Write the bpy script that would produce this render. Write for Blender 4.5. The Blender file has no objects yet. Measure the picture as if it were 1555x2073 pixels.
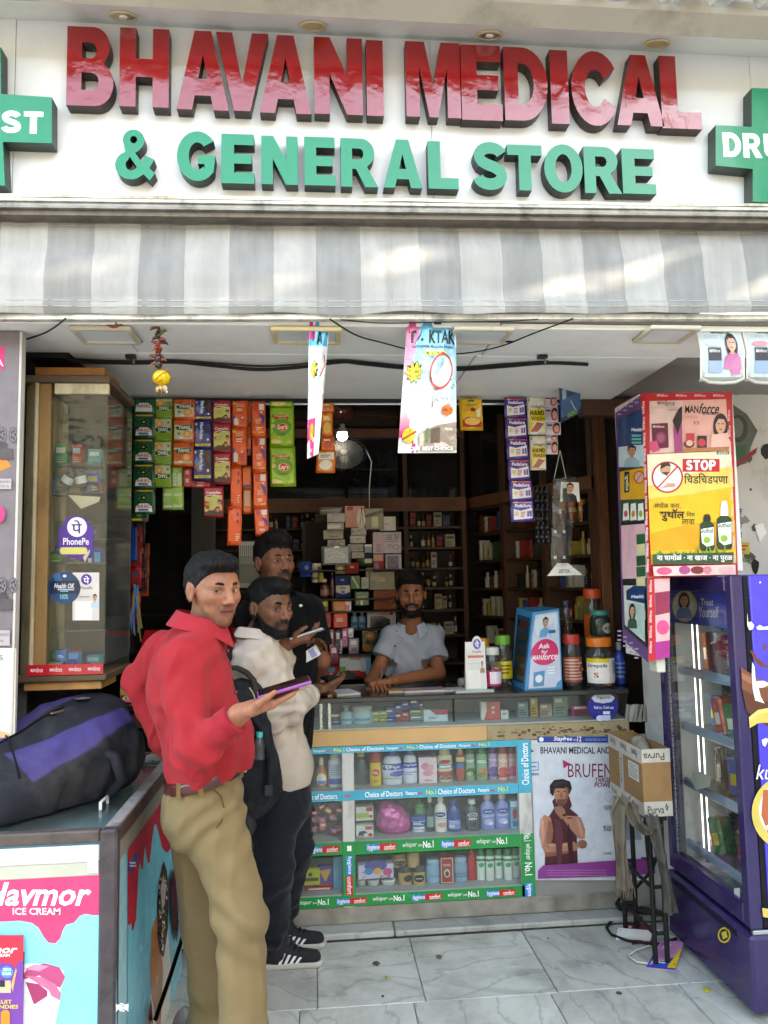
import bpy,bmesh,math,random
import numpy as np
from mathutils import Vector,Matrix,noise as mnoise
random.seed(11)
rng=np.random.default_rng(11)
SC=bpy.context.scene
COL=SC.collection
# ---------------------------------------------------------------- camera
H_CAM=1.55
YAW,PITCH,ROLL=math.radians(5.2),math.radians(5.2),math.radians(1.07)
_R=Matrix.Rotation(-YAW,3,'Z')@Matrix.Rotation(math.pi/2+PITCH,3,'X')@Matrix.Rotation(-ROLL,3,'Z')
cam_d=bpy.data.cameras.new('camera')
cam_d.sensor_fit='VERTICAL'
cam_d.sensor_height=36.0
cam_d.lens=36.0*1557.0/2073.0
cam_d.clip_start=.05
cam_d.clip_end=2000
cam_o=bpy.data.objects.new('camera',cam_d)
COL.objects.link(cam_o)
cam_o.matrix_world=Matrix.Translation((0,0,H_CAM))@_R.to_4x4()
SC.camera=cam_o
# ---------------------------------------------------------------- sky, sun, exposure
SUN_EL,SUN_AZ=math.radians(18),math.radians(78)
world=bpy.data.worlds.new('World')
SC.world=world
world.use_nodes=True
wn=world.node_tree
sky=wn.nodes.new('ShaderNodeTexSky')
sky.sky_type='NISHITA'
sky.sun_disc=False
sky.sun_elevation=SUN_EL
sky.sun_rotation=math.pi-SUN_AZ
sky.dust_density=3.0
wn.links.new(sky.outputs[0],wn.nodes['Background'].inputs[0])
wn.nodes['Background'].inputs[1].default_value=.15
sun_d=bpy.data.lights.new('sun','SUN')
sun_d.energy=2.0
sun_d.angle=math.radians(.53)
sun_d.color=(1.0,.95,.88)
sun_o=bpy.data.objects.new('sun',sun_d)
COL.objects.link(sun_o)
_sd=Vector((math.sin(SUN_AZ)*math.cos(SUN_EL),-math.cos(SUN_AZ)*math.cos(SUN_EL),math.sin(SUN_EL)))
sun_o.rotation_euler=_sd.to_track_quat('Z','Y').to_euler()
SC.view_settings.view_transform='Standard'
SC.view_settings.look='None'
SC.view_settings.gamma=1.0
SC.view_settings.use_curve_mapping=False
SC.view_settings.exposure=4.1
SC.view_settings.use_white_balance=True
SC.view_settings.white_balance_temperature=8200
SC.render.engine='CYCLES'
SC.cycles.use_denoising=True
SC.cycles.max_bounces=10
SC.cycles.transparent_max_bounces=16
SC.cycles.caustics_reflective=False
SC.cycles.caustics_refractive=False
# ---------------------------------------------------------------- helpers: where a sight line meets a plane of the shop
def at(px,py,X=None,Y=None,Z=None):
 d=_R@Vector(((px-777.5)/1557.0,-(py-1036.5)/1557.0,-1.0))
 if Y is not None:t=Y/d.y
 elif X is not None:t=X/d.x
 else:t=(Z-H_CAM)/d.z
 return Vector((d.x*t,d.y*t,d.z*t+H_CAM))
def lin(c):
 return tuple((v/12.92 if v<=.04045 else((v+.055)/1.055)**2.4)for v in c)
_hx={}
def hx(s):
 if not isinstance(s,str):return tuple(s)[:3]
 if s not in _hx:
  t=s.lstrip('#')
  if len(t)==3:t=''.join(a+a for a in t)
  _hx[s]=lin([int(t[i:i+2],16)/255 for i in(0,2,4)])
 return _hx[s]
# ---------------------------------------------------------------- materials; colour comes from each face's own paint
MATS={}
def mat(name,rough=.5,spec=.5,metal=0,coat=0,coat_rough=.05,vary=.12,vscale=9,bump=0,bscale=120,rvar=.1,sheen=0,trans=0,sss=0,stretch=None,dirt=0,dirtcol='#3a342c',dirtscale=3.0,bdist=.002,alpha=None,wrinkle=0):
 m=bpy.data.materials.new(name);m.use_nodes=True
 nt=m.node_tree;b=nt.nodes['Principled BSDF'];L=nt.links
 at_=nt.nodes.new('ShaderNodeAttribute');at_.attribute_name='Col'
 tc=nt.nodes.new('ShaderNodeTexCoord');src=tc.outputs['Object']
 if stretch:
  mp=nt.nodes.new('ShaderNodeMapping');mp.inputs['Scale'].default_value=stretch
  L.new(src,mp.inputs[0]);src=mp.outputs[0]
 n1=nt.nodes.new('ShaderNodeTexNoise');n1.inputs['Scale'].default_value=vscale;n1.inputs['Detail'].default_value=6
 L.new(src,n1.inputs['Vector'])
 mr=nt.nodes.new('ShaderNodeMapRange');mr.inputs[1].default_value=.25;mr.inputs[2].default_value=.75
 mr.inputs[3].default_value=1-vary;mr.inputs[4].default_value=1+vary
 L.new(n1.outputs[0],mr.inputs[0])
 mx=nt.nodes.new('ShaderNodeVectorMath');mx.operation='SCALE'
 L.new(at_.outputs['Color'],mx.inputs[0]);L.new(mr.outputs[0],mx.inputs['Scale'])
 out=mx.outputs[0]
 if dirt:
  n3=nt.nodes.new('ShaderNodeTexNoise');n3.inputs['Scale'].default_value=dirtscale;n3.inputs['Detail'].default_value=9
  n3.inputs['Roughness'].default_value=.68
  L.new(src,n3.inputs['Vector'])
  r3=nt.nodes.new('ShaderNodeMapRange');r3.inputs[1].default_value=.5;r3.inputs[2].default_value=.72;r3.inputs[4].default_value=dirt
  L.new(n3.outputs[0],r3.inputs[0])
  mi=nt.nodes.new('ShaderNodeMix');mi.data_type='RGBA'
  L.new(r3.outputs[0],mi.inputs[0]);L.new(out,mi.inputs[6]);mi.inputs[7].default_value=(*hx(dirtcol),1)
  out=mi.outputs[2]
 L.new(out,b.inputs['Base Color'])
 rr=nt.nodes.new('ShaderNodeMapRange');rr.inputs[1].default_value=.3;rr.inputs[2].default_value=.7
 rr.inputs[3].default_value=max(.02,rough-rvar);rr.inputs[4].default_value=min(1,rough+rvar)
 L.new(n1.outputs[0],rr.inputs[0]);L.new(rr.outputs[0],b.inputs['Roughness'])
 b.inputs['Specular IOR Level'].default_value=spec;b.inputs['Metallic'].default_value=metal
 b.inputs['Coat Weight'].default_value=coat;b.inputs['Coat Roughness'].default_value=coat_rough
 if sheen:b.inputs['Sheen Weight'].default_value=sheen
 if trans:b.inputs['Transmission Weight'].default_value=trans
 if alpha is not None:b.inputs['Alpha'].default_value=alpha
 if sss:
  b.inputs['Subsurface Weight'].default_value=sss;b.inputs['Subsurface Radius'].default_value=(.012,.005,.003)
  b.inputs['Subsurface Scale'].default_value=1.0
 if bump:
  n2=nt.nodes.new('ShaderNodeTexNoise');n2.inputs['Scale'].default_value=bscale;n2.inputs['Detail'].default_value=5
  L.new(src,n2.inputs['Vector'])
  bp=nt.nodes.new('ShaderNodeBump');bp.inputs['Strength'].default_value=bump;bp.inputs['Distance'].default_value=bdist
  if wrinkle:
   nr=nt.nodes.new('ShaderNodeTexNoise');nr.noise_type='RIDGED_MULTIFRACTAL';nr.inputs['Scale'].default_value=wrinkle;nr.inputs['Detail'].default_value=2.5;nr.inputs['Roughness'].default_value=.45;nr.inputs['Distortion'].default_value=.6
   L.new(tc.outputs['Object'],nr.inputs['Vector']);b2=nt.nodes.new('ShaderNodeBump');b2.inputs['Strength'].default_value=.9;b2.inputs['Distance'].default_value=.022
   L.new(nr.outputs[0],b2.inputs['Height']);L.new(b2.outputs[0],bp.inputs['Normal'])
  L.new(n2.outputs[0],bp.inputs['Height']);L.new(bp.outputs[0],b.inputs['Normal'])
 MATS[name]=m
 return m
mat('matte',.75,.3,bump=.2,bscale=60)
mat('paint',.45,.45,bump=.15,bscale=25,vary=.08)
mat('print',.4,.45,vary=.12,vscale=22)
mat('gloss',.2,.5,vary=.10,vscale=16,rvar=.08)
mat('acrylic_green',.16,.35,coat=.12,coat_rough=.02,vary=.05,rvar=.03,bump=.4,bscale=3.2,bdist=.012)
mat('acrylic',.1,.5,coat=.8,coat_rough=.02,vary=.05,rvar=.03,bump=.6,bscale=5,bdist=.025)
mat('foil',.25,.65,metal=.2,vary=.08,bump=.8,bscale=26,bdist=.006,rvar=.08)
mat('plastic',.35,.5,vary=.05)
mat('metal',.35,.5,metal=1,vary=.15,bump=.1)
mat('steel',.3,.5,metal=.9,vary=.2,stretch=(1,1,8),vscale=30)
mat('worn_metal',.55,.4,metal=.35,vary=.3,vscale=20,dirt=.7,dirtcol='#2e2a26',dirtscale=14,bump=.3,bscale=40)
mat('card',.8,.25,vary=.1,vscale=30,bump=.25,bscale=90)
mat('wood',.55,.4,vary=.35,vscale=12,stretch=(1,6,1),bump=.2,bscale=40,dirt=.4,dirtcol='#1a100a',dirtscale=5)
mat('wood_up',.6,.35,vary=.3,vscale=14,stretch=(8,8,1),bump=.3,bscale=30,dirt=.45,dirtcol='#22160d',dirtscale=4)
mat('peel',.65,.3,vary=.12,vscale=6,bump=.5,bscale=30,dirt=.85,dirtcol='#5a4326',dirtscale=7,stretch=(1,1,.45))
mat('plaster',.8,.3,vary=.1,vscale=4,bump=.4,bscale=25,dirt=.6,dirtcol='#4a453d',dirtscale=2.6)
mat('ceilpaint',.55,.4,vary=.06,vscale=2.5,bump=.1,bscale=8,dirt=.18,dirtcol='#5b5246',dirtscale=2.2)
mat('cloth',.9,.12,vary=.09,vscale=14,sheen=.04,wrinkle=5.5,bump=.35,bscale=420,bdist=.001)
mat('denim',.85,.2,wrinkle=6,vary=.25,vscale=24,sheen=.08,bump=.4,bscale=500,bdist=.001)
mat('canvas',.8,.25,wrinkle=7,vary=.18,vscale=20,bump=.5,bscale=500,bdist=.001,dirt=.25,dirtcol='#6b675f',dirtscale=5)
mat('skin',.55,.3,vary=.07,vscale=35,sss=.08,bump=.25,bscale=260,bdist=.0008)
mat('hair',.62,.22,vary=.4,vscale=60,stretch=(1,1,.25),bump=1,bscale=330,bdist=.005)
mat('rubber',.7,.3,vary=.1)
mat('rock',.45,.45,vary=.1,vscale=7,dirt=.5,dirtcol='#4d4a45',dirtscale=2.2,bump=.15,bscale=50)
mat('leaf',.55,.4,vary=.3,vscale=3)
def special(name):
 m=bpy.data.materials.new(name);m.use_nodes=True
 MATS[name]=m
 return m,m.node_tree,m.node_tree.nodes,m.node_tree.links
def glass_mat(name,tint,refl=1.0,rough=.02,dust=.05):
# thin pane: clear (slightly dusty) with a mirror sheen that grows at grazing angles
 m,nt,N,L=special(name)
 N.remove(N['Principled BSDF'])
 tr=N.new('ShaderNodeBsdfTransparent');tr.inputs[0].default_value=(*tint,1)
 gl=N.new('ShaderNodeBsdfGlossy');gl.inputs['Roughness'].default_value=rough
 df=N.new('ShaderNodeBsdfDiffuse');df.inputs[0].default_value=(.5,.5,.48,1)
 fr=N.new('ShaderNodeFresnel');ge=N.new('ShaderNodeNewGeometry');io=N.new('ShaderNodeMapRange');io.inputs[3].default_value=1.5;io.inputs[4].default_value=1/1.5
 L.new(ge.outputs['Backfacing'],io.inputs[0]);L.new(io.outputs[0],fr.inputs[0])
 ns=N.new('ShaderNodeTexNoise');ns.inputs['Scale'].default_value=6;ns.inputs['Detail'].default_value=8
 tc=N.new('ShaderNodeTexCoord');L.new(tc.outputs['Object'],ns.inputs['Vector'])
 mr=N.new('ShaderNodeMapRange');mr.inputs[1].default_value=.35;mr.inputs[2].default_value=.8;mr.inputs[3].default_value=dust*.4;mr.inputs[4].default_value=dust*2
 L.new(ns.outputs[0],mr.inputs[0])
 m0=N.new('ShaderNodeMixShader');L.new(mr.outputs[0],m0.inputs[0]);L.new(tr.outputs[0],m0.inputs[1]);L.new(df.outputs[0],m0.inputs[2])
 mu=N.new('ShaderNodeMath');mu.operation='MULTIPLY';mu.inputs[1].default_value=refl;L.new(fr.outputs[0],mu.inputs[0])
 m1=N.new('ShaderNodeMixShader');L.new(mu.outputs[0],m1.inputs[0]);L.new(m0.outputs[0],m1.inputs[1]);L.new(gl.outputs[0],m1.inputs[2])
 L.new(m1.outputs[0],N['Material Output'].inputs[0])
glass_mat('glass',(.93,.96,.95),1.0,.02,.018)
glass_mat('dusty_glass',(.80,.84,.82),.9,.06,.06)
glass_mat('clear_plastic',(.85,.88,.88),1.0,.12,.06)
glass_mat('dark_glass',(.45,.5,.5),1.0,.03,.03)
def glow(name,col,power):
 m,nt,N,L=special(name)
 N.remove(N['Principled BSDF'])
 e=N.new('ShaderNodeEmission');e.inputs[0].default_value=(*col,1);e.inputs[1].default_value=power
 L.new(e.outputs[0],N['Material Output'].inputs[0])
glow('lit_bulb',(1,.96,.88),7)
glow('lit_strip',(.92,.97,1),.3)
def marble():
 m,nt,N,L=special('marble');b=N['Principled BSDF']
 a=N.new('ShaderNodeAttribute');a.attribute_name='Col'
 tc=N.new('ShaderNodeTexCoord')
 mp=N.new('ShaderNodeMapping');mp.inputs['Rotation'].default_value=(0,0,.5);mp.inputs['Scale'].default_value=(1,2.6,1)
 oi=N.new('ShaderNodeObjectInfo');ad=N.new('ShaderNodeVectorMath');ad.operation='ADD'
 sc=N.new('ShaderNodeMath');sc.operation='MULTIPLY';sc.inputs[1].default_value=37.0
 L.new(oi.outputs['Random'],sc.inputs[0]);L.new(tc.outputs['Object'],ad.inputs[0]);L.new(sc.outputs[0],ad.inputs[1])
 vr=N.new('ShaderNodeVectorRotate');vr.rotation_type='Z_AXIS';L.new(ad.outputs[0],vr.inputs['Vector'])
 s2=N.new('ShaderNodeMath');s2.operation='MULTIPLY';s2.inputs[1].default_value=2.2;L.new(oi.outputs['Random'],s2.inputs[0]);L.new(s2.outputs[0],vr.inputs['Angle'])
 L.new(vr.outputs[0],mp.inputs[0])
 n=N.new('ShaderNodeTexNoise');n.inputs['Scale'].default_value=2.2;n.inputs['Detail'].default_value=11;n.inputs['Roughness'].default_value=.62;n.inputs['Distortion'].default_value=1.1
 L.new(mp.outputs[0],n.inputs['Vector'])
 cr=N.new('ShaderNodeValToRGB');e=cr.color_ramp.elements
 e[0].position=.30;e[0].color=(.55,.56,.55,1);e[1].position=.62;e[1].color=(1,1,1,1)
 x=cr.color_ramp.elements.new(.44);x.color=(.86,.87,.86,1)
 x=cr.color_ramp.elements.new(.52);x.color=(.95,.95,.94,1)
 L.new(n.outputs[0],cr.inputs[0])
 w=N.new('ShaderNodeTexWave');w.inputs['Scale'].default_value=1.3;w.inputs['Distortion'].default_value=9;w.inputs['Detail'].default_value=6;w.inputs['Detail Scale'].default_value=1.4
 L.new(mp.outputs[0],w.inputs['Vector'])
 wr=N.new('ShaderNodeMapRange');wr.inputs[1].default_value=.0;wr.inputs[2].default_value=.035;wr.inputs[3].default_value=.74;wr.inputs[4].default_value=1
 L.new(w.outputs[1],wr.inputs[0])
 m1=N.new('ShaderNodeMix');m1.data_type='RGBA';m1.blend_type='MULTIPLY';m1.inputs[0].default_value=1
 L.new(a.outputs['Color'],m1.inputs[6]);L.new(cr.outputs[0],m1.inputs[7])
 m2=N.new('ShaderNodeMix');m2.data_type='RGBA';m2.blend_type='MULTIPLY';m2.inputs[0].default_value=1
 L.new(m1.outputs[2],m2.inputs[6]);L.new(wr.outputs[0],m2.inputs[7])
 d=N.new('ShaderNodeTexNoise');d.inputs['Scale'].default_value=5;d.inputs['Detail'].default_value=10;d.inputs['Roughness'].default_value=.7
 L.new(tc.outputs['Object'],d.inputs['Vector'])
 dr=N.new('ShaderNodeMapRange');dr.inputs[1].default_value=.45;dr.inputs[2].default_value=.75;dr.inputs[4].default_value=.62
 L.new(d.outputs[0],dr.inputs[0])
 m3=N.new('ShaderNodeMix');m3.data_type='RGBA';L.new(dr.outputs[0],m3.inputs[0]);L.new(m2.outputs[2],m3.inputs[6]);m3.inputs[7].default_value=(.22,.205,.18,1)
 L.new(m3.outputs[2],b.inputs['Base Color'])
 b.inputs['Roughness'].default_value=.32;b.inputs['Specular IOR Level'].default_value=.45
 rr=N.new('ShaderNodeMapRange');rr.inputs[3].default_value=.25;rr.inputs[4].default_value=.6;L.new(d.outputs[0],rr.inputs[0]);L.new(rr.outputs[0],b.inputs['Roughness'])
marble()
def awning_mat():
 m,nt,N,L=special('awning_cloth');b=N['Principled BSDF']
 a=N.new('ShaderNodeAttribute');a.attribute_name='Col'
 tc=N.new('ShaderNodeTexCoord')
 def nz(scale,st,detail=8,rough=.6):
  mp=N.new('ShaderNodeMapping');mp.inputs['Scale'].default_value=st;L.new(tc.outputs['Object'],mp.inputs[0])
  n=N.new('ShaderNodeTexNoise');n.inputs['Scale'].default_value=scale;n.inputs['Detail'].default_value=detail;n.inputs['Roughness'].default_value=rough
  L.new(mp.outputs[0],n.inputs['Vector']);return n.outputs[0]
 def mul(c,fac,lo,hi,a0=.35,a1=.7):
  r=N.new('ShaderNodeMapRange');r.inputs[1].default_value=a0;r.inputs[2].default_value=a1;r.inputs[3].default_value=lo;r.inputs[4].default_value=hi
  L.new(fac,r.inputs[0]);v=N.new('ShaderNodeVectorMath');v.operation='SCALE';L.new(c,v.inputs[0]);L.new(r.outputs[0],v.inputs['Scale']);return v.outputs[0]
 c=a.outputs['Color']
 c=mul(c,nz(26,(1,1,.06)),.84,1.06)
 c=mul(c,nz(5,(1,1,1),10,.7),.88,1.04)
 st=N.new('ShaderNodeMapRange');st.inputs[1].default_value=.62;st.inputs[2].default_value=.8;st.inputs[4].default_value=.6
 L.new(nz(18,(1,1,.5),10,.72),st.inputs[0])
 mi=N.new('ShaderNodeMix');mi.data_type='RGBA';L.new(st.outputs[0],mi.inputs[0]);L.new(c,mi.inputs[6]);mi.inputs[7].default_value=(.42,.37,.30,1)
 L.new(mi.outputs[2],b.inputs['Base Color'])
 b.inputs['Roughness'].default_value=.75;b.inputs['Specular IOR Level'].default_value=.3
 n=N.new('ShaderNodeTexNoise');n.inputs['Scale'].default_value=300;L.new(tc.outputs['Object'],n.inputs['Vector'])
 bp=N.new('ShaderNodeBump');bp.inputs['Strength'].default_value=.3;bp.inputs['Distance'].default_value=.001;L.new(n.outputs[0],bp.inputs['Height']);L.new(bp.outputs[0],b.inputs['Normal'])
awning_mat()
# ---------------------------------------------------------------- mesh builder
class MB:
 def __init__(s):s.v=[];s.f=[];s.c=[];s.m=[];s.s=[]
 def add(s,vs,fs,col,m='plastic',smooth=False):
  o=len(s.v);s.v+=[tuple(p)for p in vs];c=hx(col)
  for f in fs:
   s.f.append(tuple(i+o for i in f));s.c.append(c);s.m.append(m);s.s.append(smooth)
  return s
 def box(s,lo,hi,col,m='plastic',ch=0,M=None):
  x0,y0,z0=lo;x1,y1,z1=hi
  if x0>x1:x0,x1=x1,x0
  if y0>y1:y0,y1=y1,y0
  if z0>z1:z0,z1=z1,z0
  if ch<=0:
   vs=[Vector((x,y,z))for x in(x0,x1)for y in(y0,y1)for z in(z0,z1)]
   fs=[(0,1,3,2),(4,6,7,5),(0,4,5,1),(2,3,7,6),(0,2,6,4),(1,5,7,3)]
  else:
   ch=min(ch,(x1-x0)*.45,(y1-y0)*.45,(z1-z0)*.45)
   vs=[];idx={}
   for i,x in enumerate((x0,x1)):
    for j,y in enumerate((y0,y1)):
     for k,z in enumerate((z0,z1)):
      sx,sy,sz=(1 if i==0 else-1),(1 if j==0 else-1),(1 if k==0 else-1)
      for a in range(3):
       p=Vector((x,y,z))
       if a!=0:p.x+=sx*ch
       if a!=1:p.y+=sy*ch
       if a!=2:p.z+=sz*ch
       idx[i,j,k,a]=len(vs);vs.append(p)
   I=idx;fs=[]
   for i in(0,1):
    q=[I[i,0,0,0],I[i,0,1,0],I[i,1,1,0],I[i,1,0,0]];fs.append(q if i==0 else q[::-1])
    q=[I[0,i,0,1],I[1,i,0,1],I[1,i,1,1],I[0,i,1,1]];fs.append(q if i==0 else q[::-1])
    q=[I[0,0,i,2],I[0,1,i,2],I[1,1,i,2],I[1,0,i,2]];fs.append(q if i==0 else q[::-1])
   for i in(0,1):
    for j in(0,1):
     q=[I[i,j,0,0],I[i,j,1,0],I[i,j,1,1],I[i,j,0,1]];fs.append(q if(i+j)%2 else q[::-1])
     q=[I[i,0,j,0],I[i,1,j,0],I[i,1,j,2],I[i,0,j,2]];fs.append(q[::-1]if(i+j)%2 else q)
     q=[I[0,i,j,1],I[1,i,j,1],I[1,i,j,2],I[0,i,j,2]];fs.append(q if(i+j)%2 else q[::-1])
     for k in(0,1):
      q=[I[i,j,k,0],I[i,j,k,1],I[i,j,k,2]];fs.append(q if(i+j+k)%2 else q[::-1])
  if M is not None:vs=[M@p for p in vs]
  return s.add(vs,fs,col,m)
 def quad(s,a,b,c,d,col,m='print'):return s.add([a,b,c,d],[(0,1,2,3)],col,m)
 def rings(s,rings,col,m='plastic',smooth=True,cap=True,closed=True):
  n=len(rings[0]);vs=[p for r in rings for p in r];fs=[]
  for k in range(len(rings)-1):
   for i in range(n if closed else n-1):
    j=(i+1)%n
    fs.append((k*n+i,k*n+j,(k+1)*n+j,(k+1)*n+i))
  s.add(vs,fs,col,m,smooth)
  if cap and closed:
   s.add(rings[0],[tuple(range(n))[::-1]],col,m);s.add(rings[-1],[tuple(range(n))],col,m)
  return s
 def lathe(s,prof,c,col,m='plastic',n=14,smooth=True,cap=True,axis=None,sx=1,sy=1):
  c=Vector(c);Q=Vector(axis).to_track_quat('Z','Y').to_matrix()if axis is not None else None
  R=[]
  for r,z in prof:
   ring=[]
   for i in range(n):
    a=2*math.pi*i/n
    p=Vector((r*math.cos(a)*sx,r*math.sin(a)*sy,z))
    ring.append(c+(Q@p if Q else p))
   R.append(ring)
  return s.rings(R,col,m,smooth,cap)
 def cyl(s,a,b,r,col,m='plastic',n=12,r2=None,smooth=True):
  a=Vector(a);b=Vector(b);L=(b-a).length
  return s.lathe([(r,0),(r if r2 is None else r2,L)],a,col,m,n,smooth,True,b-a)
 def ball(s,c,r,col,m='plastic',n=12,k=8):
  if not hasattr(r,'__len__'):r=(r,r,r)
  R=[]
  for j in range(k+1):
   t=math.pi*j/k;t=min(max(t,.03),math.pi-.03)
   R.append([Vector((c[0]+r[0]*math.sin(t)*math.cos(2*math.pi*i/n),c[1]+r[1]*math.sin(t)*math.sin(2*math.pi*i/n),c[2]-r[2]*math.cos(t)))for i in range(n)])
  return s.rings(R,col,m)
 def tube(s,pts,r,col,m='plastic',n=8):
  pts=[Vector(p)for p in pts];R=[];prev=None
  for i,p in enumerate(pts):
   d=(pts[min(i+1,len(pts)-1)]-pts[max(i-1,0)]).normalized()
   u=d.orthogonal().normalized()if prev is None else(prev-d*prev.dot(d)).normalized()
   prev=u;w=d.cross(u);rr=r[i]if hasattr(r,'__len__')else r
   R.append([p+(u*math.cos(2*math.pi*k/n)+w*math.sin(2*math.pi*k/n))*rr for k in range(n)])
  return s.rings(R,col,m)
 def prism(s,poly,fr,th,col,m='plastic',side=None,sm=None):
# poly in (u,v) metres on frame fr=(origin,U,V), thickness goes backwards
  o,U,V=fr;Nn=U.cross(V).normalized();n=len(poly)
  if sum(poly[i][0]*poly[(i+1)%n][1]-poly[(i+1)%n][0]*poly[i][1]for i in range(n))<0:poly=poly[::-1]
  A=[o+U*p[0]+V*p[1]for p in poly];B=[p-Nn*th for p in A]
  s.add(A,[tuple(range(n))],col,m);s.add(B,[tuple(range(n))[::-1]],side or col,sm or m)
  s.add(A+B,[(i,i+n,(i+1)%n+n,(i+1)%n)for i in range(n)],side or col,sm or m)
  return s
 def grid(s,fn,nu,nv,col,m='plastic',smooth=True):
  vs=[fn(i/nu,j/nv)for j in range(nv+1)for i in range(nu+1)]
  fs=[(j*(nu+1)+i,j*(nu+1)+i+1,(j+1)*(nu+1)+i+1,(j+1)*(nu+1)+i)for j in range(nv)for i in range(nu)]
  o=len(s.v);s.v+=[tuple(p)for p in vs]
  for k,f in enumerate(fs):
   s.f.append(tuple(i+o for i in f));c=col((k%nu+.5)/nu,(k//nu+.5)/nv)if callable(col)else col
   s.c.append(hx(c));s.m.append(m);s.s.append(smooth)
  return s
ORG={}
def finish(name,verts,faces,mats,midx,cols,smooth,parent,loc,vcol=None):
 me=bpy.data.meshes.new(name)
 base=ORG[parent.name]if parent is not None else Vector(loc)
 V=np.asarray(verts,dtype=np.float64).reshape(-1,3)-np.array(base)
 me.from_pydata(V.tolist(),[],[tuple(f)for f in faces]if not isinstance(faces,np.ndarray)else faces.tolist())
 for m in mats:me.materials.append(MATS[m])
 nf=len(me.polygons)
 me.polygons.foreach_set('material_index',np.asarray(midx,dtype=np.int32)if not np.isscalar(midx)else np.full(nf,midx,dtype=np.int32))
 me.polygons.foreach_set('use_smooth',np.asarray(smooth,dtype=bool)if not np.isscalar(smooth)else np.full(nf,smooth,dtype=bool))
 at_=me.color_attributes.new('Col','FLOAT_COLOR','POINT' if vcol is not None else 'CORNER')
 if vcol is not None:
  C=np.ones((len(V),4));C[:,:3]=vcol
 else:
  tot=np.empty(nf,dtype=np.int32);me.polygons.foreach_get('loop_total',tot)
  C=np.ones((nf,4));C[:,:3]=np.asarray(cols);C=np.repeat(C,tot,axis=0)
 at_.data.foreach_set('color',C.astype(np.float32).ravel())
 me.update()
 o=bpy.data.objects.new(name,me);COL.objects.link(o)
 if parent is not None:o.parent=parent
 else:o.location=base
 ORG[o.name]=Vector(base)
 return o
def mk(name,mb,parent=None,loc=None,**kw):
 if not mb.v:return None
 if parent is None and loc is None:
  A=np.array(mb.v);loc=((A[:,0].min()+A[:,0].max())/2,(A[:,1].min()+A[:,1].max())/2,A[:,2].min())
 ms=sorted(set(mb.m));ix={k:i for i,k in enumerate(ms)}
 o=finish(name,mb.v,mb.f,ms,[ix[k]for k in mb.m],mb.c,mb.s,parent,loc)
 for k,v in kw.items():o[k]=v
 return o
def tag(o,label,cat,group=None):
 o['label']=label;o['category']=cat
 if group:o['group']=group
 return o
def thing(name,label,cat,loc,group=None):
 o=bpy.data.objects.new(name,None);COL.objects.link(o);o.location=loc;o.empty_display_size=.05
 ORG[o.name]=Vector(loc)
 return tag(o,label,cat,group)
def solo(name,mb,label,cat,group=None,loc=None):
 return tag(mk(name,mb,None,loc),label,cat,group)
def struct(name,mb,parent=None,loc=(0,0,0)):
 o=mk(name,mb,parent,loc)
 if parent is None:o['kind']='structure'
 return o
def dup(root,d,label,group=None):
 d=Vector(d)
 r=root.copy();COL.objects.link(r);r.location=root.location+d;r['label']=label
 if group:r['group']=group
 ORG[r.name]=ORG[root.name]+d
 for ch in list(root.children):
  c=ch.copy();COL.objects.link(c);c.parent=r;ORG[c.name]=ORG[r.name]
  for g in list(ch.children):
   e=g.copy();COL.objects.link(e);e.parent=c;ORG[e.name]=ORG[r.name]
 return r
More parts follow.
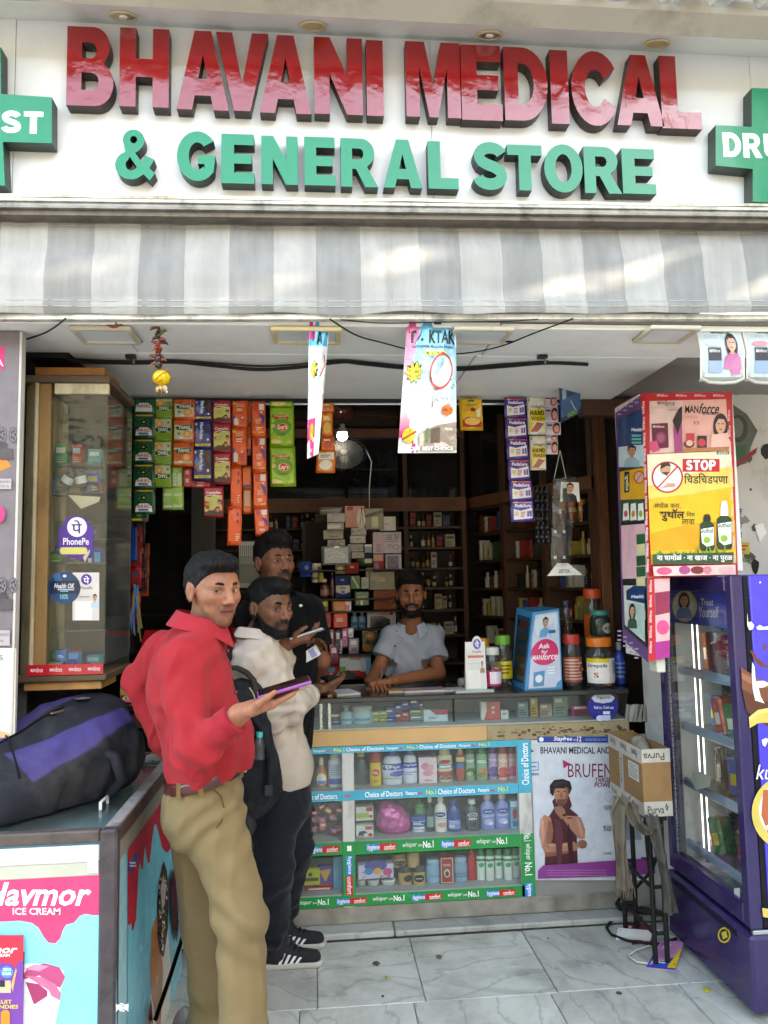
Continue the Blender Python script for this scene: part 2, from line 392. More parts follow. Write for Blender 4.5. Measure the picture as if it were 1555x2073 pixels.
# ---------------------------------------------------------------- heavy sign letters (own outlines, cap height 1)
def arc(cx,cy,rx,ry,a0,a1,n=9):
 return[(cx+rx*math.cos(math.radians(a0+(a1-a0)*i/n)),cy+ry*math.sin(math.radians(a0+(a1-a0)*i/n)))for i in range(n+1)]
def stroke(pts,w):
 L,R=[],[]
 for i,p in enumerate(pts):
  a=pts[max(i-1,0)];b=pts[min(i+1,len(pts)-1)]
  dx,dy=b[0]-a[0],b[1]-a[1];l=math.hypot(dx,dy)or 1
  ww=w[i]if hasattr(w,'__len__')else w
  L.append((p[0]-dy/l*ww/2,p[1]+dx/l*ww/2));R.append((p[0]+dy/l*ww/2,p[1]-dx/l*ww/2))
 return L+R[::-1]
T_=.25
GLY={'I':(.27,[[(0,0),(.27,0),(.27,1),(0,1)]]),'H':(.82,[[(0,0),(.27,0),(.27,.38),(.55,.38),(.55,0),(.82,0),(.82,1),(.55,1),(.55,.61),(.27,.61),(.27,1),(0,1)]]),'L':(.66,[[(0,0),(.66,0),(.66,.23),(.27,.23),(.27,1),(0,1)]]),'E':(.70,[[(0,0),(.70,0),(.70,.22),(.27,.22),(.27,.4),(.64,.4),(.64,.6),(.27,.6),(.27,.78),(.69,.78),(.69,1),(0,1)]]),'F':(.66,[[(0,0),(.27,0),(.27,.39),(.6,.39),(.6,.6),(.27,.6),(.27,.78),(.66,.78),(.66,1),(0,1)]]),'T':(.76,[[(.245,0),(.515,0),(.515,.77),(.76,.77),(.76,1),(0,1),(0,.77),(.245,.77)]]),'N':(.82,[[(0,0),(.26,0),(.26,.52),(.55,0),(.82,0),(.82,1),(.56,1),(.56,.5),(.27,1),(0,1)]]),'M':(.98,[[(0,0),(.24,0),(.24,.66),(.41,0),(.57,0),(.74,.66),(.74,0),(.98,0),(.98,1),(.64,1),(.49,.42),(.34,1),(0,1)]]),'V':(.90,[[(.31,0),(.59,0),(.90,1),(.62,1),(.45,.34),(.28,1),(0,1)]]),'A':(.96,[[(0,0),(.28,0),(.335,.18),(.625,.18),(.68,0),(.96,0),(.635,1),(.325,1)],[(.395,.39),(.48,.7),(.565,.39)]]),'K':(.84,[[(0,0),(.27,0),(.27,.3),(.37,.42),(.54,0),(.84,0),(.56,.6),(.82,1),(.52,1),(.27,.62),(.27,1),(0,1)]]),'U':(.82,[[(0,1),(0,.38)]+arc(.41,.36,.41,.36,180,360,12)+[(.82,1),(.55,1),(.55,.36)]+arc(.41,.36,.14,.15,0,-180,8)+[(.27,1)]]),'O':(.94,[arc(.47,.5,.47,.51,0,360,26)[:-1],arc(.47,.5,.2,.3,0,360,20)[:-1]]),'D':(.84,[[(0,0),(.36,0)]+arc(.36,.5,.48,.5,-90,90,14)+[(0,1)],[(.27,.22),(.27,.78),(.35,.78)]+arc(.35,.5,.22,.28,90,-90,10)]),'B':(.82,[[(0,0),(.50,0)]+arc(.50,.28,.32,.28,-90,62,9)+arc(.46,.75,.29,.25,-50,90,8)+[(0,1)],[(.26,.6),(.26,.8),(.42,.8)]+arc(.42,.7,.1,.1,90,-90,6),[(.26,.2),(.26,.42),(.44,.42)]+arc(.44,.31,.12,.11,90,-90,6)]),'P':(.76,[[(0,0),(.27,0),(.27,.36),(.44,.36)]+arc(.44,.68,.32,.32,-90,90,12)+[(0,1)],[(.27,.57),(.27,.79),(.42,.79)]+arc(.42,.68,.1,.11,90,-90,6)]),'R':(.88,[[(0,0),(.27,0),(.27,.37),(.36,.37),(.57,0),(.88,0),(.62,.42)]+arc(.48,.7,.32,.30,-55,90,10)+[(0,1)],[(.27,.57),(.27,.79),(.44,.79)]+arc(.44,.68,.1,.11,90,-90,6)]),'C':(.90,[stroke(arc(.46,.5,.335,.385,33,327,24),.262)]),'G':(.94,[arc(.47,.5,.47,.51,38,322,22)+[(.88,.52),(.48,.52),(.48,.34),(.63,.34),(.63,.25)]+arc(.47,.5,.2,.28,310,45,16)]),'S':(.80,[stroke(arc(.41,.72,.26,.165,12,200,10)+[(.2,.60),(.33,.53),(.5,.475),(.62,.4)]+arc(.39,.285,.275,.17,10,-172,10),.245)]),'&':(.92,[[(.92,.12),(.80,-.03),(.66,.09)]+arc(.36,.27,.36,.29,-46,-250,12)+[(.22,.60)]+arc(.42,.79,.25,.22,205,-40,14)+[(.52,.56),(.46,.53),(.62,.33),(.68,.48),(.90,.40),(.79,.22)],[(.33,.45),(.50,.24)]+arc(.37,.28,.13,.12,-40,-240,6),arc(.42,.80,.085,.08,0,360,8)[:-1]]),}
_gc={}
def glyph_mesh(ch,ext=.0):
 k=(ch,ext)
 if k not in _gc:
  c=bpy.data.curves.new('g','CURVE');c.dimensions='2D';c.fill_mode='BOTH';c.extrude=ext
  for pts in GLY[ch][1]:
   sp=c.splines.new('POLY');sp.points.add(len(pts)-1)
   for q,p in zip(sp.points,pts):q.co=(p[0],p[1],0,1)
   sp.use_cyclic_u=True
  o=bpy.data.objects.new('g',c);me=o.to_mesh()
  V=np.array([tuple(v.co)for v in me.vertices]);F=[tuple(p.vertices)for p in me.polygons];Nz=[p.normal.z for p in me.polygons]
  o.to_mesh_clear();bpy.data.objects.remove(o);bpy.data.curves.remove(c)
  _gc[k]=(V,F,Nz)
 return _gc[k]
_tc={}
def text_mesh(s,bold=0,shear=0):
 k=(s,bold,shear)
 if k not in _tc:
  if bold==9:
   V,F,x=[],[],0
   for ch in s:
    if ch==' ':x+=.35;continue
    g,f,nz=glyph_mesh(ch);o=len(V)
    V+=[(p[0]+x+shear*p[1],p[1])for p in g];F+=[tuple(i+o for i in q)for q in f];x+=GLY[ch][0]+.09
   V=np.array(V)
  else:
   c=bpy.data.curves.new('t','FONT');c.body=s;c.size=1;c.resolution_u=2 if len(s)>4 else 3;c.shear=shear
   c.offset=(0,.013,.022)[bold]
   o=bpy.data.objects.new('t',c);me=o.to_mesh()
   V=np.array([(v.co.x,v.co.y)for v in me.vertices]);F=[tuple(p.vertices)for p in me.polygons]
   o.to_mesh_clear();bpy.data.objects.remove(o);bpy.data.curves.remove(c)
  a=V.min(0);b=V.max(0)
  _tc[k]=((V-a)/(b-a),F,(b-a)[0]/(b-a)[1])
 return _tc[k]
# ---------------------------------------------------------------- flat print laid on real surfaces; (x, y) run 0..1 from the surface's top left
class Art:
 def __init__(s,mb,fn,m='print',step=.00018,sub=1):
  s.mb,s.fn,s.m,s.k,s.step,s.sub=mb,fn,m,0,step,sub
 def nxt(s):s.k+=1;return s.k*s.step+.0004
 def rect(s,x0,y0,x1,y1,col,m=None):
  d=s.nxt();n=s.sub
  s.mb.grid(lambda a,b:s.fn(x0+(x1-x0)*a,y1+(y0-y1)*b,d),n,n,col,m or s.m,n>1);return s
 def ell(s,cx,cy,rx,ry,col,n=20,m=None):
  d=s.nxt();P=[s.fn(cx,cy,d)]+[s.fn(cx+rx*math.cos(-2*math.pi*i/n),cy+ry*math.sin(-2*math.pi*i/n),d)for i in range(n)]
  s.mb.add(P,[(0,i+1,(i+1)%n+1)for i in range(n)],col,m or s.m);return s
 def poly(s,pts,col,m=None):
  d=s.nxt()
  if sum(pts[i][0]*pts[(i+1)%len(pts)][1]-pts[(i+1)%len(pts)][0]*pts[i][1]for i in range(len(pts)))>0:pts=pts[::-1]
  s.mb.add([s.fn(x,y,d)for x,y in pts],[tuple(range(len(pts)))],col,m or s.m);return s
 def line(s,pts,w,col,asp=1.0):
  q=stroke([(x,y*asp)for x,y in pts],w);d=s.nxt();n=len(pts)
  V=[s.fn(x,y/asp,d)for x,y in q]
  s.mb.add(V,[(i,i+1,2*n-2-i,2*n-1-i)for i in range(n-1)],col,s.m);return s
 def text(s,t,x0,y0,x1,y1,col,bold=1,shear=0,rot=0,m=None):
  V,F,_=text_mesh(t,bold,shear);d=s.nxt()
  if rot==90:P=[s.fn(x0+(x1-x0)*p[1],y0+(y1-y0)*p[0],d)for p in V]
  elif rot==-90:P=[s.fn(x1-(x1-x0)*p[1],y1-(y1-y0)*p[0],d)for p in V]
  elif rot==180:P=[s.fn(x1-(x1-x0)*p[0],y0+(y1-y0)*p[1],d)for p in V]
  else:P=[s.fn(x0+(x1-x0)*p[0],y1-(y1-y0)*p[1],d)for p in V]
  s.mb.add(P,F,col,m or s.m);return s
 def lines(s,x0,y0,x1,y1,n,col,r=None):
  r=r or random
  for i in range(n):
   y=y0+(y1-y0)*(i+.2)/n;s.rect(x0,y,x1-(x1-x0)*r.random()*.35,y+(y1-y0)/n*.5,col)
  return s
 def fig(s,x,y,w,h,skin,hair,top,long=True):
# a small printed portrait: hair, face, neck, shoulders
  if long:s.ell(x+w*.5,y+h*.34,w*.34,h*.36,hair)
  s.poly([(x,y+h),(x+w*.08,y+h*.68),(x+w*.36,y+h*.55),(x+w*.64,y+h*.55),(x+w*.92,y+h*.68),(x+w,y+h)],top)
  s.rect(x+w*.4,y+h*.42,x+w*.6,y+h*.6,skin)
  s.ell(x+w*.5,y+h*.28,w*.24,h*.24,skin)
  s.poly([(x+w*.24,y+h*.3),(x+w*.27,y+h*.1),(x+w*.5,y-h*.02),(x+w*.75,y+h*.1),(x+w*.77,y+h*.3),(x+w*.66,y+h*.14),(x+w*.4,y+h*.13)],hair)
  s.rect(x+w*.36,y+h*.25,x+w*.46,y+h*.275,hair);s.rect(x+w*.54,y+h*.25,x+w*.64,y+h*.275,hair)
  s.ell(x+w*.5,y+h*.41,w*.08,h*.02,'#a04a42',8);return s
def plane(o,U,V,W,Hh):
 o,U,V=Vector(o),Vector(U).normalized(),Vector(V).normalized();Nn=U.cross(V)
 return lambda x,y,d:o+U*(x*W)+V*((1-y)*Hh)+Nn*d
def front(x0,z0,W,Hh,Y):return plane((x0,Y,z0),(1,0,0),(0,0,1),W,Hh)
def round_face(cx,cy,z0,r,Hh,a0=-70,a1=70):
 def fn(x,y,d):
  a=math.radians(a0+(a1-a0)*x)
  return Vector((cx+(r+d)*math.sin(a),cy-(r+d)*math.cos(a),z0+(1-y)*Hh))
 return fn
def quadface(tl,tr,br,bl):
 tl,tr,br,bl=map(Vector,(tl,tr,br,bl));Nn=(tr-tl).cross(tl-bl).normalized()
 return lambda x,y,d:(tl*(1-x)+tr*x)*(1-y)+(bl*(1-x)+br*x)*y+Nn*d
# ================================================================ THE SETTING
Y_SIGN,Y_FRONT,Z_SOF=2.52,3.60,2.376
# ground sheet to the horizon (a tarred lane behind the viewer) and the paved front of the shop
mb=MB();mb.box((-150,-150,-.3),(150,.55,-.06),'#98948c','matte');struct('road',mb)
mb=MB();mb.box((-8,.55,-.3),(8,9,-.012),'#8f8a80','matte');fl=struct('floor',mb)
# marble slabs, each its own piece; joints left open
def slab(x0,x1,y0,y1,z=.0,c='#b9bab4'):
 m=MB();zz=z+random.uniform(-.0012,.0012)
 m.box((x0,y0,z-.02),(x1,y1,zz),c,'marble',.0025);return m
G=.003
rows=[(.6,1.2),(1.2,1.8),(1.8,2.42),(2.42,2.98),(2.98,3.5)]
for ri,(ya,yb)in enumerate(rows):
 off=(-.02,.2,.10,.02,.18)[ri]
 xs=[-2.6,-2.0,-1.4,-.72+off*.3,-.08+off*.4,.34+off*.3,.86+off*.2,1.36+off*.3,1.98,2.6]
 for xa,xb in zip(xs[:-1],xs[1:]):
  if xb<-1.2 or xa>2.3:continue
  mk('floor_tile',slab(xa+G/2,xb-G/2,ya+G/2,yb-G/2,0,random.choice(['#c6c5bb','#bfbdb3','#cfcdc3','#b8b6ac'])),fl,None)
# marble ledge under the counter
lg=MB();lg.box((-1.2,3.505,0),(.33,3.80,.028),'#b4b6b0','marble',.006);lo=struct('ledge',lg)
m2=MB();m2.box((.334,3.505,0),(1.75,3.80,.026),'#a9aaa4','marble',.006);mk('ledge_slab',m2,lo)
# shop walls (inside) and ceiling
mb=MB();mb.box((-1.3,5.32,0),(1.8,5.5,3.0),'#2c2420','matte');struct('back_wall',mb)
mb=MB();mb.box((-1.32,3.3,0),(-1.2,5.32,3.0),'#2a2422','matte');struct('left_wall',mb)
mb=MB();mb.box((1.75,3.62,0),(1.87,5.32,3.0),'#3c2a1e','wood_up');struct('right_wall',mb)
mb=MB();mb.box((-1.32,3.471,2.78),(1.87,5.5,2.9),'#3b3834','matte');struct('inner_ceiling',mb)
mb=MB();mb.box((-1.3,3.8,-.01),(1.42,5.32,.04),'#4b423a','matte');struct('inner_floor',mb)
# soffit over the pavement: painted panels with open joints
def soffit_panel(x0,x1,y0,y1,z,c='#e6e4df'):
 m=MB();m.box((x0,y0,z),(x1,y1,z+.018),c,'ceilpaint',.002);return m
so=MB();so.box((-2.6,2.44,2.40),(2.9,3.44,2.44),'#8f8b84','ceilpaint');sof=struct('soffit',so)
for(a,b,c,d)in((-2.6,-.62,2.43,2.74),(-.616,.62,2.43,2.74),(.624,2.9,2.43,2.74),(-.86,.60,2.746,3.42),(.604,1.38,2.746,3.42)):
 mk('ceiling_panel',soffit_panel(a,b,c,d,Z_SOF+random.uniform(0,.004)),sof)
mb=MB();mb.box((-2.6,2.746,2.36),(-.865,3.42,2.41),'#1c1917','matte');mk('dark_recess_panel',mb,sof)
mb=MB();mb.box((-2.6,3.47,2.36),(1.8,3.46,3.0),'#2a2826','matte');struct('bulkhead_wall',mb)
# square ceiling lights, unlit
for i,(pts,lab)in enumerate(((((140,661),(265,661),(283,690),(168,692)),'square white ceiling light with loose frame, nearest the grey poster panel on the left'),(((548,662),(640,662),(640,690),(552,692)),'square ceiling light with cream frame, half behind the narrow hanging bag'),(((925,662),(1042,662),(1022,692),(900,692)),'square ceiling light with cracked rim beside the wide hanging bag'),(((1318,660),(1412,660),(1396,686),(1280,690)),'square ceiling light with crumbling edge beside the hanging display trays'))):
 P=[at(px,py,Z=Z_SOF-.006)for px,py in pts]
 x0=min(P[0].x,P[3].x)*.5+max(P[0].x,P[3].x)*.5;x1=(P[1].x+P[2].x)/2;ya,yb=P[0].y,P[3].y
 if i==1:x1=x0+(yb-ya)*1.5
 t=thing('ceiling_light',lab,'ceiling light',((x0+x1)/2,(ya+yb)/2,Z_SOF-.03),'square lights in the soffit')
 f=MB();w=.018
 for(a,b,c,d)in((x0,x1,ya,ya+w),(x0,x1,yb-w,yb),(x0,x0+w,ya+w,yb-w),(x1-w,x1,ya+w,yb-w)):
  f.box((a,c,Z_SOF-.016),(b,d,Z_SOF-.001),'#b9b09c' if i!=1 else '#cbbb92','ceilpaint',.003)
 mk('frame',f,t)
 d=MB();d.box((x0+w,ya+w,Z_SOF-.01),(x1-w,yb-w,Z_SOF-.001),'#cfd2d4','plastic');mk('diffuser',d,t)
 g=MB();mrk=random.Random(i)
 for k in range(7):
  xx=x0+(x1-x0)*mrk.random();g.box((xx,yb,Z_SOF-.004),(xx+.03*mrk.random()+.01,yb+.012*mrk.random()+.003,Z_SOF-.001),'#6a6258','matte')
 mk('putty_edge',g,t,kind='stuff')
# ---------------------------------------------------------------- shop sign
sg=thing('shop_sign','wide white shop sign with raised red and green letters above the striped awning','sign',(.3,Y_SIGN,2.8))
mb=MB()
for a,b in((-2.4,-.98),(-.978,.42),(.422,1.60),(1.602,2.9)):
 mb.box((a,Y_SIGN,2.74),(b,Y_SIGN+.02,3.50),'#d6d8da','ceilpaint',.001)
mk('panel',mb,sg)
def sign_letters(txt,boxes,face,side,ext=.045,m='acrylic'):
# boxes: pixel quad per letter (x0,x1 at mid height) and baseline/cap lines taken from the wall plane
 for ch,(xa,za,xb,zb)in zip(txt,boxes):
  V,F,Nz=glyph_mesh(ch,.5);w=GLY[ch][0]
  mn=V.min(0);mx_=V.max(0)
  q=MB();vs=[]
  for p in V:
   u=(p[0]-mn[0])/(mx_[0]-mn[0]);v=(p[1]-mn[1])/(mx_[1]-mn[1])
   yy=Y_SIGN-.004-ext*(.5+p[2])
   vs.append((xa+(xb-xa)*u,yy,za+(zb-za)*v))
  fr=[f for f,n in zip(F,Nz)if n>.5];sd=[f for f,n in zip(F,Nz)if n<=.5]
  q.add(vs,fr,face,m);q.add(vs,sd,side,'paint')
  mk('letter',q,sg)
def L_(px0,py_top,px1,py_bot):
 yf=Y_SIGN-.05
 a=at(px0,(py_top+py_bot)/2,Y=yf);b=at(px1,(py_top+py_bot)/2,Y=yf)
 t=at((px0+px1)/2,py_top,Y=yf);bo=at((px0+px1)/2,py_bot,Y=yf)
 return(a.x,bo.z,b.x,t.z)
red=[(135,54,230,214),(242,57,342,216),(358,62,463,222),(437,66,543,224),(526,71,630,229),(636,76,734,231),(742,81,776,234),(822,85,932,237),(934,91,1016,243),(1021,96,1109,244),(1115,101,1151,250),(1157,103,1246,254),(1247,111,1342,254),(1338,114,1418,260)]
sign_letters('BHAVANIMEDICAL',[L_(*r)for r in red],'#8a1418','#33251f')
grn=[(233,262,314,364),(358,265,436,366),(448,271,515,371),(529,275,603,373),(616,277,679,375),(690,280,765,378),(776,282,854,380),(867,286,928,382),(958,287,1026,384),(1028,293,1098,385),(1102,292,1180,389),(1183,297,1258,391),(1260,301,1327,392)]
sign_letters('&GENERALSTORE',[L_(*r)for r in grn],'#02825f','#1a2422',m='acrylic_green')
def cross(name,lab,poly_px,txt,tb,ext=.055):
 yf=Y_SIGN-.06
 P=[at(x,y,Y=yf)for x,y in poly_px]
 t=thing(name,lab,'sign',(sum(p.x for p in P)/len(P),Y_SIGN,min(p.z for p in P)),'green cross signs')
 fr=(Vector((0,yf,0)),Vector((1,0,0)),Vector((0,0,1)))
 m=MB();m.prism([(p.x,p.z)for p in P],fr,ext,'#04805c','acrylic_green','#2c3a34','paint');mk('cross_body',m,t)
 q=MB();a=at(tb[0],tb[3],Y=yf);b=at(tb[2],tb[1],Y=yf)
 Art(q,front(a.x,a.z,b.x-a.x,b.z-a.z,yf)).text(txt,0,0,1,1,'#f2f4f2',9);mk('lettering',q,t)
cross('cross_sign','green cross sign cut by the left edge, lettered IST in white',[(-180,90),(2,96),(2,190),(105,197),(105,290),(6,287),(10,376),(-170,370),(-170,285),(-290,280),(-290,175),(-180,180)],'CHEMIST',(-215,226,88,262))
cross('cross_sign','green cross sign at the right edge, lettered DRUG in white',[(1522,178),(1720,184),(1720,258),(1830,262),(1830,350),(1724,346),(1726,420),(1524,408),(1524,342),(1449,335),(1449,253),(1522,257)],'DRUGGIST',(1465,278,1758,318))
# soffit above the sign, its front beam, four downlights
zb,yb_,zf,yf_=3.47,2.54,3.40,2.335
mb=MB();mb.add([(-2.4,yb_,zb),(2.9,yb_,zb-.03),(2.9,yf_,zf-.03),(-2.4,yf_,zf),(-2.4,yb_,zb+.1),(2.9,yb_,zb+.1),(2.9,yf_,zf+.1),(-2.4,yf_,zf+.1)],[(0,1,2,3),(4,7,6,5),(0,3,7,4),(1,5,6,2),(3,2,6,7),(0,4,5,1)],'#dddcd8','ceilpaint')
struct('sign_soffit',mb)
mb=MB();mb.add([(-2.4,2.333,3.385),(2.9,2.333,3.355),(2.9,2.27,3.39),(-2.4,2.27,3.42),(-2.4,2.333,3.5),(2.9,2.333,3.47),(2.9,2.27,3.5),(-2.4,2.27,3.53)],[(0,1,2,3),(4,7,6,5),(0,3,7,4),(1,5,6,2),(3,2,6,7),(0,4,5,1)],'#a39c92','plaster')
struct('eaves_beam',mb)
for i,(px,py,lab)in enumerate(((250,17,'round recessed downlight with pale lamp above the letters BH'),(634,40,'round recessed downlight with dark empty socket above the letter N'),(991,64,'round recessed downlight with pale lamp and rusty rim above the letters ED'),(1330,83,'round recessed downlight with blank face above the letters AL'))):
 dd=at(px,py,Y=2.44);s_=(zb-zf)/(yb_-yf_);zc=zf+(2.44-yf_)*s_-.0057*(dd.x+2.4)
 c=Vector((dd.x,2.44,zc-.002));n_=Vector((0,s_,-1)).normalized()
 t=thing('downlight',lab,'downlight',c,'downlights over the sign')
 m=MB();m.lathe([(.046,0),(.046,.004),(.036,.006),(.034,.0)],c,'#c9b38a','paint',24,axis=n_,cap=False);mk('rim',m,t)
 m=MB();m.lathe([(.035,.003),(.026,-.002),(.02,-.001)],c,'#b8a27c' if i%2 else '#d9d6cc','metal' if i%2==0 else 'paint',20,axis=n_)
 mk('reflector',m,t)
 if i in(0,2):
  m=MB();m.lathe([(.016,0),(.012,.006)],c,'#f4efe2','gloss',14,axis=n_);mk('lamp',m,t)
 elif i==1:
  m=MB();m.lathe([(.02,.0005),(.019,.002)],c,'#7d745f','matte',14,axis=n_);mk('socket',m,t)
# corrugated sheet roof climbing from the eaves out over the lane
rt=thing('sheet_roof','grey corrugated sheet roof rising from the eaves above the sign','roof',(.4,2.26,3.45))
pit=.168
def roof_sheet(xa,xb,dz):
 prof=[]
 x=xa
 while x<xb-1e-6:
  for dx,z in((0,0),(.055,0),(.078,.036),(.145,.036)):prof.append((x+dx,z))
  x+=pit
 prof.append((xb,0));m=MB()
 A=[Vector((x,2.262,3.437+z-.0057*(x+2.4)+dz))for x,z in prof];B=[Vector((x+.13,2.075,3.437+.056+z-.0057*(x+2.4)+dz))for x,z in prof]
 n=len(prof);m.add(A+B,[(i,i+1,n+i+1,n+i)for i in range(n-1)],'#b5b5b2','worn_metal')
 T=[p+Vector((0,0,.0015))for p in A+B];m.add(T,[(i+1,i,n+i,n+i+1)for i in range(n-1)],'#a9a9a6','worn_metal')
 return m
for k in range(5):
 xa=-2.55+k*pit*6
 mk('sheet',roof_sheet(xa,xa+pit*6+(.05 if k<4 else 0),.002*(k%2)),rt)
# ---------------------------------------------------------------- rolled awning: case, valance, front bar
aw=thing('awning','faded grey and white striped awning valance under its dirty metal case','awning',(.3,2.40,2.38))
def tilt(x):return.013*(x+1.0)
def extr(m,prof,x0,x1,n,col,mt,wob=0):
 r=[[Vector((x0+(x1-x0)*k/n,y,z+tilt(x0+(x1-x0)*k/n)+(mnoise.noise(Vector((k*.9,y*3,z*7)))*wob)))for y,z in prof]for k in range(n+1)]
 m.rings(r,col,mt,False)
m=MB();extr(m,[(2.515,2.742),(2.515,2.757),(2.34,2.75),(2.335,2.738)],-1.9,2.5,30,'#cbc4ae','peel',.006);mk('case_cover',m,aw)
m=MB()
for k,(z0,z1,y0,c)in enumerate(((2.727,2.737,2.336,'#b9b6ae'),(2.716,2.726,2.344,'#a9a6a0'),(2.707,2.715,2.339,'#8e8a83'),(2.690,2.706,2.352,'#6f665c'))):
 extr(m,[(y0,z0),(y0,z1),(2.47,z1),(2.47,z0)],-1.9,2.5,12,c,'worn_metal')
mk('case',m,aw)
zt,zbm=2.688,2.386
edges=[at(px,550,Y=2.395).x for px in(-190,-95,0,95,190,283,375,465,555,640,730,785,849,931,1015,1096,1180,1259,1340,1420,1505,1590,1675,1760)]
whites=[0,1,0,1,0,1,0,1,0,1,0,1,1,0,1,0,1,0,1,0,1,0,1,0]
def val_pt(x,v):
 z=zt+(zbm-zt)*v+tilt(x)
 y=2.405-.012*math.sin(v*math.pi)-.03*v+.008*mnoise.noise(Vector((x*4,v*2.5,1)))+.005*mnoise.noise(Vector((x*14,v*6,4)))+.003*math.sin(v*9+x*2)
 if v>.86:y-=.006*math.sin((v-.86)/.14*math.pi)+.004
 if v>.99:z+=.009*mnoise.noise(Vector((x*5,0,9)))
 return Vector((x,y,z))
m=MB()
for k in range(len(edges)-1):
 a,b=edges[k],edges[k+1]
 cc='#cfcac2' if not(k+1)%2==0 else '#969799'
 cc='#a6a4a0' if(k in(2,4,6,8,10,11,13,15,17,19,21,0))else '#8b8a88'
 m.grid(lambda u,v,a=a,b=b:val_pt(a+(b-a)*u,1-v),5,26,cc,'awning_cloth')
mk('valance',m,aw)
m=MB()
for z_,w_ in((.03,.0022),(.865,.003),(.93,.003)):
 for k in range(60):
  xa=-1.7+k*.07
  p,q=val_pt(xa,z_),val_pt(xa+.055,z_)
  m.quad(p+Vector((0,-.0015,-w_/2)),q+Vector((0,-.0015,-w_/2)),q+Vector((0,-.0015,w_/2)),p+Vector((0,-.0015,w_/2)),'#a7a39b','cloth')
sx=at(792,550,Y=2.39).x
for k in range(24):
 for dx in(-.014,.0):
  p=val_pt(sx+dx,.03+k*.04)+Vector((0,-.0018,0));m.quad(p,p+Vector((.002,0,0)),p+Vector((.002,0,.009)),p+Vector((0,0,.009)),'#9c9a94','cloth')
mk('stitching',m,aw)
m=MB();extr(m,[(2.385,2.372),(2.385,2.388),(2.41,2.388),(2.41,2.372)],-1.9,2.5,8,'#cfcac0','worn_metal');mk('front_bar',m,aw)
# ---------------------------------------------------------------- what stands across the lane (behind the viewer), shown in glass; an added blocker at right shapes the sun
ob=thing('apartment_building','plain cream apartment block standing across the lane from the shop','building',(0,-15,0))
m=MB();m.box((-26,-21,-.1),(20,-15,7.6),'#c9b89c','plaster');mk('wall',m,ob)
m=MB();m.box((-26,-15.25,7.6),(20,-14.99,8.1),'#b3a48c','plaster',.02);mk('parapet',m,ob)
for fz in(1.0,4.4):
 for k in range(8):
  x=-18+k*4.3
  w=MB();w.box((x,-15.03,fz),(x+1.5,-14.985,fz+1.5),'#6b6a66','paint');wo=mk('window',w,ob)
  p=MB();p.box((x+.08,-14.984,fz+.08),(x+1.42,-14.98,fz+1.42),'#1e2427','gloss');mk('pane',p,wo)
nb=thing('streak_blocker','added unseen slotted wall right of the shop, shaping sun streaks on the awning','building',(6.2,0,0))  # added out-of-view wall: blocks the low sun except through aimed slots
NX=6.0
def ray_hit(x,z):
 k=(NX-x)/_sd.x;return 2.4+_sd.y*k,z+_sd.z*k
gaps=[]  # slots traced back along the sun rays, so streaks land on the awning
for x0,x1,z0,z1 in((-1.0,-.78,2.44,2.54),(-.45,-.2,2.40,2.48),(.02,.3,2.5,2.62),(.48,.72,2.42,2.5),(.72,1.02,2.46,2.56),(.92,1.2,2.56,2.62),(1.2,1.36,2.42,2.5),(1.32,1.6,2.46,2.58),(1.42,1.62,2.6,2.66)):
 ya,za=ray_hit(x0,z0);yb2,zb2=ray_hit(x1,z1);zm=(za+zb2)/2;h=abs(z1-z0)*.42
 gaps.append((min(ya,yb2),max(ya,yb2),zm-h,zm+h))
ys=sorted({-5.0,3.4,*[g[0]for g in gaps],*[g[1]for g in gaps]})
m=MB()
for ya,yb2 in zip(ys[:-1],ys[1:]):
 cuts=sorted([(g[2],g[3])for g in gaps if g[0]<(ya+yb2)/2<g[1]]);z=0
 for c0,c1 in cuts+[(9.0,9.0)]:
  if c0>z:m.box((NX,ya,z),(NX+.12,yb2,c0),'#a59d90','plaster')
  z=max(z,c1)
mk('wall',m,nb)
m=MB();m.box((NX,-5,9.0),(NX+3,3.4,9.2),'#a59d90','plaster');mk('blocker_cap',m,nb)
tr=thing('street_tree','leafy street tree growing across the lane','tree',(-7.4,-12.2,-.06))
TX,TY=-7.4,-12.0
m=MB();m.tube([(TX,TY,-.1),(TX+.1,TY,2),(TX-.1,TY,4),(TX,TY,5.6)],[.2,.16,.13,.06],'#4a3a2c','matte')
mk('trunk',m,tr)
m=MB()
for k in range(6):
 a=k*1.05;m.tube([(TX,TY,3+k*.3),(TX+1.3*math.cos(a),TY+1.2*math.sin(a),4.6+.3*k)],[.07,.02],'#4a3a2c','matte',6)
mk('limbs',m,tr,kind='stuff')
m=MB();rr=random.Random(5)
for cl in range(60):
 cx,cy,cz=TX+rr.gauss(0,1.5),TY+rr.gauss(0,1.2),5.6+rr.gauss(0,.95)
 for k in range(24):
  p=Vector((cx+rr.gauss(0,.28),cy+rr.gauss(0,.28),cz+rr.gauss(0,.22)));u=Vector((rr.gauss(0,1),rr.gauss(0,1),rr.gauss(0,.6))).normalized()*.1;v=u.orthogonal().normalized()*.045
  m.add([p-u,p+v,p+u,p-v],[(0,1,2,3)],rr.choice(['#33481f','#2b3f1a','#425a26']),'leaf')
mk('crown',m,tr)
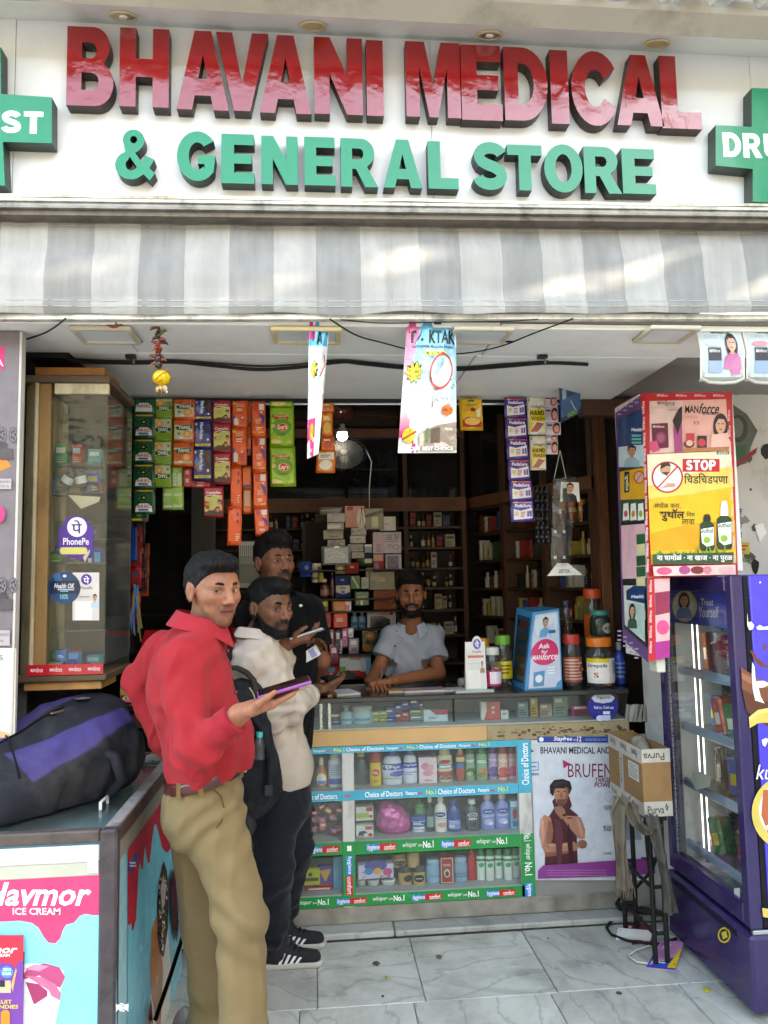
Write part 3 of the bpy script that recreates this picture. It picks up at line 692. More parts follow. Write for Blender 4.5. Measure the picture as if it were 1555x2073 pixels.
# ================================================================ soft bodies: distance field -> one continuous surface
class SDF:
 def __init__(s,res):s.res=res;s.p=[]
 def cap(s,a,b,ra,rb,k=.02,sc=(1,1,1),R=None,op='u'):
# tapered capsule; sc widens it along the axes of R (rows = local axes)
  s.p.append(('c',np.array(a,float),np.array(b,float),ra,rb,k,np.array(sc,float),None if R is None else np.array(R,float),op));return s
 def ell(s,c,r,k=.02,R=None,op='u'):
  s.p.append(('e',np.array(c,float),np.array(r,float),0,0,k,None,None if R is None else np.array(R,float),op));return s
 def rbox(s,c,h,rd,k=.02,R=None,op='u'):
  s.p.append(('b',np.array(c,float),np.array(h,float),rd,0,k,None,None if R is None else np.array(R,float),op));return s
 def ext(s,p):
  if p[0]=='c':
   m=max(p[3],p[4])*p[6].max()+.002;return np.minimum(p[1],p[2])-m,np.maximum(p[1],p[2])+m
  if p[0]=='e':m=p[2].max();return p[1]-m,p[1]+m
  m=np.linalg.norm(p[2])+p[3];return p[1]-m,p[1]+m
 def dist(s,p,X):
  if p[0]=='c':
   c=p[1];q=X-c;ab=p[2]-p[1]
   if p[7]is not None:q=q@p[7].T;ab=p[7]@ab
   q=q/p[6];ab=ab/p[6]
   t=np.clip((q@ab)/max(ab@ab,1e-9),0,1)
   return(np.linalg.norm(q-t[...,None]*ab,axis=-1)-(p[3]+(p[4]-p[3])*t))*min(1.0,p[6].min()**.5)
  q=X-p[1]
  if p[7]is not None:q=q@p[7].T
  if p[0]=='e':
   k0=np.linalg.norm(q/p[2],axis=-1);k1=np.linalg.norm(q/p[2]**2,axis=-1)
   return np.where(k1>1e-6,k0*(k0-1)/np.maximum(k1,1e-6),-p[2].min())
  e=np.abs(q)-p[2]
  return np.linalg.norm(np.maximum(e,0),axis=-1)+np.minimum(e.max(-1),0)-p[3]
 def mesh(s,disp=None,cut=None):
  E=[s.ext(p)for p in s.p if p[8]=='u']
  lo=np.min([e[0]for e in E],0)-4*s.res;hi=np.max([e[1]for e in E],0)+4*s.res
  n=np.ceil((hi-lo)/s.res).astype(int)+1
  D=np.full(n,1.0,dtype=np.float32)
  ax=[lo[i]+np.arange(n[i])*s.res for i in range(3)]
  for p in s.p:
   a,b=s.ext(p);pad=p[5]*1.5+4*s.res
   i0=np.maximum(np.floor((a-pad-lo)/s.res).astype(int),0);i1=np.minimum(np.ceil((b+pad-lo)/s.res).astype(int)+1,n)
   if(i1<=i0).any():continue
   X=np.stack(np.meshgrid(*[ax[i][i0[i]:i1[i]]for i in range(3)],indexing='ij'),-1)
   d=s.dist(p,X);sl=tuple(slice(i0[i],i1[i])for i in range(3));o=D[sl];k=max(p[5],1e-6)
   if p[8]=='u':
    h=np.clip(.5+.5*(o-d)/k,0,1);D[sl]=o*(1-h)+d*h-k*h*(1-h)
   else:
    h=np.clip(.5-.5*(o+d)/k,0,1);D[sl]=o*(1-h)-d*h+k*h*(1-h)
  if disp is not None or cut is not None:
   X=np.stack(np.meshgrid(*ax,indexing='ij'),-1)
   if disp is not None:
    near=np.abs(D)<.05
    D[near]+=disp(X[near]).astype(np.float32)
   if cut is not None:D=np.maximum(D,cut(X).astype(np.float32))
  return surface_net(D,lo,s.res)
def surface_net(D,lo,h):
 S=D<0;nx,ny,nz=D.shape
 c=[(i,j,k)for i in(0,1)for j in(0,1)for k in(0,1)]
 def sub(A,o):return A[o[0]:nx-1+o[0],o[1]:ny-1+o[1],o[2]:nz-1+o[2]]
 cnt=sum(sub(S,o).astype(np.int8)for o in c);act=(cnt>0)&(cnt<8)
 idx=np.full(act.shape,-1,dtype=np.int64);ii=np.argwhere(act);idx[act]=np.arange(len(ii))
 P=np.zeros((len(ii),3));W=np.zeros(len(ii))
 for a in c:
  for x in range(3):
   if a[x]:continue
   b=list(a);b[x]=1
   da=D[ii[:,0]+a[0],ii[:,1]+a[1],ii[:,2]+a[2]];db=D[ii[:,0]+b[0],ii[:,1]+b[1],ii[:,2]+b[2]]
   cr=(da<0)!=(db<0);t=np.where(cr,da/np.where(cr,da-db,1),0)
   q=np.tile(np.array(a,float),(len(ii),1));q[:,x]+=t
   P+=q*cr[:,None];W+=cr
 V=lo+(ii+P/W[:,None])*h
 F=[]
 for x in range(3):
  y,z=(x+1)%3,(x+2)%3
  sl0=[slice(1,D.shape[q]-1)for q in range(3)];sl0[x]=slice(0,D.shape[x]-1)
  sl1=list(sl0);sl1[x]=slice(1,D.shape[x])
  A,B=S[tuple(sl0)],S[tuple(sl1)]
  for flip,msk in((False,A&~B),(True,~A&B)):
   e=np.argwhere(msk)
   if not len(e):continue
   off=np.array([1,1,1]);off[x]=0;e=e+off
   def g(dy,dz):
    q=e.copy();q[:,y]+=dy;q[:,z]+=dz;return idx[q[:,0],q[:,1],q[:,2]]
   Q=np.stack([g(-1,-1),g(0,-1),g(0,0),g(-1,0)],1)
   F.append(Q[:,::-1]if flip else Q)
 return V,np.concatenate(F)
def vnoise(X,scale,seed=0):
# smooth value noise, vectorised
 q=np.asarray(X)*scale+seed*17.13;i=np.floor(q).astype(np.int64);f=q-i;f=f*f*(3-2*f)
 def hsh(a):
  n=(a[...,0]*374761393+a[...,1]*668265263+a[...,2]*1274126177)&0xffffffff
  n=((n^(n>>13))*1274126177)&0xffffffff;return((n^(n>>16))&0xffff)/32768.0-1
 r=0
 for a in(0,1):
  for b in(0,1):
   for c in(0,1):
    w=(f[...,0]if a else 1-f[...,0])*(f[...,1]if b else 1-f[...,1])*(f[...,2]if c else 1-f[...,2])
    r=r+w*hsh(i+np.array([a,b,c]))
 return r
def relax(V,F,n=1,f=.5):
 for _ in range(n):
  acc=np.zeros_like(V);w=np.zeros(len(V))
  for a in range(4):
   for b in((a+1)%4,(a+3)%4):
    np.add.at(acc,F[:,a],V[F[:,b]]);np.add.at(w,F[:,a],1)
  V=V*(1-f)+f*acc/np.maximum(w,1)[:,None]
 return V
def soft(name,V,F,m,col,parent=None,loc=None,**kw):
 if parent is None and loc is None:loc=(V[:,0].mean(),V[:,1].mean(),V[:,2].min())
 vc=col if isinstance(col,np.ndarray)else np.tile(np.array(hx(col)),(len(V),1))
 o=finish(name,V,F,[m],0,None,True,parent,loc,vcol=vc)
 for k,v in kw.items():o[k]=v
 return o
def pxY(Y):return lambda x,y,d:at(x,y,Y=Y-d)
def pxX(X,s=-1):return lambda x,y,d:at(x,y,X=X+s*d)
def pxZ(Z):return lambda x,y,d:at(x,y,Z=Z+d)
# ================================================================ COUNTER
YF=Y_FRONT
ct=thing('shop_counter','glass fronted shop counter with dark top and teal and green printed bands','counter',(.6,3.8,.05))
CX0,CX1=-.42,1.47
m=MB();m.box((CX0,YF-.03,1.004),(CX1,4.03,1.028),'#2c302f','gloss',.004);mk('countertop',m,ct)
m=MB();m.box((CX0,YF+.005,.874),(CX1,4.0,.884),'#b7bdb8','paint');mk('upper_shelf',m,ct)
m=MB();m.box((CX0,3.94,.884),(CX1,3.95,1.004),'#8f938c','paint');mk('upper_back',m,ct)
xc=at(918,1440,Y=YF).x
for a,b in((CX0,xc-.002),(xc+.002,CX1)):
 m=MB();m.box((a,YF-.004,.884),(b,YF+.002,1.004),'#ffffff','glass');mk('upper_pane',m,ct)
m=MB();m.box((xc-.004,YF-.008,.9),(xc+.004,YF-.0045,1.003),'#1d1d1d','rubber',.002);mk('pane_clip',m,ct)
for a in(at(650,1440,Y=YF+.02).x,at(667,1440,Y=YF+.02).x):
 m=MB();m.box((a-.006,YF+.01,.884),(a+.006,YF+.035,1.004),'#c4c6bd','steel');mk('upper_post',m,ct)
# wooden edge strip, worn on the right
xw=at(985,1480,Y=YF).x
m=MB();m.box((CX0,YF-.012,.808),(xw,YF+.02,.878),'#c9a06c','paint',.003);mk('edge_strip',m,ct)
m=MB();m.box((xw+.001,YF-.011,.806),(CX1,YF+.02,.877),'#a2906f','peel',.003)
rw=random.Random(3)
for k in range(70):
 x=xw+.02+(CX1-xw-.04)*rw.random()**.8;z=.838+rw.gauss(0,.011);w=.006+.016*rw.random();h=.003+.006*rw.random()
 pts=[(x+w*math.cos(a)*rw.uniform(.6,1),z+h*math.sin(a)*rw.uniform(.6,1))for a in[2*math.pi*i/7 for i in range(7)]]
 dd=.0112+rw.random()*.0006
 m.add([(p[0],YF-dd,p[1])for p in pts],[tuple(range(7))],rw.choice(['#4a3c2c','#5d4c38','#70604a','#8a7a60']),'matte')
mk('edge_strip',m,ct,label='chipped worn stretch of the wooden edge strip')
# lower case: frame posts, shelves, back, panes, printed tape
zs=(.155,.385,.609)
m=MB();m.box((CX0,3.90,.1),(.99,3.92,.806),'#9c9a92','peel');mk('lower_back',m,ct)
for z in zs:
 m=MB();m.box((CX0,YF+.004,z-.018),(.985,3.9,z),'#aeb0aa','paint',.002);mk('shelf',m,ct)
for a,b in((.112,.168),(.928,.99)):
 m=MB();m.box((a,YF-.006,.1),(b,YF+.03,.806),'#cfcdc6','peel',.003);mk('post',m,ct)
for a,b in((CX0,.111),(.169,.927)):
 for z0,z1 in((.157,.32),(.388,.56),(.612,.772)):
  m=MB();m.box((a,YF-.001,z0),(b,YF+.003,z1),'#ffffff','glass');mk('pane',m,ct)
m=MB();m.box((CX0,YF-.004,.0285),(1.64,YF+.04,.102),'#8d877c','wood',.004);mk('plinth',m,ct)
m=MB();m.box((.992,YF+.004,.1),(1.64,YF+.03,.806),'#8b8983','matte');mk('side_board',m,ct)
def band(x0,x1,z0,z1,col,items,vert=False,name='tape_band'):
 m=MB();yy=YF-.0075
 m.box((x0,yy,z0),(x1,yy+.001,z1),col,'gloss')
 A=Art(m,front(x0,z0,x1-x0,z1-z0,yy));W=x1-x0;Hh=z1-z0
 for it in items:it(A,W,Hh)
 return mk(name,m,ct)
TEAL,GRN='#2fa9c4','#0c8f45'
def teal_run(off,unit=.335):
 def f(A,W,Hh):
  x=-off
  while x<W:
   def T(s,a,b,y0,y1,c,bd=1):
    a_,b_=(x+a)/W,(x+b)/W
    if a_<0 or b_>1:return
    A.text(s,a_,y0,b_,y1,c,bd)
   T('No.1',.008,.055,.2,.74,'#d7e04a',2);T('Choice of Doctors',.063,.235,.18,.76,'#ffffff',1);T('Pampers',.25,.302,.3,.8,'#ffffff',1)
   if 0<(x+.306)/W and(x+.325)/W<1:A.rect((x+.306)/W,.48,(x+.325)/W,.68,'#d84a5a')
   x+=unit
  A.rect(0,.93,1,.97,'#8fd3df')
 return f
def green_run(off,unit=.34):
 def f(A,W,Hh):
  x=-off
  while x<W:
   def ok(a,b):return(x+a)/W>=0 and(x+b)/W<=1
   def T(s,a,b,y0,y1,c,bd=1,sh=0):
    if ok(a,b):A.text(s,(x+a)/W,y0,(x+b)/W,y1,c,bd,sh)
   T('whisper',.005,.07,.22,.7,'#ffffff',0,.3);T('OWN',.075,.094,.42,.6,'#ffffff',0);T('No.1',.098,.146,.2,.72,'#ffffff',2)
   if ok(.18,.245):A.rect((x+.18)/W,.24,(x+.245)/W,.76,'#1d7fc4')
   if ok(.24,.318):A.ell((x+.245)/W,.5,.008/W,.28,'#c9252c',10);A.rect((x+.245)/W,.22,(x+.31)/W,.78,'#c9252c');A.ell((x+.31)/W,.5,.008/W,.28,'#c9252c',10)
   T('hygiene',.184,.24,.26,.8,'#ffffff',1,.2);T('comfort',.26,.31,.3,.72,'#ffffff',1)
   x+=unit
 return f
band(CX0,.927,.777,.806,TEAL,[teal_run(.18)])
band(CX0,.111,.566,.609,TEAL,[teal_run(.06)])
band(.169,.927,.566,.609,TEAL,[teal_run(.016)])
band(CX0,.111,.330,.386,GRN,[green_run(.14)])
band(.169,.927,.327,.385,GRN,[green_run(.13)])
band(CX0,.95,.106,.154,GRN,[green_run(.02)])
def vt(items):
 def f(A,W,Hh):
  for s,y0,y1,c,bd in items:A.text(s,.25,y0,.8,y1,c,bd,0,-90 if c!='#fffffe' else 90)
 return f
band(.929,.992,.566,.806,TEAL,[vt([('Choice of Doctors',.06,.85,'#ffffff',1)])])
band(.929,.992,.104,.384,GRN,[vt([('No.1',.0,.12,'#fffffe',1),('whisper',.16,.42,'#fffffe',0),('No.1',.46,.66,'#fffffe',2)]),lambda A,W,Hh:(A.rect(.2,.78,.8,1,'#1d7fc4'),A.text('hygiene',.3,.8,.75,.99,'#fff',1,0,90))])
band(.112,.168,.155,.328,GRN,[lambda A,W,Hh:(A.rect(.22,.02,.78,.5,'#1d7fc4'),A.text('hygiene',.32,.04,.72,.48,'#fff',1,0,90),A.rect(.22,.52,.78,1,'#c9252c'),A.text('comfort',.32,.54,.72,.98,'#fff',1,0,90))])
band(.112,.168,.328,.386,GRN,[lambda A,W,Hh:A.text('1',.35,.3,.7,.7,'#fff',2,0,90)])
band(.112,.168,.566,.608,TEAL,[lambda A,W,Hh:A.rect(.2,.4,.7,.6,'#d84a5a')])
# pale poster board on the right end of the counter
pb=thing('poster_board','white poster board of a man in a maroon vest with hand on chin','poster board',(1.3,YF-.01,.18))
m=MB();m.box((.994,YF-.006,.175),(1.63,YF+.002,.783),'#c9cdd3','print',.001);A=Art(m,pxY(YF-.006))
A.rect(1085,1517,1345,1782,'#ccd0d7')
A.text('+',1068,1514,1080,1527,'#33475b',2);A.text('BHAVANI MEDICAL AND',1094,1512,1236,1526,'#23303c',2);A.text('GENERAL',1243,1511,1300,1524,'#23303c',2)
A.line([(1071,1544),(1090,1543),(1090,1559),(1071,1560),(1071,1552),(1086,1552)],2.6,'#3d8fc0');A.text('Abbott',1071,1563,1091,1570,'#222',1)
A.poly([(1139,1538),(1154,1546),(1141,1556)],'#b02a63');A.text('BRUFEN P',1150,1546,1262,1574,'#7a2246',0);A.text('TARGET',1205,1574,1244,1584,'#6b1f3a',2,.2);A.text('POWER',1203,1584,1244,1594,'#6b1f3a',2,.2)
for yy,s_ in((1630,'ONE'),(1635,'TECH'),(1672,'D'),(1678,'STRIP'),(1725,'SAFE')):A.text(s_,1222,yy,1238,yy+5,'#444',1)
A.ell(1232,1612,9,10,'#b7bcc4');A.ell(1232,1612,7,8,'#ccd0d7')
# figure, drawn with plain shapes
sk,sk2,ves='#b07a62','#9d6a55','#4c1c28'
A.poly([(1103,1752),(1105,1690),(1110,1655),(1122,1636),(1150,1634),(1170,1650),(1168,1700),(1170,1750)],ves)
A.poly([(1118,1622),(1126,1612),(1152,1612),(1158,1630),(1150,1645),(1124,1643)],ves)
A.poly([(1094,1660),(1102,1649),(1115,1655),(1120,1680),(1118,1700),(1108,1722),(1098,1718),(1092,1690)],sk)
A.poly([(1100,1722),(1106,1706),(1130,1708),(1162,1704),(1172,1712),(1168,1722),(1130,1732),(1106,1734)],sk)
A.ell(1179,1709,10,9,sk2,14)
A.poly([(1166,1652),(1176,1655),(1185,1680),(1184,1698),(1172,1698),(1150,1672),(1140,1658),(1146,1651)],sk)
A.poly([(1124,1644),(1122,1634),(1136,1630),(1144,1640),(1146,1656),(1136,1658)],sk2)
A.poly([(1120,1600),(1122,1588),(1150,1588),(1152,1606),(1146,1626),(1136,1632),(1126,1624)],sk)
A.poly([(1114,1606),(1113,1590),(1122,1579),(1140,1577),(1154,1582),(1158,1596),(1152,1610),(1150,1596),(1124,1596),(1120,1612)],'#211c1c')
A.rect(1127,1602,1134,1603.6,'#211c1c');A.rect(1140,1602,1147,1603.6,'#211c1c');A.rect(1131,1620,1143,1622,'#4a2a24')
A.rect(1139,1648,1147,1652,'#2a1512')
for p,c in(([(1094,1662),(1100,1655),(1103,1690),(1099,1712),(1094,1700)],'#c89680'),([(1110,1660),(1119,1668),(1119,1698),(1110,1718),(1106,1700)],'#8f5a45'),([(1104,1726),(1160,1722),(1168,1722),(1130,1732),(1106,1733)],'#8a5540'),([(1108,1708),(1130,1710),(1158,1706),(1150,1712),(1112,1714)],'#c4907a'),([(1122,1656),(1134,1662),(1140,1690),(1136,1750),(1128,1750),(1124,1690)],'#5f2835'),([(1150,1664),(1158,1690),(1162,1748),(1154,1750),(1148,1700)],'#37121c'),([(1144,1592),(1151,1596),(1151,1612),(1145,1626),(1140,1628),(1146,1610)],'#8f5c48'),([(1134,1604),(1138,1604),(1140,1614),(1134,1616)],'#94604c'),([(1166,1656),(1172,1658),(1180,1684),(1178,1696),(1172,1680)],'#c4907a'),([(1128,1618),(1146,1618),(1144,1630),(1136,1633),(1128,1628)],'#6e4636'),([(1118,1592),(1126,1582),(1146,1580),(1154,1590),(1140,1587)],'#352c2c')):A.poly(p,c)
A.ell(1130,1606,2.6,1.3,'#d9cfc6',10);A.ell(1143,1606,2.6,1.3,'#d9cfc6',10);A.ell(1130.4,1606,1.2,1.2,'#1c1414',8);A.ell(1143.4,1606,1.2,1.2,'#1c1414',8);A.rect(1132,1622,1142,1624,'#8a4a42')
for k in range(4):A.line([(1175+k*.5,1703+k*4),(1186,1704+k*4)],.8,'#7a4636')
A.rect(1148,1655,1158,1657,'#3a2a22')
A.poly([(1089,1779),(1090,1762),(1100,1752),(1332,1736),(1332,1768),(1240,1774)],'#8c3a86')
for k in range(3):A.rect(1108,1762+k*5-1,1228,1764+k*5-1,'#a766a2')
A.poly([(1265,1640),(1290,1650),(1300,1700),(1262,1700)],'#8d97a8');A.rect(1298,1735,1332,1742,'#6d2a68')
mk('poster_print',m,pb)
m=MB();m.box((.994,YF-.012,.784),(1.47,YF-.002,.803),'#d3d6da','gloss');A=Art(m,pxY(YF-.012))
A.rect(1088,1491,1290,1503,'#1c3f92');A.text('Stayfree',1121,1491,1158,1502,'#fff',1,.25);A.text('WITH',1160,1496,1168,1500,'#cdd9f5',1);A.text('12',1169,1491,1177,1501,'#fff',1);A.text('HOURS PROTECTION',1185,1495,1228,1500,'#8ea9df',1)
A.ell(1096,1497,5,5,'#eef0f2',8)
mk('header_strip',m,pb)
# ================================================================ FREEZER (left foreground)
FX,FY0,FY1,FZ=-.548,2.2,3.12,.90
fz=thing('chest_freezer','ice cream chest freezer with dripping pink and blue print in the left foreground','freezer',(-1.05,2.66,.01))
m=MB();m.box((-1.75,FY0+.006,.06),(FX-.006,FY1,FZ-.055),'#9fd2dc','gloss',.004);mk('body',m,fz)
m=MB();m.box((-1.7,FY0+.05,.0),(FX-.05,FY1-.05,.06),'#2a2a2a','rubber');mk('foot_frame',m,fz)
# rim
m=MB();m.box((-1.75,FY0-.006,FZ-.032),(FX-.035,FY0+.03,FZ),'#5a4f4a','worn_metal',.004);mk('front_rim',m,fz)
m=MB();m.box((FX-.034,FY0+.031,FZ-.034),(FX+.004,FY1,FZ-.002),'#a8a49d','worn_metal',.003);mk('side_rim',m,fz)
m=MB();m.box((FX+.0045,FY0+.02,FZ-.045),(FX+.009,FY1,FZ-.004),'#57423e','paint',.001);mk('side_band',m,fz)
m=MB();m.box((FX+.0015,FY0+.02,FZ-.10),(FX+.0055,FY1,FZ-.046),'#8f8679','paint',.001);mk('side_band',m,fz)
m=MB();m.box((-1.75,FY1-.05,FZ-.02),(FX-.036,FY1,FZ+.012),'#cfcdc6','steel',.003);mk('rear_rim',m,fz)
m=MB();m.box((FX-.034,FY0-.010,.02),(FX+.012,FY0+.031,FZ+.001),'#50474a','worn_metal',.006);mk('corner_post',m,fz)
m=MB();m.box((-1.75,FY0-.004,FZ-.082),(FX-.036,FY0+.004,FZ-.038),'#d9dcdc','gloss',.003);mk('white_strip',m,fz)
m=MB();m.box((-1.75,FY0-.001,FZ-.118),(FX-.036,FY0+.005,FZ-.083),'#b9b9a8','paint',.002);mk('grey_strip',m,fz)
m=MB();m.box((FX-.065,FY0-.0065,FZ-.11),(FX-.037,FY0-.0045,FZ-.05),'#cfd0ca','plastic',.001);mk('strip_joint',m,fz)
# lids: sliding glass in steel frames
for a,b,z in((-1.72,-1.12,FZ-.018),(-1.15,FX-.036,FZ-.010)):
 m=MB();m.box((a,FY0+.035,z-.006),(b,FY1-.05,z),'#fff','dusty_glass');lid=mk('lid_pane',m,fz)
 q=MB();q.box((a,FY1-.085,z+.0005),(b,FY1-.052,z+.008),'#b9bab4','steel',.002);mk('lid_frame',q,lid)
 q=MB();hx0=b-.06;q.tube([(hx0,FY0+.23,z),(hx0,FY0+.23,z+.02),(hx0+.002,FY0+.30,z+.02),(hx0+.002,FY0+.30,z)],.005,'#d5d5d2','plastic',6);mk('handle',q,lid)
m=MB();m.box((-1.7,FY0+.03,FZ-.35),(FX-.05,FY1-.06,FZ-.30),'#5d6468','matte');
for k in range(16):m.box((-1.6+k*.06,FY0+.1+(k*7%5)*.12,FZ-.3),(-1.55+k*.06,FY0+.22+(k*7%5)*.12,FZ-.25),['#a33','#7a3a2a','#ccc','#345'][k%4],'gloss')
mk('tub_contents',m,fz)
# front print: pink drips over pale blue
m=MB();A=Art(m,pxY(FY0+.002),'gloss')
A.rect(-330,1745,236,2300,'#7fd2e4')
A.poly([(-330,1750),(238,1742),(238,1830),(234,1826),(228,1816),(222,1818),(216,1836),(205,1852),(190,1853),(172,1850),(162,1854),(150,1868),(134,1872),(128,1882),(122,1900),(112,1910),(98,1908),(88,1896),(78,1878),(64,1868),(40,1864),(0,1866),(-40,1880),(-80,1866),(-140,1862),(-180,1900),(-220,1866),(-330,1870)],'#d3406f')
A.text('Havmor',-36,1786,185,1834,'#fff',2,.3);A.text('ICE CREAM',26,1838,122,1852,'#fff',1)
# soft serve cone picture
A.poly([(-50,1990),(5,1955),(70,1950),(130,1965),(125,1995),(105,2080),(60,2300),(-50,2300)],'#e9ecec')
for p,c in(([(40,1985),(55,1962),(90,1950),(120,1958),(132,1978),(122,2000),(100,1990),(80,1975)],'#c04a77'),([(50,1975),(85,1978),(112,1992),(124,2012),(120,2028),(108,2022),(98,2004)],'#cf6d92'),([(52,1988),(78,1992),(96,2006),(96,2020),(80,2034),(68,2032)],'#a93763'),([(50,1962),(70,1952),(100,1956),(80,1966)],'#dd8fae')):A.poly(p,c)
A.poly([(40,2028),(68,2035),(100,2014),(122,2026),(108,2090),(70,2300),(40,2300)],'#f4f4f2')
mk('front_print',m,fz)
m=MB();m.box((-1.05,FY0-.012,.10),(at(50,1980,Y=FY0).x,FY0-.002,.60),'#26222c','gloss',.002);A=Art(m,pxY(FY0-.012),'gloss')
A.rect(-200,1897,47,2300,'#7a3f9a');A.poly([(-200,1893),(48,1893),(47,1946),(42,1944),(36,1950),(30,1958),(22,1950),(10,1948),(-30,1950),(-200,1950)],'#d23044')
A.text('Havmor',-70,1914,36,1930,'#fff',2,.3);A.text('ICE CREAM',-30,1931,20,1937,'#fff',1)
A.ell(14,1968,13,12,'#2f8fd8',14);A.text('ZERO',6,1960,22,1966,'#fff',1);A.text('SUGAR',5,1968,23,1974,'#fff',1);A.rect(-30,1985,22,2010,'#c6b79a');A.poly([(22,1995),(32,1960),(34,1964),(26,2008)],'#d9a36a');A.rect(-30,1985,10,1998,'#2b2b33')
A.text('FRUIT',-12,2024,24,2032,'#e7c94a',2);A.text('CANDIES',-22,2034,37,2042,'#e7c94a',2);A.rect(2,2050,20,2120,'#ef8a2a');A.ell(11,2052,9,8,'#ef8a2a',12)
mk('menu_card',m,fz)
# side print
m=MB();A=Art(m,pxX(FX-.004,1),'gloss')
Bt=[(259,1718),(345,1560)]
A.poly([(259,1722),(341,1577),(374,2010),(320,2420),(259,2500)],'#77cbe0')
A.poly([(259,1722),(335,1589),(341,1577),(351,1690),(352,1718),(346,1716),(340,1726),(334,1724),(328,1716),(322,1690),(316,1668),(312,1672),(308,1700),(304,1745),(300,1748),(297,1738),(294,1714),(291,1740),(289,1762),(286,1758),(284,1745),(281,1760),(279,1800),(276,1860),(271,1880),(268,1885),(265,1868),(262,1874),(259,1870)],'#c9243a')
A.text('Ha',329,1618,341,1656,'#fff',2,.3)
A.poly([(261,1748),(279,1722),(279,1740),(262,1772)],'#2b4f9a');A.lines(263,1744,277,1756,2,'#dfe6f5')
# choc nut cone picture
A.poly([(306,2000),(303,2040),(312,2380),(340,2250),(346,1960),(336,1830)],'#e4ddd2');A.poly([(308,1880),(304,1960),(306,2010),(324,2120),(330,1960),(322,1840)],'#c0733c')
A.poly([(318,1830),(322,1790),(328,1752),(332,1742),(338,1762),(342,1800),(340,1880),(332,1938),(324,1932),(318,1890)],'#4b3430')
rn=random.Random(8)
for k in range(60):
 yy=rn.uniform(1760,1925);t_=(yy-1742)/196;hw=2+10*math.sin(min(1,t_*1.1+.1)*math.pi);xx=331+rn.uniform(-1,1)*hw*.7-2*t_
 A.ell(xx,yy,1.4,3.4,rn.choice(['#d8c9b5','#c4b09a','#e3d8c8','#8a6e60']),6)
A.poly([(325,1800),(331,1770),(336,1800),(334,1830),(328,1840)],'#b9a7a4')
A.poly([(346,1780),(352,1755),(358,1800),(362,1870),(358,1910),(348,1860)],'#5a2230');A.poly([(306,2020),(300,2055),(312,2160),(318,2160)],'#7c2026')
mk('side_print',m,fz)
m=MB()
for k in range(6):m.tube([at(235+5*i,2034+(k*5%11)+4*math.sin(i*2+k),Y=FY0-.014)for i in range(6)],.0016,'#d8d8d4','cloth',5)
mk('string_tie',m,fz)
# ================================================================ FRIDGE (right)
GX,GY0,GY1,GZ=1.545,2.72,3.36,1.552
fr=thing('drinks_fridge','tall purple glass door chocolate fridge at the right edge','fridge',(1.9,3.04,.01))
PUR,PURD='#2e2350','#3a2f8f'
m=MB()
m.box((GX+.05,GY1-.02,.30),(2.25,GY1,GZ),'#8f9498','matte');m.box((2.22,GY0+.022,.30),(2.25,GY1-.021,GZ),'#8f9498','matte')
m.box((GX+.05,GY0+.004,GZ-.06),(2.25,GY1-.021,GZ),PURD,'gloss',.004);m.box((GX+.05,GY0+.022,.30),(2.219,GY1-.021,.33),'#9fa2a6','plastic')
mk('cabinet',m,fr)
m=MB();m.box((GX+.052,GY0-.001,.29),(2.25,GY0+.02,GZ-.003),'#4a3fc0','gloss',.004);A=Art(m,pxY(GY0-.001),'gloss')
A.poly([(1500,1385),(1600,1420),(1600,1500),(1525,1452),(1512,1440)],'#5b2f20');A.poly([(1500,1350),(1540,1378),(1600,1400),(1600,1440),(1530,1410),(1503,1395)],'#7a4630');A.poly([(1502,1362),(1530,1376),(1600,1384),(1600,1396),(1530,1390),(1502,1374)],'#96624a')
A.poly([(1518,1316),(1524,1318),(1532,1330),(1548,1345),(1570,1350),(1540,1350),(1528,1338)],'#6e3a28');A.ell(1548,1309,4,5,'#6e3a28',10)
A.poly([(1516,1452),(1535,1437),(1600,1425),(1600,1460),(1535,1464),(1518,1474)],'#cdb45a');A.poly([(1516,1452),(1535,1437),(1600,1425),(1600,1434),(1535,1446),(1518,1460)],'#dcc873')
A.ell(1600,1645,78,78,'#cdb45a',40);A.ell(1603,1640,66,66,'#efeadb',40);A.poly([(1545,1600),(1600,1590),(1600,1690),(1556,1690),(1541,1650)],'#b5603f');A.poly([(1550,1672),(1600,1650),(1600,1690),(1562,1694)],'#e8e4dc')
A.text('ku',1531,1548,1564,1578,'#f1eef8',0,.25)
for p in([(1513,1240),(1515,1260),(1521,1258),(1527,1266),(1524,1274),(1517,1276),(1513,1266)],[(1531,1270),(1538,1265),(1545,1269),(1600,1262),(1600,1274),(1534,1275)],[(1523,1340),(1528,1350),(1530,1380),(1545,1378),(1560,1385),(1545,1392),(1536,1392),(1540,1410),(1548,1424),(1536,1420),(1529,1418),(1524,1395),(1522,1365)],[(1542,1498),(1550,1494),(1560,1498),(1554,1502),(1549,1512),(1544,1508)],[(1537,1178),(1540,1177),(1541,1180),(1538,1181)]):A.poly(p,'#e9e6e2')
A.poly([(1543,1838),(1600,1846),(1600,1868),(1545,1856)],'#cdb45a')
mk('side_panel',m,fr)
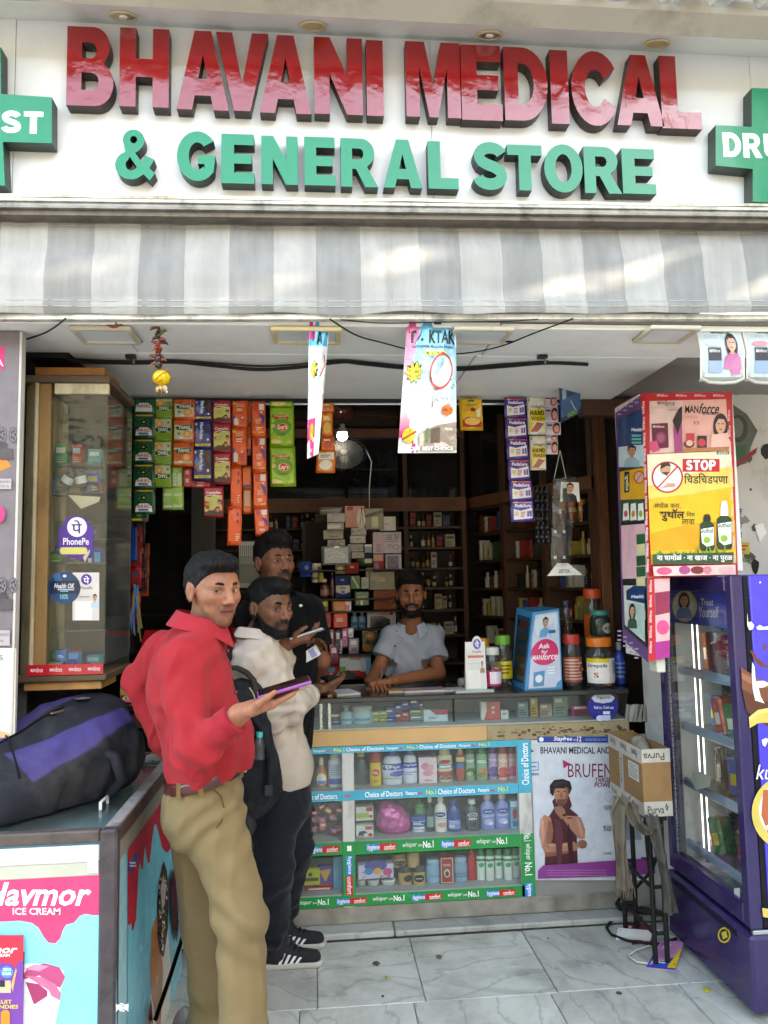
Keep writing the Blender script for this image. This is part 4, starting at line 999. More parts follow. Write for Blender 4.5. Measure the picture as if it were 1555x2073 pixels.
# door frame: four members and gasket
def dbox(y0,y1,z0,z1,c=PUR,x0=GX-.018,x1=GX+.03):q=MB();q.box((x0,y0,z0),(x1,y1,z1),c,'gloss',.005);return q
dr=mk('door',dbox(GY0+.004,GY0+.052,.295,GZ),fr)
mk('frame_member',dbox(GY1-.045,GY1-.002,.295,GZ),dr);mk('frame_member',dbox(GY0+.053,GY1-.046,GZ-.062,GZ-.001),dr);mk('frame_member',dbox(GY0+.053,GY1-.046,.296,.37),dr)
q=dbox(GY0+.006,GY1-.004,.30,GZ-.004,'#16141a',GX+.031,GX+.049);mk('gasket',MB().box((GX+.031,GY0+.006,.30),(GX+.049,GY0+.03,GZ-.004),'#121114','rubber').box((GX+.031,GY1-.03,.30),(GX+.049,GY1-.006,GZ-.004),'#121114','rubber'),dr)
m=MB();m.box((GX,GY0+.053,.371),(GX+.005,GY1-.046,GZ-.063),'#fff','glass');mk('glass_pane',m,dr)
m=MB();m.box((GX-.006,GY1-.066,.371),(GX-.001,GY1-.047,GZ-.063),'#b8bbbd','steel');mk('glass_edge',m,dr)
# header print seen behind the glass
m=MB();m.box((GX+.006,GY0+.054,GZ-.20),(GX+.009,GY1-.047,GZ-.064),'#2f2a8c','print');A=Art(m,pxX(GX+.006,-1))
A.ell(1386,1227,25,32,'#cdb45a',24);A.ell(1384,1226,21,28,'#d9cfc4',24);A.fig(1368,1200,34,52,'#c08a6a','#3a2018','#5b6f9a')
A.text('Treat',1419,1212,1444,1226,'#c9bcae',0,.1);A.text('Yourself',1415,1228,1455,1250,'#c9bcae',0,.1)
mk('header_print',m,fr)
m=MB();m.box((GX+.10,GY1-.11,.36),(GX+.115,GY1-.082,GZ-.21),'#fff','lit_strip');mk('light_strip',m,fr)
m=MB();m.box((GX+.09,GY1-.13,.345),(GX+.098,GY1-.115,GZ-.21),'#9fa3a8','matte')
mk('light_channel',m,fr)
q=MB()
for yy in(GY1-.025,):
 q.box((GX+.25,yy-.012,.36),(GX+.28,yy-.004,GZ-.21),'#8f9499','metal')
 for k in range(40):q.box((GX+.258,yy-.0135,.37+k*.024),(GX+.272,yy-.0122,.38+k*.024),'#3a3d42','matte')
mk('shelf_rail',q,fr)
FSH=(.40,.66,.90,1.14)
for z in FSH:
 m=MB();m.box((GX+.07,GY0+.03,z-.012),(2.2,GY1-.03,z),'#b9c2cc','clear_plastic')
 s_=mk('wire_shelf',m,fr)
 q=MB();q.box((GX+.05,GY0+.03,z-.02),(GX+.07,GY1-.03,z+.02),'#8f9cb4','plastic',.008);mk('price_rail',q,s_)
# plinth with vent
m=MB();m.box((GX-.035,GY0-.02,.02),(2.25,GY1,.285),PUR,'gloss',.012);A=Art(m,pxX(GX-.035,-1),'gloss')
A.ell(1466,1893,13,16,'#d6b928',18);A.ell(1466,1893,10,12.5,'#2e2350',18);A.poly([(1460,1888),(1470,1884),(1473,1897),(1464,1902)],'#d6b928')
for k in range(26):
 yy=GY1-.06-k*.02;A.mb.box((GX-.0365,yy-.006,.245),(GX-.0352,yy+.006,.268),'#0e0b16','matte')
mk('plinth',m,fr)
m=MB();m.box((GX-.02,GY0-.012,.286),(GX+.04,GY0+.003,.30),'#b9bcc0','metal',.002);mk('hinge',m,fr)
# ================================================================ RIGHT SIDE: pillar, wooden shelves, hanging display box, trays
mb=MB()
mb.box((1.56,3.40,0),(2.9,3.62,2.6),'#c9c7c1','plaster');pl=struct('pillar_wall',mb)
m=MB();rp=random.Random(21)
for k in range(34):
 x=rp.uniform(1.95,2.3);z=rp.uniform(1.4,2.55);r=rp.uniform(.006,.03)
 m.add([(x+r*rp.uniform(.5,1.3)*math.cos(a),3.3985-k*.00004,z+r*rp.uniform(.4,1.6)*math.sin(a))for a in[2*math.pi*i/9 for i in range(9)]],[tuple(range(9))],rp.choice(['#34322f','#57534c','#8b867c','#6d7684','#23211f']),'matte')
mk('peeled_patch',m,pl,kind='stuff')
# faded poster scraps on the pillar
m=MB();A=Art(m,pxY(3.397))
A.poly([(1478,815),(1512,838),(1534,872),(1520,905),(1512,938),(1486,945)],'#5a5f58');A.ell(1494,868,20,28,'#3d423c');A.ell(1492,866,13,20,'#6f746a');A.poly([(1480,905),(1512,900),(1508,930),(1480,938)],'#2f5a3a');A.poly([(1482,940),(1534,905),(1530,918),(1484,952)],'#8a2a30')
A.text('140ml',1496,1128,1520,1138,'#6b8f3a',1);A.rect(1495,1098,1518,1122,'#b5a23c');A.lines(1497,1102,1516,1116,2,'#a0262c')
for yy in(1030,1058,1078,1096):A.text('स',1492,yy,1503,yy+12,'#41508a',1)
A.poly([(1528,1064),(1545,1058),(1552,1080),(1538,1098)],'#dedcd6')
mk('torn_poster',m,pl)
mb=MB();mb.box((1.563,3.385,2.30),(1.60,3.3995,2.376),'#22201e','matte');mk('dark_strip',mb,pl)
# wooden side shelves running back along the right wall
SXa,SYa,SXb,SYb=1.50,3.99,1.03,5.10
su=thing('side_shelves','tall brown wooden shelf unit along the right wall of the shop','shelf',(1.2,4.2,.04))
def sx_at(y):return SXa+(SXb-SXa)*(y-SYa)/(SYb-SYa)
def along(x0,x1,y0,y1,z0,z1,col,mt='wood'):
 m=MB();A_=[(sx_at(y0)+x0,y0),(sx_at(y1)+x0,y1),(sx_at(y1)+x1,y1),(sx_at(y0)+x1,y0)]
 m.add([(x,y,z)for z in(z0,z1)for x,y in A_],[(3,2,1,0),(4,5,6,7),(0,1,5,4),(1,2,6,5),(2,3,7,6),(3,0,4,7)],col,mt);return m
mk('back_panel',along(.20,.22,4.0,SYb,1.05,2.6,'#3a2a20'),su)
for z in(2.03,1.86,1.68,1.50,1.32,1.14,.9):mk('shelf',along(0,.20,SYa+.03,SYb,z-.016,z,'#3f2a1d'),su)
mk('rail',along(-.02,0,SYa,SYb,2.03,2.10,'#6a432b'),su)
for y in(SYa+.0,4.36,4.72):mk('upright',along(-.012,.20,y,y+.03,1.05,2.6,'#4a2f20','wood_up'),su)
for ya,yb2 in((4.03,4.18),(4.19,4.34),(4.40,4.70),(4.76,5.08)):
 mk('door_pane',along(-.004,.0,ya,yb2,2.101,2.6,'#fff','dark_glass'),su)
m=MB();m.box((1.497,3.925,.05),(1.552,3.982,2.76),'#6b432a','wood_up',.004);mk('front_post',m,su)
m=MB();m.box((1.24,3.40,2.30),(1.56,3.46,2.375),'#4a2f20','wood');mk('top_board',m,su)
m=MB();m.box((1.553,3.96,.05),(1.748,3.978,2.76),'#2f2118','wood_up');mk('side_panel',m,su)
# hanging display box with posters
bx=thing('display_box','red taped hanging display box with yellow STOP poster on its front','display box',(1.45,3.05,1.25))
BX0,BX1,BY0,BY1,BZ0,BZ1=1.265,1.655,2.85,3.10,1.565,2.268
m=MB();m.box((BX0+.004,BY0+.006,BZ0),(BX1,BY1,BZ1-.004),'#d8d4cf','card',.003);m.box((BX0+.004,BY0+.006,1.24),(1.325,BY1,BZ0),'#d8d4cf','card',.003);mk('box_body',m,bx)
m=MB();A=Art(m,pxY(BY0+.004))
A.poly([(1296,796),(1482,793),(1494,1166),(1312,1168)],'#b9202a')
A.poly([(1315,812),(1470,808),(1477,912),(1316,918)],'#d9b7b0');A.poly([(1382,811),(1470,808),(1477,912),(1384,916)],'#e3a79d')
A.text('MAN',1331,812,1344,819,'#222',2);A.text('force',1345,811,1366,821,'#222',1,.3);A.text('SUPER THIN',1314,821,1372,828,'#c3a49f',1);A.text('CONDOM',1353,828,1369,831,'#444',1)
A.text('MAN',1387,821,1414,836,'#1d1718',2);A.text('force',1415,816,1456,838,'#1d1718',1,.35);A.text('CONDOMS',1422,834,1449,840,'#3b2a2c',1);A.text('LITCHI',1386,842,1412,846,'#c98f8a',0)
A.rect(1405,853,1415,859,'#c0485a');A.rect(1407,855,1413,857,'#e9c9c2')
A.poly([(1319,858),(1352,856),(1354,906),(1321,910)],'#6a1d3a');A.text('MANforce',1322,861,1345,866,'#e9d9dc',1);A.ell(1338,886,11,12,'#8d3a5a');A.ell(1338,886,7,8,'#a4577a');A.poly([(1314,894),(1330,892),(1336,912),(1322,916),(1314,908)],'#cf4a72')
A.poly([(1363,866),(1372,840),(1380,826),(1382,914),(1366,916)],'#a8447e');A.poly([(1362,852),(1374,828),(1381,822),(1381,850),(1372,880)],'#2a1a1c')
A.fig(1437,838,44,76,'#d9a58c','#251718','#e9b7ae');A.poly([(1440,880),(1474,876),(1477,912),(1440,913)],'#efb9b0')
A.rect(1389,877,1406,893,'#c9364a');A.rect(1412,882,1431,907,'#2b1a22');A.ell(1421,896,8,8,'#c9364a');A.ell(1395,899,11,8,'#6b2a2a');A.ell(1396,897,7,6,'#e3b7a6');A.poly([(1384,908),(1477,904),(1477,912),(1384,916)],'#b5764a')
# STOP poster
A.poly([(1310,920),(1480,913),(1491,1140),(1318,1143)],'#e6b327');A.poly([(1310,920),(1480,913),(1482,945),(1400,960),(1312,985)],'#e9dcc0');A.poly([(1312,984),(1400,959),(1483,944),(1485,985),(1400,1000),(1313,1010)],'#e8c865');A.poly([(1315,1080),(1400,1060),(1488,1052),(1490,1110),(1317,1115)],'#d99a1d')
A.rect(1451,914,1476,920,'#1d3a2a');A.text('बोरोलीन',1453,914,1474,920,'#e9e6d0',1)
A.rect(1382,929,1457,955,'#c4202b');A.text('STOP',1389,931,1449,952,'#fff',9)
A.text('िचडिचडपणा',1385,958,1474,979,'#1c1a14',1)
A.ell(1351,966,32,32,'#c4202b',30);A.ell(1351,966,28.5,28.5,'#e6e2dd',30)
A.poly([(1328,979),(1338,960),(1350,957),(1366,962),(1373,980),(1366,990),(1340,992)],'#f4f2ee');A.ell(1347,950,11,12,'#c99478');A.poly([(1337,950),(1338,938),(1354,936),(1359,944),(1350,943)],'#2b211c');A.poly([(1340,956),(1356,955),(1350,964)],'#4a382e');A.poly([(1338,988),(1352,978),(1368,978),(1366,986)],'#c99478')
A.line([(1330,989),(1373,943)],3,'#c4202b')
A.text('अंघोळ करा,',1323,1016,1378,1030,'#1c1a14',0);A.text('सुथॉल',1335,1030,1386,1055,'#1c1a14',2);A.text('िनम',1390,1035,1407,1046,'#1c1a14',0);A.text('लावा',1380,1051,1407,1062,'#1c1a14',0)
# two bottles and grass
for cx,ty,by,wdt,cap,ch in((1431,1057,1115,32,'#1e1e20',16),(1466,1046,1112,34,'#eceff2',32)):
 A.poly([(cx-wdt*.42,ty+4),(cx-wdt*.2,ty-2),(cx+wdt*.2,ty-2),(cx+wdt*.45,ty+4),(cx+wdt*.5,by-6),(cx+wdt*.4,by),(cx-wdt*.35,by),(cx-wdt*.45,by-8)],'#1d3a24')
 A.poly([(cx-wdt*.38,ty+14),(cx+wdt*.44,ty+10),(cx+wdt*.44,by-12),(cx,by-8),(cx-wdt*.3,by-16)],'#e9eee4');A.text('Suthol',cx-wdt*.36,ty+12,cx+wdt*.38,ty+22,'#1d4a2c',2);A.ell(cx,by-22,wdt*.22,7,'#8ab03a',12)
 A.poly([(cx-7,ty-2),(cx-7,ty-ch*.6),(cx-4,ty-ch),(cx+5,ty-ch),(cx+8,ty-ch*.6),(cx+8,ty-2)],cap)
rg=random.Random(4)
for k in range(40):
 x=rg.uniform(1320,1486);h=rg.uniform(5,20)if x>1400 else rg.uniform(3,9);A.poly([(x-3,1124),(x+rg.uniform(-8,8),1122-h),(x+3,1124)],rg.choice(['#4f8a2e','#6fa23a','#3c7430']))
A.poly([(1321,1122),(1486,1118),(1487,1139),(1322,1143)],'#2c4a34');A.text('ना घामोळं · ना खाज · ना पुरळ',1330,1121,1483,1138,'#f4f2ea',1)
A.poly([(1322,1147),(1489,1143),(1490,1163),(1324,1166)],'#e5bdb8');A.ell(1345,1156,16,8,'#c9577a',12);A.ell(1386,1154,12,9,'#a8447e',10);A.ell(1412,1154,14,8,'#7c2a35',12);A.ell(1432,1154,9,8,'#d07a88',12);A.ell(1470,1154,16,8,'#e7a9a4',12)
for k in range(4):A.text('MANforce',1330+k*38,798,1352+k*38,803,'#ecc9ca',1,.2)
for k in range(11):A.text('MANforce',1299+k*.9,812+k*32,1305+k*.9,838+k*32,'#ecc9ca',1,0,-90)
for k in range(10):A.text('MANforce',1473+k*1.2,830+k*32,1478+k*1.2,852+k*32,'#ecc9ca',1,0,-90)
mk('front_poster',m,bx)
m=MB();A=Art(m,pxY(BY0+.004))
A.poly([(1311,1169),(1356,1168),(1356,1330),(1313,1340)],'#b9202a');A.poly([(1325,1172),(1356,1171),(1356,1300),(1328,1300)],'#d9a9a9');A.poly([(1326,1200),(1356,1196),(1356,1240),(1327,1246)],'#8d2848');A.ell(1342,1270,13,15,'#d84a80');A.poly([(1326,1300),(1356,1296),(1356,1330),(1328,1336)],'#a8277e')
for k in range(5):A.text('MANforce',1314,1174+k*31,1320,1198+k*31,'#ecc9ca',1,0,-90)
mk('lower_poster',m,bx)
# left face of the box: posters behind a purple border
m=MB();A=Art(m,pxX(BX0+.002,-1))
A.poly([(1246,836),(1297,800),(1313,1342),(1261,1296)],'#5f3f73')
for k in range(24):
 x=1250+(k%4)*11.5;yy=(828-(k%4)*8+(k//8)*9)if k<12 else(1276+(k%4)*12+((k-12)//4)*9)
 A.rect(x,yy,x+8,yy+3.2,'#b9a3c4')
A.poly([(1251,850),(1300,828),(1311,1312),(1264,1272)],'#1f2622')
A.poly([(1251,850),(1300,830),(1303,942),(1253,944)],'#143a6b');A.text('Health',1278,866,1300,873,'#e6ecf4',2,.2)
for k in range(4):A.rect(1279,880+k*7,1298,884+k*7,'#5fb3a6' if k<3 else '#e6ecf4')
A.poly([(1252,905),(1303,900),(1304,944),(1253,946)],'#b7c6cf');A.fig(1262,900,34,46,'#b98a6c','#1a1616','#8fa9b5',False)
A.poly([(1255,955),(1304,946),(1306,1010),(1256,1012)],'#d39a22');A.poly([(1264,955),(1274,954),(1274,996),(1264,998)],'#16241c');A.text('सुथॉल',1265,960,1273,994,'#e9e6d0',2,0,90);A.ell(1294,966,11,13,'#c4202b');A.ell(1294,966,9,11,'#c9a58f');A.line([(1288,975),(1300,957)],1.5,'#c4202b')
A.poly([(1256,1012),(1306,1010),(1307,1054),(1257,1058)],'#2d4a33')
for k in range(3):A.poly([(1262+k*15,1020),(1272+k*15,1018),(1274+k*15,1052),(1261+k*15,1054)],'#e4e2d8');A.ell(1267+k*15,1040,4,7,['#c94a5a','#d98a3a','#8ab03a'][k],10)
A.poly([(1257,1064),(1305,1060),(1309,1170),(1260,1172)],'#d9a9b3')
for k in range(9):A.poly([(1288,1082+k*22),(1306,1080+k*22),(1307,1100+k*22),(1289,1102+k*22)],['#1f5a33','#c9c38f','#1b4d2b'][k%3])
A.poly([(1262,1185),(1304,1186),(1306,1300),(1265,1265)],'#cfcac2');A.poly([(1268,1196),(1282,1186),(1306,1186),(1306,1222),(1268,1214)],'#17365e');A.text('Health',1278,1204,1303,1211,'#e6ecf4',2,.2);A.poly([(1270,1220),(1304,1224),(1306,1296),(1274,1272)],'#a9bfb6');A.fig(1270,1222,20,50,'#c08f78','#2a1a16','#2f4a3a')
mk('side_poster',m,bx)
m=MB();m.box((BX0+.01,BY0+.02,BZ1-.0035),(BX1-.01,BY1-.01,BZ1+.004),'#7c2a30','card');mk('top_flap',m,bx)
m=MB();m.box((1.30,2.88,1.185),(1.335,2.95,1.238),'#c9c4b8','plastic',.004);mk('wall_hook',m,bx)
# plastic display trays hanging under the awning at the right
for i,(px0,px1,lab)in enumerate(((1407,1494,'clear hanging display tray with red corner tab, the one left of its twin'),(1500,1588,'clear hanging display tray cut by the right edge of the photo'))):
 a=at(px0,656,Y=2.45);b=at(px1,656,Y=2.45);c=at(px0+12,770,Y=2.45);d=at(px1+12,770,Y=2.45)
 t=thing('display_tray',lab,'display tray',((a.x+b.x)/2,2.46,c.z),'display trays hanging at the right')
 W_=b.x-a.x
 m=MB()
 def sh(u,v,off=0):
  tl,tr2,bl,br=a,b,c,d;p=(tl*(1-u)+tr2*u)*(1-v)+(bl*(1-u)+br*u)*v
  return p+Vector((0,-.02*math.sin(v*math.pi)*1-off+.012*(v>.97),0))
 m.grid(lambda u,v:sh(u,1-v),8,12,'#c3c6c4','gloss');m.grid(lambda u,v:sh(1-u,1-v)+Vector((0,.004,0)),8,12,'#a9aaa6','gloss')
 mk('tray_sheet',m,t)
 q=MB();q.tube([sh(0,.97,.002),sh(.2,1.03,.01),sh(.5,1.05,.014),sh(.8,1.03,.01),sh(1,.97,.002)],.006,'#b7b4a8','plastic',6);q.tube([sh(0,.03),sh(0,.5),sh(0,.97)],.003,'#d5d3cc','plastic',5);q.tube([sh(1,.03),sh(1,.5),sh(1,.97)],.003,'#d5d3cc','plastic',5);mk('tray_rim',q,t)
 q=MB();A=Art(q,lambda x,y,dd:sh(x,y,dd+.001),'gloss',sub=4)
 A.rect(.07,.05,.93,.95,'#b9c6ca');A.rect(.05,.02,.19,.15,'#c4333a');A.text('1',.09,.04,.14,.13,'#fff',1);A.text('MAN',.3,.13,.45,.19,'#222',2);A.text('force',.46,.11,.72,.2,'#222',1,.3);A.text('SUPER THIN',.12,.22,.72,.29,'#9fadb0',0);A.text('CONDOM',.55,.29,.72,.32,'#555',0)
 A.ell(.86,.08,.06,.02,'#3a4f8a',8);A.rect(.16,.45,.46,.88,'#3a3f4a');A.text('MANforce',.19,.48,.43,.54,'#e5e5e5',1,.2);A.rect(.16,.68,.46,.88,'#8fa9c4');A.ell(.3,.38,.18,.05,'#d9848e' if i else '#a9c0c8')
 if i==0:A.fig(.5,.2,.42,.62,'#c99a86','#2c2024','#c478a4');A.poly([(.56,.6),(.84,.55),(.9,.9),(.7,.92)],'#c2709f')
 mk('printed_insert',q,t)
# ================================================================ GOODS
def bottle(name,label,cat,x,y,z,w,h,kind,body,cap,art=None,group=None,bm='gloss',sy=.62,capm='plastic',n=16):
# one bottle, jar, can or tube standing at (x, y, z): body, cap and printed label as parts
 t=thing(name,label,cat,(x,y,z),group);r=w/2
 P={'spray':[(.94,0),(1,.01),(1,.74),(.9,.78)],'lotion':[(.9,0),(1,.03),(1,.6),(.82,.72),(.36,.8),(.36,.84)],'talc':[(.9,0),(1,.03),(.98,.55),(.8,.74),(.6,.8)],'jar':[(.92,0),(1,.04),(1,.68),(.86,.78),(.82,.8)],'tub':[(.85,0),(.9,.02),(1,.7)],'pump':[(.92,0),(1,.03),(1,.62),(.5,.72),(.3,.76)],'oil':[(.9,0),(1,.03),(1,.62),(.7,.76),(.4,.82)],'drop':[(.8,0),(1,.12),(.95,.35),(.6,.62),(.34,.74)],'block':[(.96,0),(1,.02),(1,.66)],'tube':[(.62,.12),(.8,.2),(1,.9),(1,1)],'med':[(.92,0),(1,.03),(1,.58),(.45,.72),(.42,.76)],'big':[(.9,0),(1,.03),(.97,.1),(1,.17),(1,.62),(.95,.7),(.78,.8),(.76,.82)]}[kind]
 C={'spray':[(.72,.78),(.72,.97),(.62,1)],'lotion':[(.5,.84),(.5,.98),(.44,1)],'talc':[(.62,.8),(.6,.97),(.52,1)],'jar':[(.92,.8),(.92,.97),(.86,1)],'tub':[(1.05,.7),(1.05,.97),(.98,1)],'pump':[(.34,.76),(.34,.86),(.16,.87),(.16,.94),(.5,.95),(.5,1)],'oil':[(.5,.82),(.5,.98),(.44,1)],'drop':[(.4,.74),(.36,.98),(.3,1)],'block':[(1.02,.66),(1,.98),(.94,1)],'tube':[(.5,0),(.5,.12)],'med':[(.5,.76),(.5,.98),(.45,1)],'big':[(.86,.82),(.88,.84),(.88,.97),(.82,1)]}[kind]
 m=MB();m.lathe([(a*r,b*h)for a,b in P],(x,y,z),body,bm,n,sy=sy);mk('bottle' if kind not in('tub','jar','big')else 'jar_body',m,t)
 m=MB();m.lathe([(a*r,b*h)for a,b in C],(x,y,z),cap,capm,n,sy=sy);mk('cap',m,t)
 if art:
  z0,z1={'tube':(.25,.88),'drop':(.08,.5),'tub':(.08,.66),'block':(.06,.6)}.get(kind,(.08,.6 if kind in('lotion','talc','pump','oil','med','big')else.7))
  m=MB()
  def fn(u,v,d,a0=-78,a1=78):
   a=math.radians(a0+(a1-a0)*u);zz=z0+(z1-z0)*(1-v)
   rr=np.interp(zz,[b for _,b in P],[a_ for a_,_ in P])*r+d*1.5+.0006
   return Vector((x+rr*math.sin(a),y-rr*sy*math.cos(a)-d,z+zz*h))
  A=Art(m,fn,'gloss',sub=6)
  for c in art:getattr(A,c[0])(*c[1:])
  mk('label',m,t)
 return t
def carton(name,label,cat,x0,x1,y,z,h,d,col,art=None,group=None,rot=0,m_='card'):
 m=MB();m.box((x0,y,z),(x1,y+d,z+h),col,m_,.0012)
 A=Art(m,front(x0,z,x1-x0,h,y),'gloss')
 for c in art or():getattr(A,c[0])(*c[1:])
 o=solo(name,m,label,cat,group)
 if rot:o.rotation_euler[2]=rot
 return o
def frustum(m,fn,ins,hgt,col,mt):
# puffed front of a sachet: fn(u, v, d); rim at d=0, plateau at d=hgt
 R=[(0,0),(1,0),(1,1),(0,1)];I=[(ins,ins),(1-ins,ins),(1-ins,1-ins),(ins,1-ins)];K=[(ins*.45,ins*.45),(1-ins*.45,ins*.45),(1-ins*.45,1-ins*.45),(ins*.45,1-ins*.45)]
 vs=[fn(x,y,0)for x,y in R]+[fn(x,y,hgt*.62)for x,y in K]+[fn(x,y,hgt)for x,y in I]
 fs=[]
 m.grid(lambda a,b:fn(ins+(1-2*ins)*a,1-ins-(1-2*ins)*b,hgt),3,4,col,mt,True)
 for k in(0,4):
  for i in range(4):
   j=(i+1)%4;fs.append((k+j,k+i,k+4+i,k+4+j))
 m.add(vs,fs,col,mt,True)
def sachet(name,parent,tl,W,Hh,col,art,U=None,V=None,puff=.008,ins=.1,mt='foil',label=None,back='#c9c9c4',crimp=True,tilt=None):
# tl = top left corner (world), W x Hh metres, hanging down
 U=Vector(U or(1,0,0)).normalized();V=Vector(V or(0,0,-1)).normalized();N_=(-V).cross(U).normalized()*-1
 N_=U.cross(-V).normalized();tl=Vector(tl);m=MB();rs=random.Random(int(abs(tl.x*7919+tl.z*104729)))
 bow=rs.uniform(0,.005);tw=rs.uniform(-.06,.06)
 fn=lambda x,y,d:tl+U*(x*W)+V*(y*Hh)+N_*(d+bow*math.sin(y*math.pi)+tw*(x-.5)*W*(y-.2))
 frustum(m,fn,ins,puff,col,mt);frustum(m,lambda x,y,d:fn(1-x,y,-d),ins,puff,back,mt)
 A=Art(m,lambda x,y,d:fn(min(1-ins,max(ins,x)),min(1-ins,max(ins,y)),puff+d),'gloss')
 for c in art:getattr(A,c[0])(*c[1:])
 o=mk(name,m,parent)
 if label:o['label']=label
 return o
def c5(cx,cy):return 560+cx*.3344,1380+cy*.3344
rb=random.Random(77)
def shelf_item(kind,cx0,cy0,cx1,cy1,zs_,Y=3.68,**k):
 a=at(*c5(cx0,cy1),Y=Y);b=at(*c5(cx1,cy0),Y=Y)
 return a.x,b.x,zs_,b.z-zs_
S1,S2,S3=.6095,.3855,.1555
TXT=lambda s,y0,y1,c='#ffffff',x0=.15,x1=.85:('text',s,x0,y0,x1,y1,c,1)
def stripes(*cs):
 n=len(cs);return[('rect',0,i/n,1,(i+1)/n,c)for i,c in enumerate(cs)if c]
